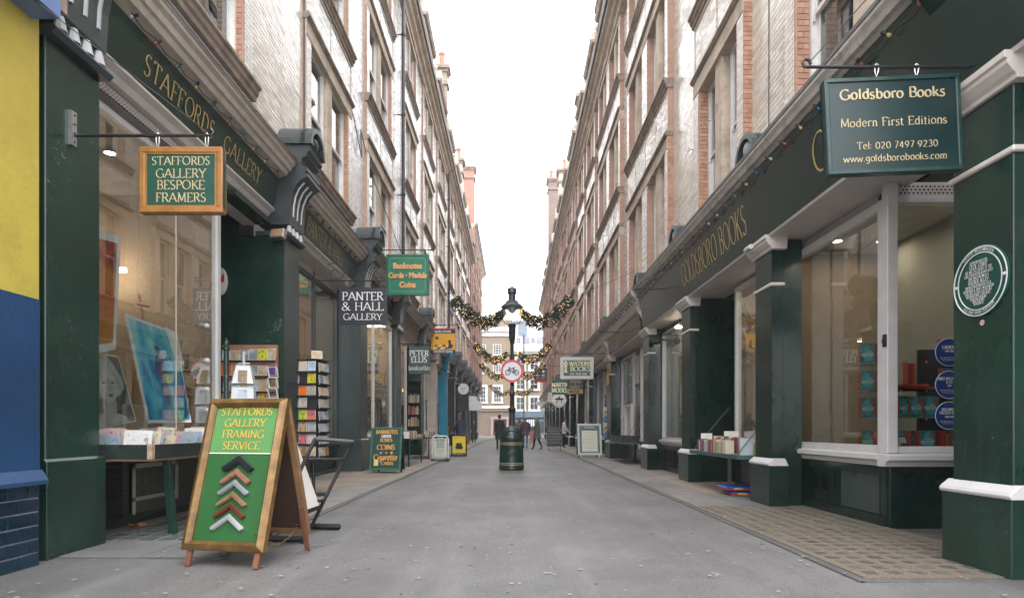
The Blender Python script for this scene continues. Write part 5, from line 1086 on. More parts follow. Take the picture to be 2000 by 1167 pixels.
swing('white tubular swing sign reading PETER ELLIS bookseller',843,877,851,900,pm('pale green grey sign panel',(.5,.52,.46),.5,var=.05),pm('white tube',(.65,.66,.66),.35),d_peter)
def d_yel(r,M,w,h):
    m=MB()
    for (x,y,s_) in ((-.1,.5,.07),(.12,.52,.06),(.02,.42,.09),(-.15,.35,.07),(.15,.33,.08),(0,.3,.06)): m.lathe((x*w,y*h,.002),[(s_,0),(s_*.8,.006)],9)
    m.tube([(-.3*w,.24*h,.004),(.3*w,.24*h,.004)],.008,4); m.xf(M); m.build('printed_drawing',BLACKP,r,world=False)
    scrib(r,M,[(-.3*w,.3*w,.88*h)],.016,pm('orange print',(.7,.25,.03),.5,bump=0)); scrib(r,M,[(-.25*w,.25*w,.12*h)],.01,pm('orange print',(.7,.25,.03),.5,bump=0))
swing('yellow swing sign in a black frame with a small black drawing',881,912,848,890,pm('bright yellow panel',(.70,.55,.03),.5,var=.04),BLACKP,d_yel)
def d_wat(r,M,w,h):
    m=MB(); m.box(-.44*w,.44*w,.04*h,.95*h,.002,.005); m.xf(M); m.build('poster_border',pm('blue green poster border',(.06,.13,.15),.5,var=.5,scale=14),r,world=False)
    m=MB(); m.box(-.33*w,.33*w,.1*h,.78*h,.006,.008); m.xf(M); m.build('poster',pm('cream poster sheet',(.56,.56,.45),.6,var=.05),r,world=False)
    letters(r,M@Matrix.Translation((0,0,.006)),[('WATKINS',.07*h,0,.85*h)],GOLDP,thick=.2,thin=.1,squeeze=.9)
    scrib(r,M@Matrix.Translation((0,0,.008)),[(-a*w,a*w,z*h) for a,z in ((.14,.7),(.2,.61),(.26,.5),(.27,.41),(.2,.32),(.24,.22),(.12,.14))],.009,pm('grey poster print',(.3,.32,.3),.6,bump=0))
aboard('white framed pavement poster board with a blue green border below the teal sign',1129,1176,827,894,3,pm('board back',(.3,.3,.3)),WHITE,d_wat,lean=.2,leg=.12,fr=.07,rearm=BLACKM)
def d_chalk(r,M,w,h):
    rr=random.Random(6); m=MB()
    for i in range(11):
        x=-.42*w
        while x<.36*w:
            L=rr.uniform(.04,.13)*w; 
            pts=[(x+L*k/5,(.9-.075*i)*h+rr.uniform(-.012,.012)*h,.003) for k in range(6)]; m.tube(pts,.011,3); x+=L+.03*w
    m.xf(M); m.build('chalk_writing',pm('chalk',(.6,.62,.65),.9,bump=0),r,world=False)
aboard('black chalkboard on a black frame covered in lines of white handwriting',1068,1098,832,879,-4,pm('chalkboard black',(.012,.013,.02),.6),BLACKM,d_chalk,lean=.22,leg=.2,fr=.05)
# ------------------------------------------------------------------ lamp post, no cycling sign, litter bin
LX,LY=-.012,16.35
LP=thing('lamp_post','tall black cast iron lamp post with a glazed lantern in the middle of the lane','lamp post',(LX,LY,0))
m=MB(); m.lathe((LX,LY,0),[(.2,0),(.2,.25),(.15,.32),(.14,.75),(.11,.82),(.12,.9),(.085,.95),(.075,1.5),(.1,1.55),(.1,1.62),(.06,1.66),(.055,1.95),(.075,1.98),(.075,2.05),(.052,2.08),(.047,3.35),(.06,3.4)],16); m.build('post',BLACKM,LP,smooth=True)
m=MB(); 
for k in range(10): a=k*math.pi/5; m.tube([(LX+.078*math.cos(a),LY+.078*math.sin(a),.97),(LX+.072*math.cos(a),LY+.072*math.sin(a),1.5)],.012,5)
m.build('flute',BLACKM,LP)
m=MB(); m.lathe((LX,LY,3.4),[(.05,0),(.085,.1),(.09,.4),(.11,.46),(.09,.5)],14); m.build('collar',BLACKM,LP,smooth=True)
def arcpts(c,r,a0,a1,n=8): return [(c[0]+r*math.cos(R(a0+(a1-a0)*i/n)),c[1],c[2]+r*math.sin(R(a0+(a1-a0)*i/n))) for i in range(n+1)]
m=MB()
for s in (-1,1): m.tube([(LX+s*.06,LY,3.88),(LX+s*.2,LY,3.92),(LX+s*.245,LY,4.05),(LX+s*.245,LY,4.38)],.011,6)
m.tube([(LX,LY-.06,3.88),(LX,LY-.2,3.92),(LX,LY-.245,4.05),(LX,LY-.245,4.38)],.008,6); m.tube([(LX,LY+.06,3.88),(LX,LY+.2,3.92),(LX,LY+.245,4.05),(LX,LY+.245,4.38)],.008,6)
m.build('lantern_bracket',BLACKM,LP,smooth=True)
lan=MB(); lan.lathe((LX,LY,4.34),[(.30,.0),(.31,.02),(.25,.06),(.24,.08),(.17,.13),(.165,.17),(.10,.2),(.095,.36),(.125,.38),(.125,.50),(.11,.52),(.03,.56),(.0,.62)],18); lo=lan.build('lantern_hood',pm('lead grey lantern metal',(.05,.06,.075),.4,metal=.3,var=.2),LP,smooth=True)
m=MB()
for k in range(4): a=k*math.pi/2+.4; m.tube([(LX+.25*math.cos(a),LY+.25*math.sin(a),4.4),(LX+.25*math.cos(a),LY+.25*math.sin(a),4.47)],.012,5)
m.lathe((LX,LY,4.94),[(.012,-.03),(.02,0),(.02,.03),(.0,.05)],8); m.build('finial',BLACKM,lo)
m=MB(); m.lathe((LX,LY,3.9),[(.06,.0),(.16,.06),(.225,.2),(.235,.42),(.235,.45)],20); m.build('lantern_globe',glassmat('lantern glass',(.93,.95,.97),.03),LP,smooth=True)
m=MB(); m.lathe((LX,LY,4.16),[(.0,.0),(.05,.03),(.12,.12),(.13,.2)],14); m.build('reflector',pm('lantern reflector',(.5,.5,.52),.3,metal=.6,bump=0),LP,smooth=True)
m=MB(); 
for dx in (-.05,.05): m.lathe((LX+dx,LY,4.02),[(.012,0),(.02,.03),(.012,.12),(.0,.14)],8)
m.build('lamp_bulb',em('lamp bulb glow',(1,.85,.6),9),LP)
m=MB(); z=3.06; m.tube([(LX-.23,LY,z),(LX+.40,LY,z)],.018,6); 
for s in (-1,1): 
    m.tube([(LX+s*(.05+.09*math.cos(R(a))+.09),LY,z-.09+.09*math.sin(R(a))) for a in range(90,420,30)],.012,5)
m.build('ladder_bar',BLACKM,LP,smooth=True)
m=MB(); m.lathe((LX,LY,2.0),[(.056,0),(.056,.06)],12); m.build('yellow_tag',pm('fluorescent tag',(.55,.65,.03),.5,bump=0),LP)
sz=W(0,724,16.2).z; SG=thing('no_cycling_sign','round red rimmed sign with a black bicycle fixed on the lamp post','traffic sign',(LX,16.2,sz-.31))
m=MB(); m.lathe((LX-.0,16.22,sz),[(.305,-.012),(.305,.006)],40,0,'y'); m.build('disc',pm('sign back grey',(.3,.3,.3),.5,bump=0),SG)
m=MB(); n=40
for k in range(n):
    a,b=2*math.pi*k/n,2*math.pi*(k+1)/n
    P=[(LX+r*math.cos(t),y,sz+r*math.sin(t)) for y in (16.196,16.206) for (r,t) in ((.305,a),(.305,b),(.247,b),(.247,a))]; m.hexa(P[:4],P[4:])
m.build('red_rim',pm('red sign rim',(.55,.025,.03),.35,var=.05,bump=0),SG,norm=True)
m=MB(); m.lathe((LX,16.204,sz),[(.246,0),(.0,-.001)],40,0,'y'); m.build('white_face',pm('white sign face',(.62,.64,.68),.35,var=.05,bump=0),SG)
bk=MB(); y=16.196
def T(pts,r=.008): bk.tube([(LX+a,y,sz+b) for a,b in pts],r,6)
for cx in (-.115,.115): T([(cx+.065*math.cos(R(a)),-.035+.065*math.sin(R(a))) for a in range(0,361,20)],.009); T([(cx-.008,-.035),(cx+.008,-.035)],.012)
T([(-.115,-.035),(-.075,.065),(-.07,.09)]); T([(-.075,.06),(.045,.06)]); T([(.045,.09),(.02,-.035)]); T([(-.078,.045),(.02,-.035)]); T([(.02,-.035),(.115,-.035)]); T([(.045,.055),(.115,-.035)]); T([(.02,.092),(.075,.092)],.011); T([(-.10,.088),(-.07,.092),(-.045,.10),(-.035,.085)]); T([(.02,-.035),(.045,-.065)],.006); T([(.035,-.067),(.058,-.065)]); T([(.02,-.035),(.0,-.005)],.006)
bk.build('bicycle_symbol',BLACKP,SG,norm=False)
m=MB(); m.box(LX-.07,LX+.07,16.23,16.31,sz-.14,sz-.11).box(LX-.07,LX+.07,16.23,16.31,sz+.11,sz+.14); m.build('clamp',STEEL,SG)
BN=thing('litter_bin','round dark green litter bin with gold bands in the middle of the lane','litter bin',(W(999,0,15.7).x,15.75,0)); bx,by_=W(999,0,15.7).x,15.75
BG=pm('litter bin green',(.007,.026,.023),.32,var=.15,scale=5,bump=.04,dirt=.12,dirtcol=(.06,.06,.05))
m=MB(); m.lathe((bx,by_,0),[(.29,0),(.325,.02),(.325,.10),(.318,.12),(.305,.78),(.312,.80),(.312,.83),(.295,.88),(.27,.98),(.22,1.07),(.15,1.12),(.0,1.135)],32); m.build('body',BG,BN,smooth=True)
for z in (.135,.175,.655,.70):
    m=MB(); r0=.318-(z-.12)*.013/.66*1.0; m.lathe((bx,by_,z),[(r0+.004,0),(r0+.004,.014)],32); m.build('gold_band',GOLD,BN,smooth=True)
Mo=Matrix.Translation((bx,by_-.125,.985))@Matrix.Rotation(R(-48),4,'X')
m=MB(); m.lathe((0,0,0),[(.205,-.09),(.215,.045),(.195,.05),(.19,.02)],24,0,'z',.62); m.xf(Mo); m.build('opening_hood',BG,BN,smooth=True)
m=MB(); m.lathe((0,0,.035),[(.19,0),(.0,-.002)],24,0,'z',.62); m.xf(Mo); m.build('opening',pm('bin mouth dark',(.003,.003,.003),.9,bump=0),BN)
m=MB(); m.lathe((bx,by_-.315,.45),[(.085,0),(.085,-.012),(.07,-.016),(.07,-.008),(.0,-.010)],20,0,'y'); m.box(bx-.03,bx+.03,by_-.33,by_-.315,.42,.48); m.build('embossed_badge',BG,BN,smooth=False)
scrib(BN,Matrix.Translation((0,0,0))@frameM((0,-.31,.865),(1,0,0),(0,0,1)),[(-.09,.06,0)],.012,WLET); 

# ------------------------------------------------------------------ garlands
GN=pm('garland needle green',(.025,.055,.04),.6,var=.3,scale=8,bump=0); GN2=pm('garland frosted green',(.06,.11,.09),.6,var=.3,scale=8,bump=0); GN3=pm('garland brown green',(.07,.055,.02),.6,var=.3,scale=8,bump=0)
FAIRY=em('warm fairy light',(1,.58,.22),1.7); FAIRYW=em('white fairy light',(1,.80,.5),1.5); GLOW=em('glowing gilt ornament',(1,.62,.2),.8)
shape=[(-113,0),(-98,18),(-78,36),(-58,46),(-42,44),(-28,34),(-16,24)]
def spline(P,n):
    out=[]; 
    for i in range(n+1):
        t=i/n*(len(P)-1); k=min(int(t),len(P)-2); u=t-k
        p0=P[max(k-1,0)];p1=P[k];p2=P[k+1];p3=P[min(k+2,len(P)-1)]
        out.append((2*p1+(p2-p0)*u+(2*p0-5*p1+4*p2-p3)*u*u+(-p0+3*p1-3*p2+p3)*u**3)/2)
    return out
def garland(idx,Y,k,yend,label,warm,rmax):
    rnd=random.Random(20+idx); root=thing('garland',label,'garland',(0,Y,W(0,yend+47*k,Y).z))
    fol=MB(); li=MB(); wi=MB()
    for s in (-1,1):
        P=[W(1001+s*-x*k*(1.0),yend+y*k,Y) for x,y in shape]
        S=spline(P,60)
        rr=lambda t:(.35+.65*math.sin(math.pi*min(1,.12+t*.95))**.8)*rmax
        for q in range(2600):
            t=rnd.random(); c=S[min(60,int(t*60))]; r=rr(t); a=rnd.random()*6.283; rho=r*rnd.random()**.45*(1+.25*math.sin(t*37)+.12*rnd.gauss(0,1))
            d=(S[min(60,int(t*60)+1)]-S[max(0,int(t*60)-1)]).normalized(); e=Vector((0,1,0)); f_=d.cross(e)
            p=c+rho*(e*math.cos(a)+f_*math.sin(a)); L=rnd.uniform(.05,.10)*rmax/.2; w=L*.16
            n_=Vector((rnd.gauss(0,1),rnd.gauss(0,1),rnd.gauss(0,.8)))+ (e*math.cos(a)+f_*math.sin(a))*1.2; n_.normalize(); o=n_.orthogonal().normalized()
            for kk in range(2):
                o2=o if kk==0 else n_.cross(o)
                fol.add([p-o2*w,p+o2*w,p+n_*L+o2*w*.6,p+n_*L-o2*w*.6],[(0,1,2,3)],rnd.choice([0,0,1,2] if warm else [0,1,1,0]))
        for q in range((130,150,100,50)[idx]):
            t=rnd.random(); c=S[min(60,int(t*60))]; r=rr(t); a=rnd.random()*6.283; p=c+r*1.02*Vector((rnd.uniform(-.2,.2),-abs(math.cos(a)),math.sin(a)))
            z=(.0085,.0115,.0125,.015)[idx]; li.add([p+Vector(v)*z for v in ((1,0,0),(-1,0,0),(0,1,0),(0,-1,0),(0,0,1),(0,0,-1))],[(0,2,4),(2,1,4),(1,3,4),(3,0,4),(2,0,5),(1,2,5),(3,1,5),(0,3,5)],0 if rnd.random()<.6 or warm else 1)
        e=P[0]; wi.tube([e,(s*3.72,Y+.3,e.z+1.5*k*.45*Y/18+.25)],.005,4); wi.tube([P[-1],W(1001,yend+20*k,Y)],.006,4)
    tag(fol.build('foliage',[GN,GN2,GN3],root,norm=False),kind='stuff'); tag(li.build('fairy_lights',[FAIRY,FAIRYW],root,norm=False),kind='stuff'); wi.build('catenary_wire',BLACKM,root,norm=False)
    for s in (-1,1):
        c=W(1001+s*16*k,yend+32*k,Y); u=k*Y/18*.9
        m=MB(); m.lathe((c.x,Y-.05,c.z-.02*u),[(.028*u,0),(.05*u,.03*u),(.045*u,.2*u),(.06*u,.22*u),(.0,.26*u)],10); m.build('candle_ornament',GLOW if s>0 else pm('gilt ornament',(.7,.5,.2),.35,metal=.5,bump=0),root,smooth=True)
        m=MB(); m.tube([(c.x+s*.05*u+.12*u*math.cos(R(a)),Y-.05,c.z-.12*u+.1*u*math.sin(R(a))) for a in range(0,300,25)],.006*u,4); m.tube([(c.x-s*.02+.1*u*math.cos(R(a)),Y-.05,c.z-.22*u+.07*u*math.sin(R(a))) for a in range(90,400,25)],.006*u,4); m.build('curled_wire',BRASS,root)
garland(0,18.0,1.0,584,'nearest and largest frosted fir garland with fairy lights above the lantern',False,.19)
garland(1,28.0,.64,674,'second garland with dense amber fairy lights just above the no cycling sign',True,.175)
garland(2,33.0,.545,711,'third garland hanging level with the no cycling sign',True,.16)
garland(3,46.0,.385,752,'smallest and furthest garland hanging below the others',True,.15)

# ------------------------------------------------------------------ coloured festoon bulbs
BC=[('red',(.27,.05,.06)),('yellow',(.38,.31,.09)),('green',(.03,.16,.10)),('blue',(.02,.05,.2)),('orange',(.34,.13,.07)),('white',(.36,.36,.38))]
BMs=[]
def festoon(label,s,X,z,Ya,Yb,seq):
    root=thing('festoon_lights',label,'string lights',(s*X,(Ya+Yb)/2,z-.1)); rnd=random.Random(8)
    if not BMs:
        for nme,c in BC: BMs.append(MB().lathe((0,0,0),[(.010,0),(.019,-.016),(.020,-.028),(.014,-.042),(0,-.047)],10).mesh('bulb',pm(nme+' lacquered bulb',c,.18,bump=0,var=.05,coat=.5),smooth=True))
        BMs.append(MB().lathe((0,0,0),[(.011,.0),(.016,.005),(.016,.045),(.006,.055)],8).mesh('socket',BLACKP))
    path=[];y=Ya;i=0
    while y<Yb:
        d=.4; path+=[(s*(X+.03),y,z+.04),(s*(X+.035),y+d/2,z+.0)]
        c=seq[i%len(seq)]; rot=(rnd.uniform(-.3,.3),-s*R(50)+rnd.uniform(-.3,.3),0)
        so=inst(BMs[-1],'socket',root,(s*(X+.01),y,z+.0),rot); b=inst(BMs[c],'bulb',root,(s*(X+.01),y,z+.0),rot)
        y+=d; i+=1
    m=MB(); m.tube(path,.006,5); m.build('cable',BLACKP,root)
    return root
festoon('string of coloured bulbs along the top of the STAFFORDS GALLERY fascia',-1,3.73,5.12,5.96,9.8,[5,0,2,1,3,0,2,4,1,0])
festoon('string of coloured bulbs along the top of the PANTER & HALL fascia',-1,3.73,5.12,10.7,14.9,[0,1,0,3,1,0,2,3,0,1])
festoon('string of coloured bulbs above the fascias between the banknotes dealer and the bookseller',-1,3.73,5.12,15.7,24.8,[2,0,1,3,4])
festoon('string of coloured bulbs along the cornice over GOLDSBORO BOOKS',1,3.24,4.48,4.45,15.8,[4,0,1,0,1,3,1,0,5,3,1,2,0,1,5,0])
festoon('string of coloured bulbs over the esoteric bookshop fascia',1,3.24,4.48,16.1,27,[2,0,1,3,5,4])

# ------------------------------------------------------------------ gallery window display and outdoor racks
def art(name,label,cat,corners,mats,border=.02,th=.02,cream=CARD,extra=None):
    """A flat picture leaning in space: corners TL,TR,BR,BL."""
    TL,TR,BR,BL=[Vector(c) for c in corners]; nrm=(TR-TL).cross(BL-TL).normalized(); eye=Vector((0,0,EYE)); BR=eye+(BR-eye)*((TL-eye).dot(nrm)/(BR-eye).dot(nrm))
    if nrm.y>0: nrm=-nrm
    bk=-nrm*th; root=thing(name,label,cat,(BL+BR)/2)
    m=MB(); m.hexa([BL,BR,BR+bk,BL+bk],[TL,TR,TR+bk,TL+bk]); m.build('mount',cream,root)
    def L(u,v): return (TL*(1-u)+TR*u)*(1-v)+(BL*(1-u)+BR*u)*v
    b=border; f=nrm*.003
    m=MB(); m.add([L(b,b)+f,L(1-b,b)+f,L(1-b,1-b)+f,L(b,1-b)+f],[(0,1,2,3)]); m.build('image',mats,root,norm=False)
    if extra: extra(root,L,nrm)
    return root
def artmat(name,stops,scale=3,det=4,dist=1.5,mp=(1,1,1)):
    m,t,n,l,b=newmat(name); g=n.new('ShaderNodeNewGeometry'); mm=n.new('ShaderNodeMapping'); mm.inputs['Scale'].default_value=mp; l.new(g.outputs['Position'],mm.inputs[0])
    a=noise(n,l,mm.outputs[0],scale,det); a.inputs['Distortion'].default_value=dist; r=ramp(n,l,a.outputs[0],stops); l.new(r.outputs[0],b.inputs['Base Color']); b.inputs['Roughness'].default_value=.35; return m
A1=artmat('fiery abstract',[(.25,(.03,.015,.02)),(.4,(.35,.03,.015)),(.52,(.6,.16,.03)),(.62,(.55,.25,.04)),(.75,(.05,.09,.16))],2.2)
A2=artmat('blue streaked picture',[(.25,(.01,.10,.35)),(.42,(.02,.28,.5)),(.55,(.12,.5,.62)),(.66,(.3,.62,.6)),(.78,(.03,.12,.4))],3,3,.6,(1.6,1.6,.35))
A3=artmat('dark grey photograph',[(.3,(.03,.03,.03)),(.5,(.09,.09,.09)),(.7,(.16,.16,.16))],3)
Wd=lambda px,py,Y:W(px,py,Y)
art('painting','tall fiery orange abstract painting in a cream mount inside the gallery window','painting',(Wd(120,425,5.9),Wd(237,462,6.62),Wd(226,682,6.62),Wd(120,705,5.9)),A1,.07,.03)
def fig(root,L,n):
    m=MB(); 
    for (u,v,a,b_) in ((.5,.27,.045,.06),(.5,.45,.10,.17),(.52,.68,.07,.18)): 
        c=L(u,v)+n*.004; U=(L(u+.01,v)-L(u,v)).normalized(); V=(L(u,v+.01)-L(u,v)).normalized()
        m.add([c+U*a*math.cos(t*.524)+V*b_*math.sin(t*.524)+n*.001*(v*3) for t in range(12)],[tuple(range(12))])
    m.build('painted_figure',pm('violet grey figure',(.09,.10,.22),.4,var=.4,scale=8,bump=0),root,norm=False)
    m=MB(); m.add([L(.76,-.02)+n*.008,L(1.02,.02)+n*.008,L(1.05,.36)+n*.008,L(.86,.34)+n*.008],[(0,1,2,3)]); m.build('pinned_card',CARD,root,norm=False)
art('poster','large glossy blue picture leaning in the middle of the gallery window','poster',(Wd(245,612,7.2),Wd(343,648,8.0),Wd(374,824,7.95),Wd(290,826,7.12)),A2,.03,.02,extra=fig)
def face(root,L,n):
    sp=[('light_hair',.60,.33,.44,.31,(.40,.40,.40),0),('neck',.60,.70,.16,.2,(.38,.38,.38),1),('face',.62,.44,.22,.24,(.5,.5,.5),2),('shoulders',.5,.97,.5,.17,(.4,.4,.4),1),('eye',.54,.40,.045,.012,(.08,.08,.08),3),('eye',.72,.40,.045,.012,(.08,.08,.08),3),('nose_shade',.64,.49,.02,.05,(.33,.33,.33),3),('mouth',.64,.57,.06,.022,(.06,.06,.06),3)]
    for nm,u,v,a,b_,c,k in sp:
        m=MB(); ring=[]
        for t in range(14):
            q=t/14*6.283; wob=1+.12*math.sin(3*q+k) if nm=='light_hair' else 1
            ring.append(L(u+a*.75*wob*math.cos(q),min(.985,v+b_*wob*math.sin(q)))+n*(.004+.0015*k))
        m.add(ring,[tuple(range(14))]); m.build(nm,pm('photo grey %d'%int(c[0]*100),c,.5,var=.35,scale=5,bump=0),root,norm=False)
art('photograph','black and white portrait photograph standing on the floor of the gallery window','photograph',(Wd(140,680,6.25),Wd(231,695,6.95),Wd(267,822,6.9),Wd(140,850,6.2)),A3,.02,.02,extra=face)
for i,(x0,y0,x1,y1,Y,m_,lb) in enumerate(((345,690,368,718,8.2,A3,'small framed picture hanging high behind the blue poster'),(352,722,384,760,8.25,artmat('brown etching',[(.3,(.2,.12,.07)),(.6,(.45,.35,.25))],8),'brown framed etching below the small framed picture'),(348,770,372,806,8.2,artmat('map print',[(.4,(.5,.42,.3)),(.6,(.3,.2,.12))],10),'tan print lowest beside the blue poster'))):
    art('framed_picture',lb,'picture',(Wd(x0,y0,Y),Wd(x1,y0+2,Y+.15),Wd(x1,y1+2,Y+.15),Wd(x0,y1,Y)),m_,.12,.03,cream=WOODD)
PINE=pm('orange pine',(.5,.22,.07),.5,var=.2,scale=10,bump=.05)
E=thing('easel','orange pine easel behind the blue poster','easel',Wd(290,840,8.4)); m=MB()
for a,b in (((272,575,8.3),(318,835,8.3)),((272,640,8.3),(250,835,8.35)),((268,592,8.28),(292,598,8.28))): m.tube([Wd(*a),Wd(*b)],.022,4)
m.build('easel_frame',PINE,E)
for i,(px,py) in enumerate(((400,636),(401,704),(400,760),(398,800))):
    p=Wd(px,py,8.3); r=thing('spotlight',['uppermost','second','third','lowest'][i]+' of the white spotlights clipped down the gallery window post','spotlight',p); m=MB(); m.lathe((p.x,p.y,p.z),[(.02,.06),(.035,.03),(.042,-.06),(.03,-.058),(.0,-.04)],10,0,'x'); m.build('lamp_head',WHITE,r,smooth=True)
    MB().tube([(p.x+.05,p.y,p.z),(-4.25,8.5,p.z-.02)],.008,5).build('arm',STEEL,r); MB().lathe((p.x-.045,p.y,p.z),[(.026,0),(.001,-.004)],8,0,'x').build('bulb',SPOTE,r)
# table with tray of mounted prints
TB=thing('display_table','long dark green trestle table with a wooden tray under the gallery window','table',(-3.72,6.95,0))
DG=pm('scuffed black green paint',(.014,.026,.024),.35,var=.3,scale=6,dirt=.25,dirtcol=(.12,.08,.05),bump=.15)
for (x,y) in ((-3.42,5.98),(-3.42,8.25),(-4.0,5.75),(-4.0,8.25)):
    m=MB(); m.hexa([(x-.035+.06,y-.03,0),(x+.035+.06,y-.03,0),(x+.035+.06,y+.03,0),(x-.035+.06,y+.03,0)],[(x-.035,y-.03,.76),(x+.035,y-.03,.76),(x+.035,y+.03,.76),(x-.035,y+.03,.76)]); m.build('leg',GREEN,TB,bev=.004)
m=MB(); m.box(-4.12,-3.34,5.6,8.45,.755,.78); m.build('table_top',pm('bare chipboard edge',(.3,.2,.12),.7,var=.2),TB)
m=MB(); 
for (a,b,c,d,z) in ((-4.14,-3.32,5.56,5.58,.13),(-4.14,-3.32,8.46,8.48,.13),(-3.34,-3.32,5.58,8.46,.13),(-4.14,-4.12,5.58,8.46,.13)): m.box(a,b,c,d,.78,.78+z)
for y in (6.28,6.98,7.7): m.box(-4.12,-3.34,y,y+.015,.78,.86)
m.box(-3.74,-3.725,5.58,8.46,.78,.88); m.build('tray',DG,TB,bev=.003)
m=MB(); m.box(-3.36,-3.315,5.555,5.60,.775,.915); m.build('worn_corner',pm('bare worn wood',(.38,.26,.17),.7,var=.3,scale=20),TB)
prc=[('white',(.52,.52,.51)),('cream',(.45,.40,.31)),('pale pink',(.42,.28,.30)),('grey blue',(.22,.28,.34)),('pale green',(.25,.31,.25))]
pmats=[[pm('sleeved print '+a,b,.25,var=.1,scale=12,bump=0),artmat('print picture '+a,[(.35,tuple(x*.45 for x in b)),(.5,b),(.7,tuple(x*.7 for x in (b[1],b[2],b[0])))],14)] for a,b in prc]
ordn=['first','second','third','fourth','fifth','sixth','seventh','eighth','ninth','tenth','eleventh','twelfth','thirteenth','fourteenth','fifteenth','sixteenth']
rp=random.Random(31); cp=['nearest','second','third','furthest']
for row,(xa,xb) in enumerate(((-3.71,-3.36),(-4.10,-3.76))):
    for c_ in range(4):
        ya=5.62+c_*.71
        for k in range(5):
            ci=rp.randrange(5); w=rp.uniform(.19,.30); h=rp.uniform(.17,.29)+.03*row; y=ya+.1+k*.1; x=(xa+xb)/2+rp.uniform(-.04,.04); t=rp.uniform(.25,.6)
            M=Matrix.Translation((x,y,.785))@Matrix.Rotation(rp.uniform(-.25,.25),4,'Z')@Matrix.Rotation(rp.uniform(-.08,.08),4,'Y')@Matrix.Rotation(-t,4,'X')
            m=MB(); m.box(-w/2,w/2,-.002,.002,0,h); m.box(-w/2+.03,w/2-.03,-.004,-.0025,.04,h-.03,1); m.xf(M)
            tag(m.build('mounted_print',pmats[ci],None),'%s print, %s in the %s compartment of the tray, %s row'%(prc[ci][0],ordn[k],cp[c_],('street side','window side')[row]),'print','mounted prints in the tray')
# card racks
def rack_card(p,w,h,nrm_ang,lean,mats,label,grp,cat='postcard',name='postcard',draw=True):
    M=Matrix.Translation(p)@Matrix.Rotation(nrm_ang,4,'Z')@Matrix.Rotation(-lean,4,'X')
    m=MB(); m.box(-w/2,w/2,-.002,.001,0,h); 
    if draw: m.box(-w/2+.004,w/2-.004,-.004,-.0025,.004,h-.004,1)
    m.xf(M); o=m.build(name,mats,None); return tag(o,label,cat,grp)
PCm={}
def pc(nm,cols,sc=22):
    sc*=.55; cols=[(p_,tuple(min(1,max(0,sum(c_)/3+(v-sum(c_)/3)*1.3)*.85) for v in c_)) for p_,c_ in cols]
    if nm not in PCm: PCm[nm]=[CARD,artmat('card picture '+nm,cols,sc,3)]
    return PCm[nm]
PCS=[pc('yellow and green floral',[(.35,(.1,.3,.05)),(.5,(.6,.5,.03)),(.65,(.5,.1,.2))]),pc('dark red and blue',[(.35,(.3,.02,.04)),(.5,(.03,.1,.3)),(.65,(.4,.15,.05))]),pc('purple striped',[(.4,(.2,.05,.3)),(.55,(.5,.2,.1))]),pc('bright orange',[(.3,(.6,.18,.02)),(.7,(.5,.12,.02))]),pc('orange flower',[(.4,(.05,.15,.03)),(.55,(.7,.2,.02))]),pc('grey shell',[(.4,(.3,.28,.25)),(.6,(.5,.47,.42))],9),pc('blue white snow',[(.4,(.3,.4,.5)),(.6,(.6,.65,.7))],12),pc('brown sepia',[(.4,(.2,.13,.08)),(.6,(.4,.3,.2))],12),pc('sandy beach',[(.4,(.4,.3,.2)),(.6,(.5,.45,.38))],9),pc('grey landscape',[(.4,(.2,.22,.24)),(.6,(.4,.42,.44))],9)]
PN=['yellow and green floral','dark red and blue','purple striped','bright orange','orange flower','grey shell','blue white snow','brown sepia','sandy beach','grey landscape']
RX,RY=W(606,0,9.35).x,9.5
RK=thing('postcard_rack','tall black revolving postcard rack outside the gallery','postcard rack',(RX,RY,0)); ang=R(-13)
m=MB(); m.lathe((RX,RY,0),[(.25,0),(.24,.04),(.03,.06),(.025,.3),(.025,2.05)],12); m.build('stand',BLACKM,RK,smooth=True)
m=MB(); hw=.15; Mz=Matrix.Translation((RX,RY,0))@Matrix.Rotation(ang,4,'Z')
m.box(-hw,hw,-hw,hw,.55,2.12); m.box(-hw-.03,hw+.03,-hw-.03,hw+.03,2.12,2.135)
m.xf(Mz); m.build('rack_core',BLACKP,RK)
rp=random.Random(12); sh=MB()
faces=[(0,'street facing'),(1,'bin facing'),(-1,'wall facing')]
for fi,(q,fn) in enumerate(faces):
    A=ang+q*math.pi/2; nv=Vector((math.sin(A),-math.cos(A),0)); uv=Vector((math.cos(A),math.sin(A),0))
    for row in range(8):
        z=.62+.187*row; c0=Vector((RX,RY,z))+nv*(hw+.035); 
        M=Matrix.Translation(c0)@Matrix.Rotation(A,4,'Z'); b=MB(); b.box(-hw-.01,hw+.01,-.02,-.017,-.005,.022).box(-hw-.01,hw+.01,-.02,.03,-.006,-.003); b.xf(M); sh.v+=[] ; sh.add(b.v,b.f)
        for col in range(2):
            if fi==2 and row%2: continue
            ci=rp.randrange(10) if fi==0 else rp.choice([5,7,8,9,9]); 
            if rp.random()<.06: continue
            rack_card(c0+uv*(-.075+.15*col)-nv*.0,.138,.172 if fi==0 else .15,A,.08,PCS[ci],'%s postcard, %s row up, %s column, %s side of black rack'%(PN[ci],ordn[row],('near','far')[col],fn),'postcards in the black revolving rack')
sh.build('card_pocket',BLACKP,RK)
rack_card(Vector((RX+.12,RY-.2,2.14)),.16,.12,R(25),.1,PCS[8],'pale landscape card standing on the very top of the black rack','cards on top of racks')
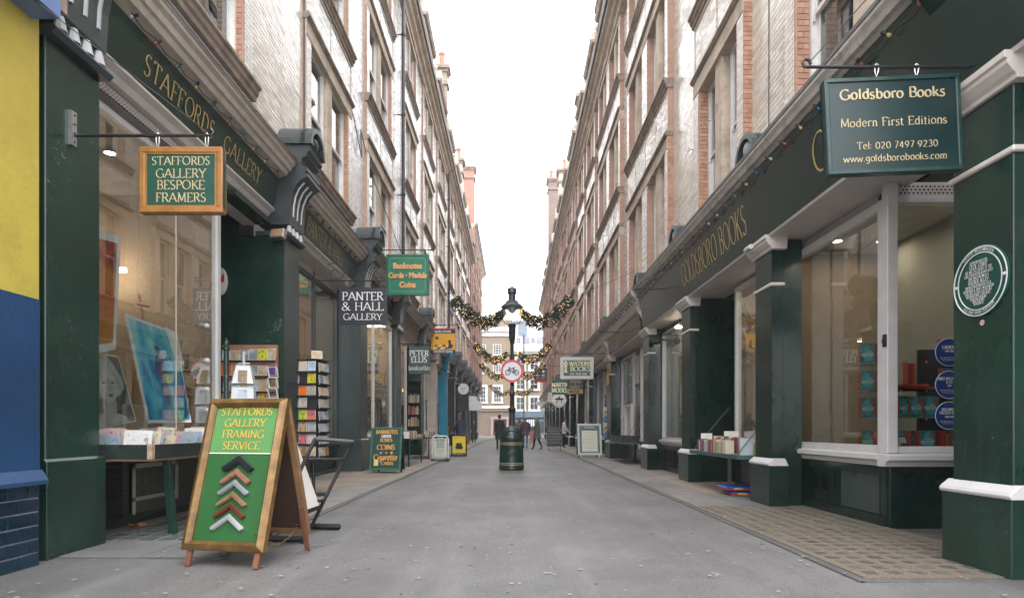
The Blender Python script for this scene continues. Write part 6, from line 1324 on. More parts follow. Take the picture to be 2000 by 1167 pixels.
# white tapering spinner
WX,WY=W(476,0,8.9).x,8.9
SP=thing('card_spinner','white wire card spinner with a tapering top beside the green post','card rack',(WX,WY,0))
m=MB(); m.lathe((WX,WY,0),[(.2,0),(.2,.02),(.02,.04),(.02,2.2)],10); m.build('stand',WHITE,SP)
m=MB()
for k,(r0,r1,za,zb_) in enumerate(((.17,.17,1.15,1.38),(.18,.17,1.42,1.66),(.17,.11,1.72,1.98))):
    vb=[Vector((WX+r0*1.2*math.cos(R(45+90*i+18)),WY+r0*1.2*math.sin(R(45+90*i+18)),za)) for i in range(4)]; vt_=[Vector((WX+r1*1.2*math.cos(R(45+90*i+18)),WY+r1*1.2*math.sin(R(45+90*i+18)),zb_)) for i in range(4)]; m.hexa(vb,vt_)
    for i in range(4): m.tube([vb[i],vb[(i+1)%4]],.006,4); m.tube([vt_[i],vt_[(i+1)%4]],.006,4)
m.tube([(WX+.09*math.cos(a*.785),WY+.03*math.sin(a*.785),2.02) for a in range(9)],.006,4); m.build('wire_basket',pm('white wire basket card',(.66,.68,.72),.5,var=.08,bump=0),SP)
for k,(z,t) in enumerate(((1.17,.0),(1.44,.03),(1.73,.25))):
    for j,(A,fn) in enumerate(((R(18),'broad'),(R(-72),'narrow'),(R(108),'shop side'))):
        ci=rp.choice([5,6,6,9,7]); nv=Vector((math.sin(A),-math.cos(A),0)); rack_card(Vector((WX,WY,z))+nv*(.163-.0*k),.13,.19,A,t,PCS[ci],'%s card on the %s tier, %s face of white spinner'%(PN[ci],('lowest','middle','top')[k],fn),'cards in the white spinner','greetings card','greetings_card')
m=MB(); 
BR=thing('card_board','brown wooden board with narrow shelves of cards fixed to the green return wall','card rack',(-4.2,9.8,1.0)); m.box(-4.7,-3.82,9.80,9.86,1.0,2.42); m.build('back_board',pm('reddish brown board',(.30,.15,.09),.6,var=.15),BR)
m=MB()
for k in range(5): m.box(-4.68,-3.84,9.72,9.80,1.15+k*.25,1.165+k*.25)
m.build('shelf',WOODD,BR)
for k in range(5):
    for j in range(6):
        ci=rp.choice([0,1,3,5,6,7,8,9]); w=rp.uniform(.12,.16); rack_card(Vector((-4.62+.145*j,9.745,1.167+k*.25)),w,rp.uniform(.16,.22),rp.uniform(-.15,.15),.15,PCS[ci],'%s card, %s along the %s shelf of the brown board'%(PN[ci],ordn[j],ordn[k]),'cards on the brown board','greetings card','greetings_card')
gp=thing('green_post','slim green post with a ball finial in front of the gallery entrance','post',(W(442,0,8.66).x,8.66,0)); x=W(442,0,8.66).x
m=MB(); m.lathe((x,8.66,0),[(.05,0),(.05,.1),(.036,.12),(.036,2.18),(.05,2.19),(.05,2.22),(.03,2.23),(.045,2.27),(.03,2.31),(.012,2.33),(.012,2.36),(0,2.37)],12); m.build('shaft',GREEN,gp,smooth=True)
LR=thing('letter_rack','small white wire rack on the green wall by the black postcard rack','card rack',W(538,782,9.7)); m=MB(); c=W(538,0,9.75)
for k in range(3):
    z=1.55+k*.17
    for a in range(3): m.tube([(c.x-.08,9.72-.02*a,z),(c.x-.08,9.66-.02*a,z+.15),(c.x+.06,9.66-.02*a,z+.15),(c.x+.06,9.72-.02*a,z),(c.x-.08,9.72-.02*a,z)],.006,4)
m.build('wire_pocket',pm('white plastic wire',(.7,.7,.7),.4,bump=0),LR)
# floodlight and alarm box
FL=thing('floodlight','small grey security floodlight on the green pilaster','floodlight',W(543,470,9.8)); p=W(543,457,9.75); M=Matrix.Translation(p)@Matrix.Rotation(R(-12),4,'Z')@Matrix.Rotation(R(-14),4,'X')
m=MB(); m.box(-.12,.12,-.04,.06,-.08,.08); m.xf(M); m.build('housing',STEEL,FL,bev=.006); m=MB(); m.box(-.10,.10,-.045,-.041,-.06,.06); m.xf(M); m.build('glass',pm('amber lit floodlight glass',(.35,.22,.12),.2,bump=0),FL); m=MB(); m.tube([p+Vector((0,.05,-.05)),p+Vector((0,.14,.0))],.015,6); m.tube([p+Vector((-.05,.06,-.08)),p+Vector((-.02,.1,-.2)),p+Vector((.08,.13,-.15))],.006,5); m.build('cable',BLACKP,FL)
AL=thing('alarm_box','white oval burglar alarm box with a red mark on the green wall','alarm box',W(428,575,9.85)); p=W(428,548,9.8)
m=MB(); m.lathe((p.x,9.83,p.z),[(.10,.05),(.12,.02),(.11,-.02),(.0,-.035)],20,0,'y'); m.v=[(v[0],v[1],p.z+(v[2]-p.z)*1.9) for v in m.v]; m.build('housing',pm('alarm white',(.6,.57,.52),.4),AL,smooth=True)
m=MB(); [m.box(p.x+.02+.022*k,p.x+.038+.022*k,9.785,9.80,p.z-.02,p.z+.05+.03*k) for k in range(3)]; m.build('red_mark',pm('red mark',(.45,.02,.03),.5,bump=0),AL)
# fallen leaf, cables
m=MB(); p=Vector((-3.95,6.35,.03)); m.add([p+Vector((.1*math.cos(a*.63)*(1 if a%2 else .45),.1*math.sin(a*.63)*(1 if a%2 else .45),.02*(a%3))) for a in range(10)],[tuple(range(10))]); tag(m.build('maple_leaf',pm('dry orange leaf',(.35,.15,.05),.7),None),'single dry orange leaf lying under the print table','leaf')
for nm,lb,pts,r_ in (('wall_cable','thin dark conductor running straight up the white brick wall beside the nearest window',[(-3.84,11.14,5.5),(-3.84,11.14,15.6)],.014),('wall_cable','slack black cable looping across the white brick wall under the upper windows',[(-3.84,13.0,9.3),(-3.82,14.6,8.5),(-3.8,15.2,7.9),(-3.83,15.25,8.6),(-3.82,16.2,8.0),(-3.8,19.9,7.2),(-3.8,24,6.6)],.012),('wall_cable','thin dark line of cable up the cream brick near the round hood',[(3.735,8.8,4.85),(3.735,8.8,9.5)],.009),('wall_cable','black cable sagging along the lead flashing on the gallery cornice',[(-3.56,5.5,5.475),(-3.55,7,5.47),(-3.57,8.6,5.475),(-3.56,9.9,5.47)],.012)):
    tag(MB().tube(pts,r_,6).build(nm,BLACKP,None),lb,'cable')
rb_=random.Random(77)
# ------------------------------------------------------------------ round plaque, window discs, book display
PQ=thing('plaque','round green and white City of Westminster plaque about Flicker Alley on the nearest pilaster','plaque',(3.49,4.506,1.9)); pz=2.154
m=MB(); m.lathe((3.499,4.506,pz),[(.262,.0),(.262,-.014),(.245,-.018),(.0,-.0181)],48,0,'x'); m.build('disc',pm('plaque green',(.008,.055,.045),.3,bump=0,var=.1),PQ)
PLW=pm('raised white plaque enamel',(.62,.64,.62),.35,bump=0)
def ringm(r0,r1):
    m=MB(); n=48
    for k in range(n):
        a,b=2*math.pi*k/n,2*math.pi*(k+1)/n
        P=[(x,4.506+r*math.cos(t),pz+r*math.sin(t)) for x in (3.482,3.477) for (r,t) in ((r1,a),(r1,b),(r0,b),(r0,a))]; m.hexa(P[:4],P[4:])
    return m
ringm(.250,.258).build('outer_ring',PLW,PQ); ringm(.207,.214).build('inner_ring',PLW,PQ)
PM=frameM((3.4775,4.506,pz),(0,-1,0),(0,0,1)); TX=[('BETWEEN 1897-1915',.021,0,.125),('CECIL COURT',.030,0,.09),('BECAME THE HEART OF THE',.021,0,.063),('EARLY BRITISH FILM INDUSTRY',.021,0,.036),('AND WAS KNOWN AS',.021,0,.010),('FLICKER ALLEY',.030,0,-.026),('BRITISH FILM PIONEERS CECIL',.020,0,-.053),('HEPWORTH & JAMES WILLIAMSON',.020,0,-.078),('HAD OFFICES HERE, ALONGSIDE',.019,0,-.101),('INTERNATIONAL COMPANIES',.019,0,-.123),('SUCH AS GAUMONT',.019,0,-.145),('NORDISK AND',.019,0,-.165),('VITAGRAPH',.019,0,-.186)]
GL[',']=(.18,'L .1 .08 .06 -.1 0')
letters_w(PQ,PM,[(a,b,c,d+.012) for a,b,c,d in TX]+[('CITY OF WESTMINSTER',.024,0,0,dict(arc=(.220,90,1),squeeze=.95)),("CECIL COURT TRADERS' ASSOCIATION",.020,0,0,dict(arc=(.240,-90,-1)))],PLW,thick=.16,thin=.08,gap=.07,squeeze=.74)
m=MB(); 
for y in (4.506-.232,4.506+.232): m.lathe((3.482,y,pz),[(.013,0),(.011,-.008),(.0,-.009)],10,0,'x')
m.build('screw_cap',PLW,PQ)
m=MB(); m.lathe((3.4985,4.50,1.845),[(.022,0),(.021,-.002),(.0,-.0021)],14,0,'x'); tag(m.build('sticker',pm('pale pink sticker',(.55,.35,.33),.5,var=.3,scale=60),None),'tiny round pale sticker below the plaque on the nearest pilaster','sticker')
NV=pm('navy window disc',(.01,.035,.17),.35,bump=0,var=.05)
for i,(py,tx) in enumerate(((687.5,[('GAUMONT',.034,0,.035),('1904-1908',.024,0,-.0)]),(751,[('JAMES WILLIAMSON',.030,0,.05),('& CO.',.028,0,.015),('1907',.024,0,-.02)]),(811,[('WILLIAMSON',.030,0,.05),('DRESSLER & CO.',.030,0,.015),('1908-1909',.024,0,-.025)]))):
    c=W(1853,py,6.36); r=thing('window_disc',['upper','middle','lowest'][i]+' of the three navy discs on the bookshop window, '+['headed GAUMONT','headed JAMES WILLIAMSON','headed WILLIAMSON DRESSLER'][i],'window disc',(c.x,6.36,c.z-.15),group='navy discs on the window')
    m=MB(); m.lathe((0,0,.15),[(.148,.004),(.148,-.004),(.0,-.0041)],32,0,'y'); m.build('disc',NV,r,world=False)
    m=MB(); m.tube([(.144*math.cos(a*math.pi/20),-.006,.15+.144*math.sin(a*math.pi/20)) for a in range(41)],.003,4); m.build('white_rim',PLW,r,world=False)
    letters(r,frameM((0,-.006,.15),(1,0,0),(0,0,1)),tx,PLW,thick=.18,thin=.09,squeeze=.7,gap=.08); scrib(r,frameM((0,-.006,.15),(1,0,0),(0,0,1)),[(-.1,.1,-.055),(-.09,.09,-.07),(-.07,.07,-.085)],.004,PLW)
# book display on glass shelves
DS=thing('display_shelves','glass book shelves on brass studs inside the corner of the bookshop window','shelves',(4.3,6.85,.8)); m=MB(); sd=MB()
SH=[.80,1.185,1.50,1.82]
for k,z in enumerate(SH[1:]):
    m.box(4.12,4.95,6.72,7.0,z-.008,z) if k<2 else None; m.box(4.12,4.76,6.72,7.0,z-.008,z) if k==1 else None; m.box(4.08,4.36,7.02,7.3,z-.008,z)
    for x in (4.16,4.32,4.6,4.9): sd.ball((x,6.715,z-.02),.012,8,5)
m.build('glass_shelf',pm('pale green glass shelf',(.30,.36,.32),.08,bump=0),DS); sd.build('brass_stud',BRASS,DS,smooth=True)
TEAL=artmat('teal book cover',[(.3,(.01,.04,.06)),(.45,(.02,.20,.24)),(.6,(.05,.36,.38)),(.75,(.01,.08,.11))],7,5,2.5); REDSP=pm('vermilion cloth',(.55,.06,.025),.5,var=.1,bump=0); PAGE=pm('book pages',(.55,.52,.45),.8,bump=0)
GREYC=artmat('grey teal book cover',[(.35,(.05,.08,.08)),(.5,(.14,.2,.2)),(.65,(.3,.34,.33))],9,4,2)
bcache={}
def book_stand(x,y,z,yaw,kind,label,text=True):
    r=thing('book',label,'book',(x,y,z),yaw,'books with teal covers in the bookshop window'); w,h,t=.155,.235,.035
    m=MB(); m.box(-w/2,w/2,0,t,0,h,1); m.box(-w/2-.002,w/2+.002,-.004,-.0001,-.0,h+.003,0).box(-w/2-.002,w/2+.002,t,t+.004,0,h+.003,2).box(-w/2-.006,-w/2-.0021,-.004,t+.004,0,h+.003,2); m.build('cover',[TEAL if kind==0 else GREYC,PAGE,REDSP],r,world=False)
    if kind==0:
        m=MB(); c=[(.004+.054*math.cos(a*.45),-.005,.125+.095*math.sin(a*.45)) for a in range(14)]; m.add(c,[tuple(range(14))]); m.build('printed_face',pm('pale teal face print',(.06,.42,.45),.4,var=.5,scale=26,bump=0),r,world=False,norm=False)
        m=MB(); m.lathe((.045,-.0062,.19),[(.02,0),(.0,-.0002)],12,0,'y'); m.build('red_dot',REDSP,r,world=False)
        letters(r,frameM((0,-.006,0),(1,0,0),(0,0,1)),[('wife',.062,0,.085,dict(serif=False))],WLET,thick=.2,thin=.14,gap=.1)
    return r
def spine(x,y,z,label,w=.035,h=.235,mat=None):
    m=MB(); m.box(x-w/2,x+w/2,y,y+.155,z,z+h); m.box(x-w/2+.004,x+w/2-.004,y+.004,y+.157,z+.001,z+h+.0); o=m.build('book',mat or REDSP,None); return tag(o,label,'book','red books in the bookshop window')
rows=['lowest','second','third','top']
for k,xs in enumerate(([(4.36,0),(4.50,1),(4.65,0),(4.99,0)],[(4.42,0),(4.53,0),(4.68,0),(4.99,0)],[(4.90,0)],[(4.85,1)])):
    for j,(x,kd) in enumerate(xs): book_stand(x,6.80-.012*j,SH[k],R(random.uniform(-9,9)) if kd==0 else R(38),kd,'%s covered book, %s from the corner post side on the %s shelf'%('teal' if kd==0 else 'grey teal',ordn[j],rows[k]))
for k,xs in enumerate(([4.575,4.76,4.84,4.88],[4.325,4.80],[4.325,],[4.325])):
    for j,x in enumerate(xs): spine(x,6.82,SH[k],'vermilion book seen spine on, %s along the %s window shelf'%(ordn[j],rows[k]))
m=MB(); m.box(4.36,4.66,6.75,6.95,SH[2]+.031,SH[2]+.058).box(4.42,4.76,6.78,6.97,SH[2],SH[2]+.03); tag(m.build('book',REDSP,None),'pair of vermilion books lying flat on the third window shelf','books'); book_stand(4.44,6.8,SH[2]+.06,R(55),1,'grey teal book standing on the flat vermilion books')
spine(4.52,6.80,SH[2]+.06,'vermilion book standing upright on the flat pair')
for i,(x,c) in enumerate(((4.13,(.09,.02,.06)),(4.24,(.5,.5,.46)),(4.34,(.05,.1,.1)))):
    M=Matrix.Translation((x,6.62+.02*i,.81))@Matrix.Rotation(R(-28),4,'X'); m=MB(); m.box(-.05,.05,-.004,.004,0,.19); m.box(-.035,.035,-.006,-.0045,.1,.17,1); m.xf(M)
    tag(m.build('leaflet',[pm('leaflet %d'%i,c,.5,var=.4,scale=30,bump=0),CARD],None),['maroon patterned','plain pale','dark teal'][i]+' leaflet leaning at the front of the bookshop window','leaflet')
m=MB(); m.box(XW-.075,XW-.06,6.34,6.40,1.92,2.05).box(XW-.09,XW-.06,6.36,6.39,1.96,2.0); tag(m.build('window_catch',BLACKP,None,bev=.003),'small black latch on the white corner post of the bookshop window','latch')

for k,z in enumerate(SH):
    book_stand(4.17,7.10,z,R(6-5*k),0,'teal covered book left of the white corner post on the %s shelf'%rows[k])
    spine(4.285,7.08,z,'vermilion book beside the teal one left of the corner post, %s shelf'%rows[k])
    if k in (1,3): book_stand(4.37,7.12,z,R(20),1,'grey teal book hard against the white corner post, %s shelf'%rows[k])
def wallpic(label,c,w,h,nx,cols,sc=5):
    x,y,z=c; r=thing('framed_picture',label,'picture',c); m=MB(); m.box(x-.02,x+.02,y-w/2,y+w/2,z-h/2,z+h/2); m.build('frame',WOODD,r,bev=.004); m=MB(); a=x+nx*.022; m.box(min(a,a+nx*.004),max(a,a+nx*.004),y-w/2+.05,y+w/2-.05,z-h/2+.05,z+h/2-.05); m.build('image',artmat('wall picture '+label[:24],cols,sc,4,2),r)
wallpic('wide landscape painting on the wall deep inside the tall dark framed gallery',(-6.68,13.4,1.9),1.4,1.0,1,[(.35,(.1,.12,.08)),(.5,(.4,.38,.25)),(.65,(.35,.42,.5))],2)
wallpic('small red toned painting inside the tall dark framed gallery',(-6.68,12.1,1.9),.6,.8,1,[(.35,(.3,.05,.03)),(.5,(.5,.3,.15)),(.65,(.1,.08,.1))],3)
wallpic('grey abstract painting close behind the tall dark glass of the gallery',(-4.9,14.2,1.8),.9,1.2,1,[(.35,(.1,.1,.12)),(.5,(.4,.4,.38)),(.65,(.2,.15,.1))],2)
wallpic('dark framed poster inside the second bookshop window',(5.75,9.6,1.9),.7,1.0,-1,[(.35,(.05,.05,.04)),(.5,(.3,.25,.15)),(.65,(.15,.08,.05))],4)
for i in range(9):
    x=-4.65-.12*(i%3); y=12.0+.28*i; z0=.76; m=MB(); m.box(x-.08,x+.08,y-.012,y+.012,z0,z0+rb_.uniform(.22,.4)); ci=i%len(prc)
    tag(m.build('mounted_print',pmats[ci],None),'%s print, %s along the sill of the tall dark framed gallery window'%(prc[ci][0],ordn[i]),'print','prints on the gallery sill')
# ------------------------------------------------------------------ fold-down bookshelf, boards on the ground
FS=thing('fold_down_shelf','green fold-down shelf hung on chains in front of the second bookshop window','shelf',(3.65,10,.64))
m=MB(); m.box(3.30,3.97,8.88,11.2,.635,.665); m.build('shelf_board',pm('grey green worn board',(.10,.14,.14),.5,var=.3,scale=6,dirt=.3),FS,bev=.003); m=MB(); m.box(3.285,3.30,8.86,11.22,.61,.672).box(3.30,3.97,8.86,8.88,.61,.672); m.build('lip',pm('teal green edge',(.03,.09,.085),.4,dirt=.3),FS)
m=MB(); m.box(3.9,3.95,10.9,10.95,0,.63); m.build('leg',pm('grey metal leg',(.2,.2,.2),.5),FS)
def chain(a,b,parent,n=34):
    m=MB(); a=Vector(a); b=Vector(b); d=(b-a)/n; u=d.normalized(); v=u.orthogonal().normalized(); w_=u.cross(v)
    for k in range(n):
        c=a+d*(k+.5); q=v if k%2 else w_
        m.tube([c+u*d.length*.72*math.cos(j*1.047)+q*.012*math.sin(j*1.047) for j in range(7)],.0035,4)
    return m.build('chain',pm('rusty brown chain',(.13,.10,.08),.5,metal=.5,bump=0),parent)
chain((3.95,11.0,1.45),(3.33,11.12,.67),FS); chain((3.95,9.0,1.45),(3.33,8.95,.67),FS,38)
bkc=[('cream',(.55,.48,.36)),('rust orange',(.5,.2,.07)),('white',(.6,.58,.54)),('tan',(.42,.3,.18)),('dark blue',(.04,.07,.2)),('dark red',(.3,.03,.04)),('grey',(.3,.3,.28)),('olive',(.25,.22,.08))]
rb=random.Random(5)
def booksrow(x,ya,yb,z,s,place,grp,depth=.14,hmin=.17,hmax=.22,ends=None,lim=99):
    """Books standing side by side along Y, spines to the lane."""
    y=ya; k=0
    while y<yb and k<lim:
        t=rb.uniform(.02,.045); h=rb.uniform(hmin,hmax); ci=rb.randrange(8); m=MB(); xx=x+rb.uniform(-.01,.01)
        m.box(xx,xx+s*depth,y,y+t-.003,z,z+h); m.box(xx+s*.004,xx+s*(depth+.002),y+.003,y+t-.006,z+.002,z+h-.0+.001,1)
        nm='%s'%(bkc[ci][0]); tag(m.build('book',[pm('book '+nm,bkc[ci][1],.55,var=.12,bump=0),PAGE],None),'%s book, %s %s'%(nm,('number','')[1]+oname(k),place),'book',grp); y+=t; k+=1
def oname(k):
    a=ordn+['seventeenth','eighteenth','nineteenth','twentieth']+['twenty-'+o for o in ordn[:9]]+['thirtieth']+['thirty-'+o for o in ordn[:9]]+['fortieth']+['forty-'+o for o in ordn[:9]]
    return a[k] if k<len(a) else 'last'
booksrow(3.38,9.62,11.0,.666,1,'from the near end of the fold-down shelf, street row','books on the fold-down shelf')
booksrow(3.62,9.3,10.9,.666,1,'from the near end of the fold-down shelf, back row','books on the fold-down shelf',hmin=.22,hmax=.27)
for i,(x,w) in enumerate(((3.40,.2),(3.66,.2))):
    M=Matrix.Translation((x+.1,9.02+.25*i,.666)); m=MB(); m.box(-w/2,w/2,0,.01,0,.25+.0*i); m.xf(M); tag(m.build('bookend_board',pm('pale blue grey board',(.42,.48,.53),.5,var=.05,bump=0),None),['street side','wall side'][i]+' pale blue grey board standing on the fold-down shelf','board')
m=MB(); m.box(3.60,3.72,9.1,9.3,.666,.84); tag(m.build('book',pm('mustard book',(.5,.36,.06),.5,bump=0),None),'mustard yellow book between the two pale boards','book')
m=MB(); m.box(3.7,3.95,10.55,10.57,.668,1.02).box(3.42,3.62,10.95,10.965,.668,.98); tag(m.build('book',CARD,None),'tall cream cards standing behind the books on the fold-down shelf','cards')
for k,(z,dx,lab) in enumerate(((.02,.08,'lower'),(.10,.0,'upper'))):
    r=thing('plastic_crate_lid',lab+' of the blue and red flat plastic trays stacked on the pavement','tray',(3.62+dx,9.6,z),R(4*k-2),'blue and red trays on the pavement')
    m=MB(); m.box(-.30,.34,-.2,.25,.03,.055); m.build('top',pm('bright blue plastic',(.01,.11,.5),.35,bump=.03),r,world=False,bev=.008); m=MB(); m.box(-.28,.33,-.19,.24,0,.03); m.build('base',pm('bright red plastic',(.5,.03,.03),.35,bump=.03),r,world=False,bev=.004)
    m=MB(); m.box(-.18,-.04,-.206,-.19,.015,.04).box(.12,.26,-.206,-.19,.015,.04); m.build('yellow_clip',pm('yellow plastic',(.7,.45,.05),.4,bump=0),r,world=False)
# second fold-down shelf with black boxes near the fifth pilaster
F2=thing('fold_down_shelf','green fold-down shelf holding black crates beside the white display case','shelf',(3.55,19.2,.64)); m=MB(); m.box(3.2,3.85,17.6,20.6,.62,.66); m.build('shelf_board',pm('teal green edge',(.03,.09,.085),.4,dirt=.3),F2); chain((3.88,20.4,1.6),(3.25,20.5,.66),F2,24); chain((3.88,17.8,1.6),(3.25,17.7,.66),F2,24)
for i,y in enumerate((17.9,18.75,19.6)):
    r=thing('black_crate',['nearest','middle','furthest'][i]+' open black crate on the second fold-down shelf','crate',(3.5,y+.3,.66),group='black crates on the shelf'); m=MB()
    for (a,b,c,d,z) in ((-.25,.25,-.32,-.3,.2),(-.25,.25,.3,.32,.2),(-.25,-.23,-.3,.3,.2),(.23,.25,-.3,.3,.2),(-.23,.23,-.3,.3,.02)): m.box(a,b,c,d,0,z)
    m.build('crate_shell',BLACKP,r,world=False); m=MB(); [m.box(-.2,.2,-.27+.06*q,-.23+.06*q,.02,.17) for q in range(9)]; m.build('packed_books',pm('grey spines',(.15,.15,.15),.6,var=.5,scale=30),r,world=False)
WCs=thing('display_case','narrow white framed glass case of small prints hung beside the shop door','display case',(3.78,19.2,.7))
m=MB(); 
for (a,b,c,d) in ((18.9,19.0,.72,1.85),(19.95,20.05,.72,1.85),(19.0,19.95,1.78,1.85),(19.0,19.95,.72,.8)): m.box(3.70,3.80,a,b,c,d)
m.build('frame',WHITE,WCs); m=MB(); m.box(3.78,3.79,19.0,19.95,.8,1.78); m.build('prints',artmat('case prints',[(.35,(.2,.18,.15)),(.5,(.6,.56,.5)),(.65,(.4,.3,.25))],8),WCs)
# small postcard rack by the fifth pilaster, orange sticker
pr=thing('postcard_rack','small white and blue postcard rack in the doorway behind the poster board','postcard rack',(3.62,22.9,0)); m=MB(); m.box(3.5,3.56,22.85,22.95,0,2.0); m.build('stand',BLACKM,pr)
for k in range(6): m=MB(); m.box(3.42,3.7,22.80,22.84,.75+.2*k,.9+.2*k); m.build('card_row',pm(['blue cards','tan cards','white cards'][k%3],[(.08,.2,.5),(.5,.35,.2),(.6,.6,.6)][k%3],.5,var=.4,scale=20),pr)
m=MB(); m.box(3.44,3.455,21.6,22.2,2.65,3.05); tag(m.build('notice',artmat('amber notice',[(.4,(.5,.22,.05)),(.6,(.6,.4,.1))],6),None),'small amber notice fixed high on the pilaster beyond the fold-down crates','notice')
# CCTV camera
cc=thing('security_camera','black dome bracket camera under the soffit by the fourth pilaster','camera',(3.75,15.0,3.2)); m=MB(); m.tube([(3.87,15.2,3.3),(3.7,15.2,3.3)],.02,6); m.ball((3.62,15.2,3.27),(.09,.12,.09),10,7); m.build('housing',BLACKM,cc,smooth=True)
cw=thing('security_camera','small white camera fixed on the fascia edge over the second pilaster','camera',(3.3,8.3,3.7)); m=MB(); m.tube([(3.42,8.62,3.62),(3.30,8.5,3.6)],.012,6); m.tube([(3.33,8.62,3.60),(3.30,8.36,3.58)],.035,10); m.build('housing',WHITE,cw,smooth=True)

# ------------------------------------------------------------------ outdoor book tables and bookcase on the left
def table(label,x0,x1,y0,y1,z):
    r=thing('book_table',label,'table',((x0+x1)/2,(y0+y1)/2,0)); m=MB(); m.box(x0,x1,y0,y1,z-.04,z); m.build('table_top',GREEN2,r)
    for x in (x0+.04,x1-.04):
        for y in (y0+.05,y1-.05): MB().box(x-.02,x+.02,y-.02,y+.02,0,z-.04).build('leg',GREEN2,r)
    return r
table('green table piled with books behind the banknotes sandwich board',-3.6,-2.82,16.6,19.0,.80); table('second green book table, behind the white tubular sign',-3.6,-2.85,20.8,23.6,.78)
for (xa,ya,yb,z,pl) in ((-2.86,16.7,18.3,.80,'on the nearer book table'),(-2.88,20.9,22.4,.78,'on the second book table')):
    booksrow(xa,ya,yb,z,-1,pl+', street row','books on the outdoor tables',lim=45)
for i in range(14):
    t=(0,0,0,0,0,0,0,1,1,1,1,1,1,1)[i]; k=i%7; x=-3.3+.16*(k%3)-.1; y=(16.8 if t==0 else 21)+.32*k; z0=.8 if t==0 else .78; ci=rb.randrange(8)
    m=MB()
    for q in range(3): a=rb.uniform(-.02,.02); m.box(x-.12+a,x+.06+a,y,y+.24,z0+.032*q,z0+.03+.032*q)
    tag(m.build('book_pile',pm('book '+bkc[ci][0],bkc[ci][1],.55,var=.3,bump=0,scale=16),None),'%s pile of books, %s along the %s table'%(bkc[ci][0],ordn[k],('nearer','second')[t]),'books','piles of books on the tables')
BCs=thing('bookcase','dark green outdoor bookcase full of books between two white posts','bookcase',(-3.95,24.7,0))
m=MB(); m.box(-4.25,-3.72,24.62,24.66,0,3.0).box(-4.27,-4.23,24.42,24.62,0,3.0).box(-3.74,-3.70,24.42,24.62,0,3.0)
for z in (1.15,1.62,2.10,2.62,2.96): m.box(-4.23,-3.74,24.42,24.62,z,z+.03)
m.box(-4.23,-3.74,24.40,24.42,0,1.15); m.build('carcass',GREEN2,BCs)
for sh_i,z in enumerate((1.18,1.65,2.13)):
    x=-4.22; k=0
    while x<-3.8:
        t=rb.uniform(.028,.05); h=rb.uniform(.28,.38); ci=rb.randrange(8); m=MB(); m.box(x,x+t-.003,24.45,24.6,z,z+h)
        tag(m.build('book',pm('book '+bkc[ci][0],bkc[ci][1],.55,var=.12,bump=0),None),'%s book, %s from the left on the bookcase %s shelf'%(bkc[ci][0],oname(k),('bottom','middle','top')[sh_i]),'book','books in the outdoor bookcase'); x+=t; k+=1

# ------------------------------------------------------------------ buildings across the far street
def sash(root,x0,x1,z0,z1,Y,cols=3,rows=4,sur=.0,name='window'):
    f=MB(); t=.09
    if sur: f.box(x0-sur,x1+sur,Y-.12,Y-.02,z1,z1+sur).box(x0-sur,x0,Y-.12,Y-.02,z0,z1).box(x1,x1+sur,Y-.12,Y-.02,z0,z1).box(x0-sur-.1,x1+sur+.1,Y-.2,Y-.02,z0-.2,z0)
    else: f.box(x0-.1,x1+.1,Y-.12,Y-.0,z0-.15,z0)
    f.box(x0,x0+t,Y-.04,Y+.02,z0,z1).box(x1-t,x1,Y-.04,Y+.02,z0,z1).box(x0+t,x1-t,Y-.04,Y+.02,z1-t,z1).box(x0+t,x1-t,Y-.04,Y+.02,z0,z0+t)
    for i in range(1,cols): x=x0+(x1-x0)*i/cols; f.box(x-.03,x+.03,Y-.03,Y+.0,z0+t,z1-t)
    for i in range(1,rows): z=z0+(z1-z0)*i/rows; f.box(x0+t,x1-t,Y-.035 if i==rows//2 else Y-.03,Y-.0-.002,z-.03,z+.03)
    o=f.build(name,pm('far white window paint',(.7,.7,.68),.5,bump=0),root,norm=False); MB().box(x0+t,x1-t,Y+.001,Y+.012,z0+t,z1-t).build('pane',pm('far window glass',(.05,.06,.07),.12,var=.5,scale=.8,bump=0,space='World'),o,norm=False)
def ZX(px,py,Y=90): p=W(px,py,Y); return p.x,p.z
FA=thing('far_building','yellow brown brick building with white cornice and curved leaded roof beyond the lane','building',(-6,94,0)); FB=thing('far_building','brick building with grey mansard, two dormers and a slate blue shopfront beyond the lane','building',(6,94,0))
WHF=pm('far white stucco',(.68,.67,.64),.6,bump=0,var=.05); BRN=pm('brown stone ground floor',(.19,.14,.11),.7,var=.2,space='World')
xs_,zc=ZX(1000,656); MB().box(-22,-.05,90,100,3.9,zc).build('wall',YELB,FA,norm=False); m=MB(); m.box(-22,-.05,89.8,90,zc-.02,ZX(0,648)[1]).box(-22,-.02,89.5,90,ZX(0,648)[1],ZX(0,639)[1]).box(-22,-.05,89.85,90,ZX(0,797)[1],ZX(0,792)[1]); m.build('cornice',WHF,FA)
m=MB(); m.box(-22,-.05,90.3,99,zc,ZX(0,628)[1]+.3); m.build('parapet',YELB,FA); 
m=MB(); a,z0=ZX(958,636); b,_=ZX(982,636); n=8; m.ext([(a,z0)]+[(a+(b-a)*.35*(1-math.cos(math.pi/2*k/n)),z0+1.3*math.sin(math.pi/2*k/n)) for k in range(1,n+1)]+[(b,z0+1.3),(b,z0)],90.6,96,'y'); m.build('curved_dormer',pm('lead grey roof',(.28,.33,.38),.5,bump=0),FA); sash(FA,a+.8,b-.2,z0+.1,z0+1.1,90.55,2,2)
for (x0,y0,x1,y1,su) in ((963,672,979,692,0),(963,711,979,728,0),(964,754,979,785,.25)):
    for k,ox in enumerate((0,-30)): sash(FA,ZX(x0+ox,0)[0],ZX(x1+ox,0)[0],ZX(0,y1)[1],ZX(0,y0)[1],89.98,3,4,su)
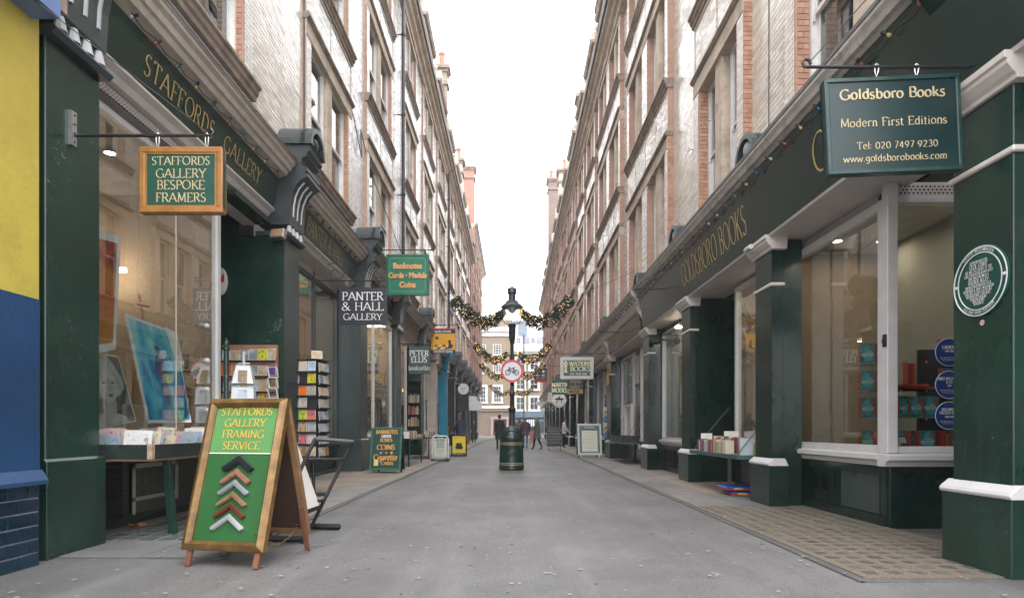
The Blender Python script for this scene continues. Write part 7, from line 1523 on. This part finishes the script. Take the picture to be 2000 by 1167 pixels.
m=MB(); m.box(-22,-3.2,89.9,90.2,0,3.9).box(-.6,-.05,89.9,90.2,0,3.9).box(-3.2,-.6,89.9,90.2,2.75,3.9).box(-22,-.05,89.7,90,3.75,3.95); m.build('ground_floor',BRN,FA); m=MB(); m.box(-3.2,-2.9,89.75,89.95,0,2.75).box(-.9,-.6,89.75,89.95,0,2.75).box(-3.3,-.5,89.72,89.95,2.6,2.95); m.build('door_surround',pm('pale door surround',(.33,.27,.23),.7,bump=0),FA); MB().box(-2.9,-.9,90.2,90.3,0,2.6).build('door',pm('dull red door',(.14,.04,.03),.5,bump=0),FA)
letters(FA,Matrix.Translation((6-1.8,-94+89.69,3.2)),[],GOLD) if 0 else None
zm0=ZX(0,687)[1]; zm1=ZX(0,672)[1]; zm2=ZX(0,655)[1]
MB().box(.0,24,90,100,3.2,zm0).build('wall',YELB,FB,norm=False); m=MB(); m.box(-.02,24,89.7,90,zm0-.3,zm0).box(-.02,24,89.4,90,zm0,zm1-.3).box(.0,24,89.7,90.2,zm1-.3,zm1)
for k in range(9): m.box(.2+k*.6,.38+k*.6,89.55,89.7,zm0-.28,zm0)
m.box(0,24,89.85,90,ZX(0,733)[1],ZX(0,730)[1]).box(0,24,89.8,90,ZX(0,818)[1],ZX(0,815)[1]); m.build('cornice',WHF,FB)
m=MB(); m.ext([(90.1,zm1-.1),(90.9,zm2),(97,zm2),(97,zm1-.1)],.0,5.2,'x'); m.build('roof',pm('grey slate mansard',(.19,.22,.26),.6,space='World',scale=1,bump=0),FB)
for x0 in (1007,1035): a,b=ZX(x0-1,0)[0],ZX(x0+13,0)[0]; m=MB(); m.box(a,b,90.0,91,zm1,zm2-.1); d_=m.build('dormer',WHF,FB); sash(d_,a+.2,b-.2,zm1+.1,zm2-.3,89.97,2,2)
m=MB(); m.box(.1,3.0,92,96,zm2,ZX(0,624)[1]); m.box(0,3.3,91.6,96.2,ZX(0,624)[1],ZX(0,620)[1]); m.build('penthouse',pm('pale penthouse cladding',(.5,.55,.6),.5,bump=0),FB); MB().box(.9,2.2,91.95,92,zm2+.2,ZX(0,628)[1]).build('pane',pm('penthouse glazing',(.2,.25,.3),.2,bump=0),FB)
for (y0,y1) in ((699,722),(740,760),(775,800)):
    for (x0,x1) in ((1008,1024),(1035,1051)): sash(FB,ZX(x0,0)[0],ZX(x1,0)[0],ZX(0,y1)[1],ZX(0,y0)[1],89.98,2,2,.22)
m=MB(); m.box(0,24,89.8,90.05,0,ZX(0,803)[1]); m.build('shopfront_fascia',pm('slate blue shopfront',(.10,.15,.19),.5,bump=0,space='World'),FB); m=MB(); m.box(.4,5,89.78,89.8,.5,ZX(0,822)[1]); m.build('pane',pm('far window glass',(.05,.06,.07),.12,bump=0),FB)
for k in range(10):
    a=ZX(1023,0)[0]+k*.15; m=MB(); m.hexa([(a,88.6,1.55),(a+.15,88.6,1.55),(a+.15,88.62,1.55),(a,88.62,1.55)],[(a,89.75,2.5),(a+.15,89.75,2.5),(a+.15,89.77,2.5),(a,89.77,2.5)]); m.build('awning_stripe',WHF if k%2 else pm('black awning',(.03,.03,.035),.7,bump=0),FB)
MB().tube([(ZX(1023,0)[0],88.9,0),(ZX(1023,0)[0],88.9,15)],.09,8).build('far_pole',BLACKM,None); tag(bpy.data.objects['far_pole'],'thin dark pole standing in front of the far brick building','pole')
pb=thing('pink_board','pink board standing on the paving beside the person in the green grey coat','board',(W(1039,0,44).x,44,0)); m=MB(); m.box(pb.location.x-.17,pb.location.x+.17,44,44.08,.12,1.0); m.build('panel',pm('salmon pink board',(.5,.22,.22),.6,bump=0),pb); m=MB(); m.box(pb.location.x-.17,pb.location.x-.12,44,44.08,0,.12).box(pb.location.x+.12,pb.location.x+.17,44,44.08,0,.12); m.build('foot',BLACKM,pb)

# ------------------------------------------------------------------ people
SKIN=pm('skin',(.42,.25,.18),.5,bump=0,var=.05)
def person(label,x,y,rz,h,top,legs,shoe,hair,hairlen=0,coat=None,coatlen=0,pose=None,bulk=1.,acc=None):
    k=h/1.75; r=thing('person',label,'person',(x,y,0),rz); P=dict(step=.0,la=(-.05,.05),ra=(-.05,.05),lean=0,head=0); P.update(pose or {})
    st=P['step']; L=P['lean']
    V=[(0,0,.96),(0,.01,1.12),(0,L*.5,1.32),(0,L*.8,1.46),(0,L,1.54),(0,L+.01,1.62),
       (-.10,0,.92),(-.10,st*.45+.03,.50),(-.10,st-.03,.09),(-.11,st+.12,.03),
       (.10,0,.92),(.10,-st*.45+.03,.50),(.10,-st-.06,.09),(.11,-st+.09,.03)]
    E=[(0,1),(1,2),(2,3),(3,4),(4,5),(0,6),(6,7),(7,8),(8,9),(0,10),(10,11),(11,12),(12,13)]
    RD=[.14,.125,.15,.11,.05,.05,.095,.062,.045,.04,.095,.062,.045,.04]
    RD=[a*(bulk if i<4 else 1) for i,a in enumerate(RD)]
    for sg,key in ((-1,'la'),(1,'ra')):
        e,hd=P[key][0],P[key][1]; b=len(V)
        V+=[(sg*.19*bulk,L*.8,1.42),(sg*.235*bulk,L*.8-.02+e,1.14),(sg*.22*bulk*(P.get('in',1)),L*.8+hd,1.14-math.sqrt(max(.0,.0605-(hd-e)**2)) if abs(hd-e)<.24 else 1.12),]
        E+=[(3,b),(b,b+1),(b+1,b+2)]; RD+=[.065*bulk,.052*bulk,.036]
    me=bpy.data.meshes.new('b'); me.from_pydata([(a*k,b*k,c*k) for a,b,c in V],E,[]); ob=bpy.data.objects.new('b',me); COL.objects.link(ob)
    md=ob.modifiers.new('s','SKIN'); 
    for i,sv in enumerate(me.skin_vertices[0].data): sv.radius=(RD[i]*k*(1.12 if i<4 else 1),RD[i]*k*(.8 if i<4 else 1)); sv.use_root=(i==0)
    ob.modifiers.new('ss','SUBSURF').levels=2
    dg=bpy.context.evaluated_depsgraph_get(); em_=bpy.data.meshes.new_from_object(ob.evaluated_get(dg)); bpy.data.objects.remove(ob)
    bm=bmesh.new(); bm.from_mesh(em_); bpy.data.meshes.remove(em_)
    B=MB(); B.v=[tuple(v.co) for v in bm.verts]; 
    bm.verts.index_update()
    for f in bm.faces:
        c=f.calc_center_median()/k; z=c.z; hx=abs(c.x)
        wr=any((Vector(V[i])-c).length<.055 for i in (len(V)-1,len(V)-4))
        mi=0 if (z>1.53 or wr) else (3 if z<.11 else (2 if z<.93 and hx<.2 else 1))
        B.f.append(tuple(v.index for v in f.verts)); B.m.append(mi)
    bm.free()
    hz=1.655*k; hy=(L+.02)*k; B.ball((0,hy,hz),(.072*k,.09*k,.115*k),14,10,0); B.ball((0,hy+.092*k,hz-.012*k),(.014*k,.022*k,.022*k),6,5,0); B.ball((-.073*k,hy,hz-.01*k),(.012*k,.02*k,.03*k),6,5,0); B.ball((.073*k,hy,hz-.01*k),(.012*k,.02*k,.03*k),6,5,0)
    for sx_ in (-.028,.028): B.ball((sx_*k,hy+.082*k,hz+.012*k),(.011*k,.008*k,.006*k),6,4,4)
    B.ball((0,hy+.083*k,hz-.055*k),(.022*k,.008*k,.006*k),6,4,5)
    for i in (len(V)-1,len(V)-4):
        w_=Vector(V[i])*k; d=(Vector(V[i])-Vector(V[i-1])).normalized(); s_=Vector((1,0,0))
        if d.z>-.5: s_=Vector((0,0,1))
        B.tube([w_,w_+d*.045*k,w_+d*.09*k],[.026*k,.036*k,.03*k],8,0)
        for q in range(4): o=s_*(.016*(q-1.5))*k; B.tube([w_+d*.08*k+o,w_+d*(.12+.01*(q in(1,2)))*k+o,w_+d*(.15+.015*(q in(1,2)))*k+o+Vector((0,.012,0))*k],[.009*k,.008*k,.006*k],5,0)
        B.tube([w_+d*.03*k+Vector((0,.02,0))*k,w_+d*.07*k+Vector((0,.045,0))*k,w_+d*.10*k+Vector((0,.05,0))*k],[.011*k,.009*k,.007*k],5,0)
    B.build('body',[SKIN,top,legs,shoe,BLACKP,pm('lips',(.3,.1,.09),.5,bump=0)],r,world=False,smooth=True)
    H=MB(); H.ball((0,hy-.018*k,hz+.028*k),(.085*k,.095*k,.108*k),14,9)
    if hairlen: H.lathe((0,hy-.045*k,hz-hairlen*k),[(.05*k,0),(.09*k,hairlen*.3*k),(.085*k,hairlen*k),(.05*k,(hairlen+.06)*k)],12,0,'z',.62)
    H.build('hair',hair,r,world=False,smooth=True)
    if coat:
        C=MB(); lv=[(1.49,.085,.07),(1.44,.17,.105),(1.30,.185*bulk,.13*bulk),(1.1,.165*bulk,.125*bulk),(.95,.19*bulk,.145*bulk),(.93-coatlen*.5,.2*bulk,.16*bulk+abs(st)*.2),(.93-coatlen,.215*bulk,.17*bulk+abs(st)*.4)]
        b=0
        for i,(z,a,c) in enumerate(lv):
            for j in range(18):
                t=j*math.pi/9; wv=1+.05*math.sin(5*t+i)*(i>3); C.v.append((a*wv*math.cos(t)*k,(L*.8*(z-.9)/.55*(z>.9)+c*wv*math.sin(t))*k,z*k))
        for i in range(len(lv)-1):
            for j in range(18): C.f.append((i*18+j,i*18+(j+1)%18,(i+1)*18+(j+1)%18,(i+1)*18+j)); C.m.append(0)
        C.f.append(tuple(range(18))); C.m.append(0); C.f.append(tuple(len(C.v)-18+j for j in reversed(range(18)))); C.m.append(0)
        C.build('coat',coat,r,world=False,smooth=True); cl=MB(); cl.tube([(.075*k*math.cos(a*.63),(L*.9+.065*math.sin(a*.63))*k,1.50*k) for a in range(11)],.022*k,6); cl.build('collar',coat,r,world=False,smooth=True)
    return r
def cl(nm,c,r_=.75): return pm(nm,c,r_,var=.15,scale=9,bump=.2,bscale=50)
BLK=cl('black wool',(.012,.012,.014)); 
p=W(975.5,0,30.2); person('person in a long black coat walking away, seen left of the litter bin',p.x,30.2,R(4),1.76,BLK,BLK,BLACKM,cl('dark cropped hair',(.02,.015,.012)),0,BLK,.38,dict(step=.16,la=(-.08,.04),ra=(.05,.12)))
p=W(1026,0,33.6); person('person in a plum jacket and blue jeans walking away beside the bin',p.x,33.6,R(-6),1.70,cl('plum padded jacket',(.07,.03,.06)),cl('blue jeans',(.05,.10,.18)),BLACKM,cl('grey brown hair',(.12,.09,.07)),.05,cl('plum padded jacket',(.07,.03,.06)),.12,dict(step=.14,la=(-.05,.08),ra=(.02,.1)),1.1)
p=W(1014,0,34.6); person('person in a brown fur hooded jacket mostly hidden behind the litter bin',p.x,34.6,R(3),1.66,cl('khaki brown parka',(.11,.08,.055)),cl('dark trousers',(.02,.02,.025)),BLACKM,cl('fur hood',(.16,.11,.07)),.16,cl('khaki brown parka',(.11,.08,.055)),.15,dict(step=-.12),1.12)
p=W(1049,0,31.8); person('person with long fair hair in a knee length green grey coat and black boots',p.x,31.8,R(72),1.72,cl('green grey coat',(.10,.115,.09)),cl('black tights',(.012,.012,.014)),BLACKM,cl('fair grey hair',(.28,.22,.15)),.26,cl('green grey coat',(.10,.115,.09)),.36,dict(step=.2,la=(.1,.26),ra=(.0,.1)))
p=W(901,0,26.2); person('person with bobbed brown hair in a navy jacket looking into a shop',p.x,26.2,R(62),1.74,cl('navy jacket',(.022,.03,.05)),cl('navy trousers',(.015,.018,.028)),BLACKM,cl('brown bobbed hair',(.13,.065,.035)),.13,cl('navy jacket',(.022,.03,.05)),.12,dict(step=.08,la=(.08,.24),ra=(.06,.2),lean=.06),1.1)
m=MB(); p2=W(912,0,26.0); m.box(p2.x-.07,p2.x+.09,25.9,26.15,.42,.80); m.tube([(p2.x-.04,26.02,.8),(p2.x-.05,26.02,1.1),(p2.x+.03,26.02,1.1),(p2.x+.05,26.02,.8)],.012,5); tag(m.build('shoulder_bag',cl('chestnut leather',(.20,.07,.03),.4),None,bev=.02),'chestnut brown bag hanging at the side of the person in navy','bag')
p=W(925.5,0,47.5); person('small distant person in dark clothes with hands together, facing this way',p.x,47.5,R(185),1.71,cl('dark blue anorak',(.02,.025,.045)),cl('dark trousers',(.02,.02,.025)),BLACKM,cl('red brown hair',(.15,.05,.03)),.04,cl('dark blue anorak',(.02,.025,.045)),.1,dict(la=(.08,.24),ra=(.08,.24)))
p=W(1101,0,35.0); person('person in a white padded jacket and black trousers reading outside a shop',p.x,35.0,R(-105),1.68,cl('off white jacket',(.50,.49,.48)),cl('black trousers',(.015,.015,.018)),BLACKM,cl('black hair',(.02,.016,.014)),.12,cl('off white jacket',(.50,.49,.48)),.1,dict(la=(.1,.26),ra=(.1,.26),lean=.05))
m=MB(); p2=W(1108.5,0,34.9); m.box(p2.x-.1,p2.x+.08,34.8,35.05,1.08,1.10); tag(m.build('open_book',pm('open book',(.4,.35,.3),.7,bump=0),None),'open book held by the person in the white jacket','book')

# ------------------------------------------------------------------ thin haze volume added to wash out the far end of the lane
hz=MB().box(-24.5,24.5,-10,101,-1.1,27.2).build('haze',[],None,norm=True); tag(hz,kind='stuff')
hm=bpy.data.materials.new('haze'); hm.use_nodes=True; hm.node_tree.nodes.clear(); ho=hm.node_tree.nodes.new('ShaderNodeOutputMaterial'); hv=hm.node_tree.nodes.new('ShaderNodeVolumePrincipled')
hv.inputs['Color'].default_value=(.96,.96,.97,1); hv.inputs['Density'].default_value=.0011; hv.inputs['Anisotropy'].default_value=.2; hm.node_tree.links.new(hv.outputs[0],ho.inputs['Volume']); hz.data.materials.append(hm)
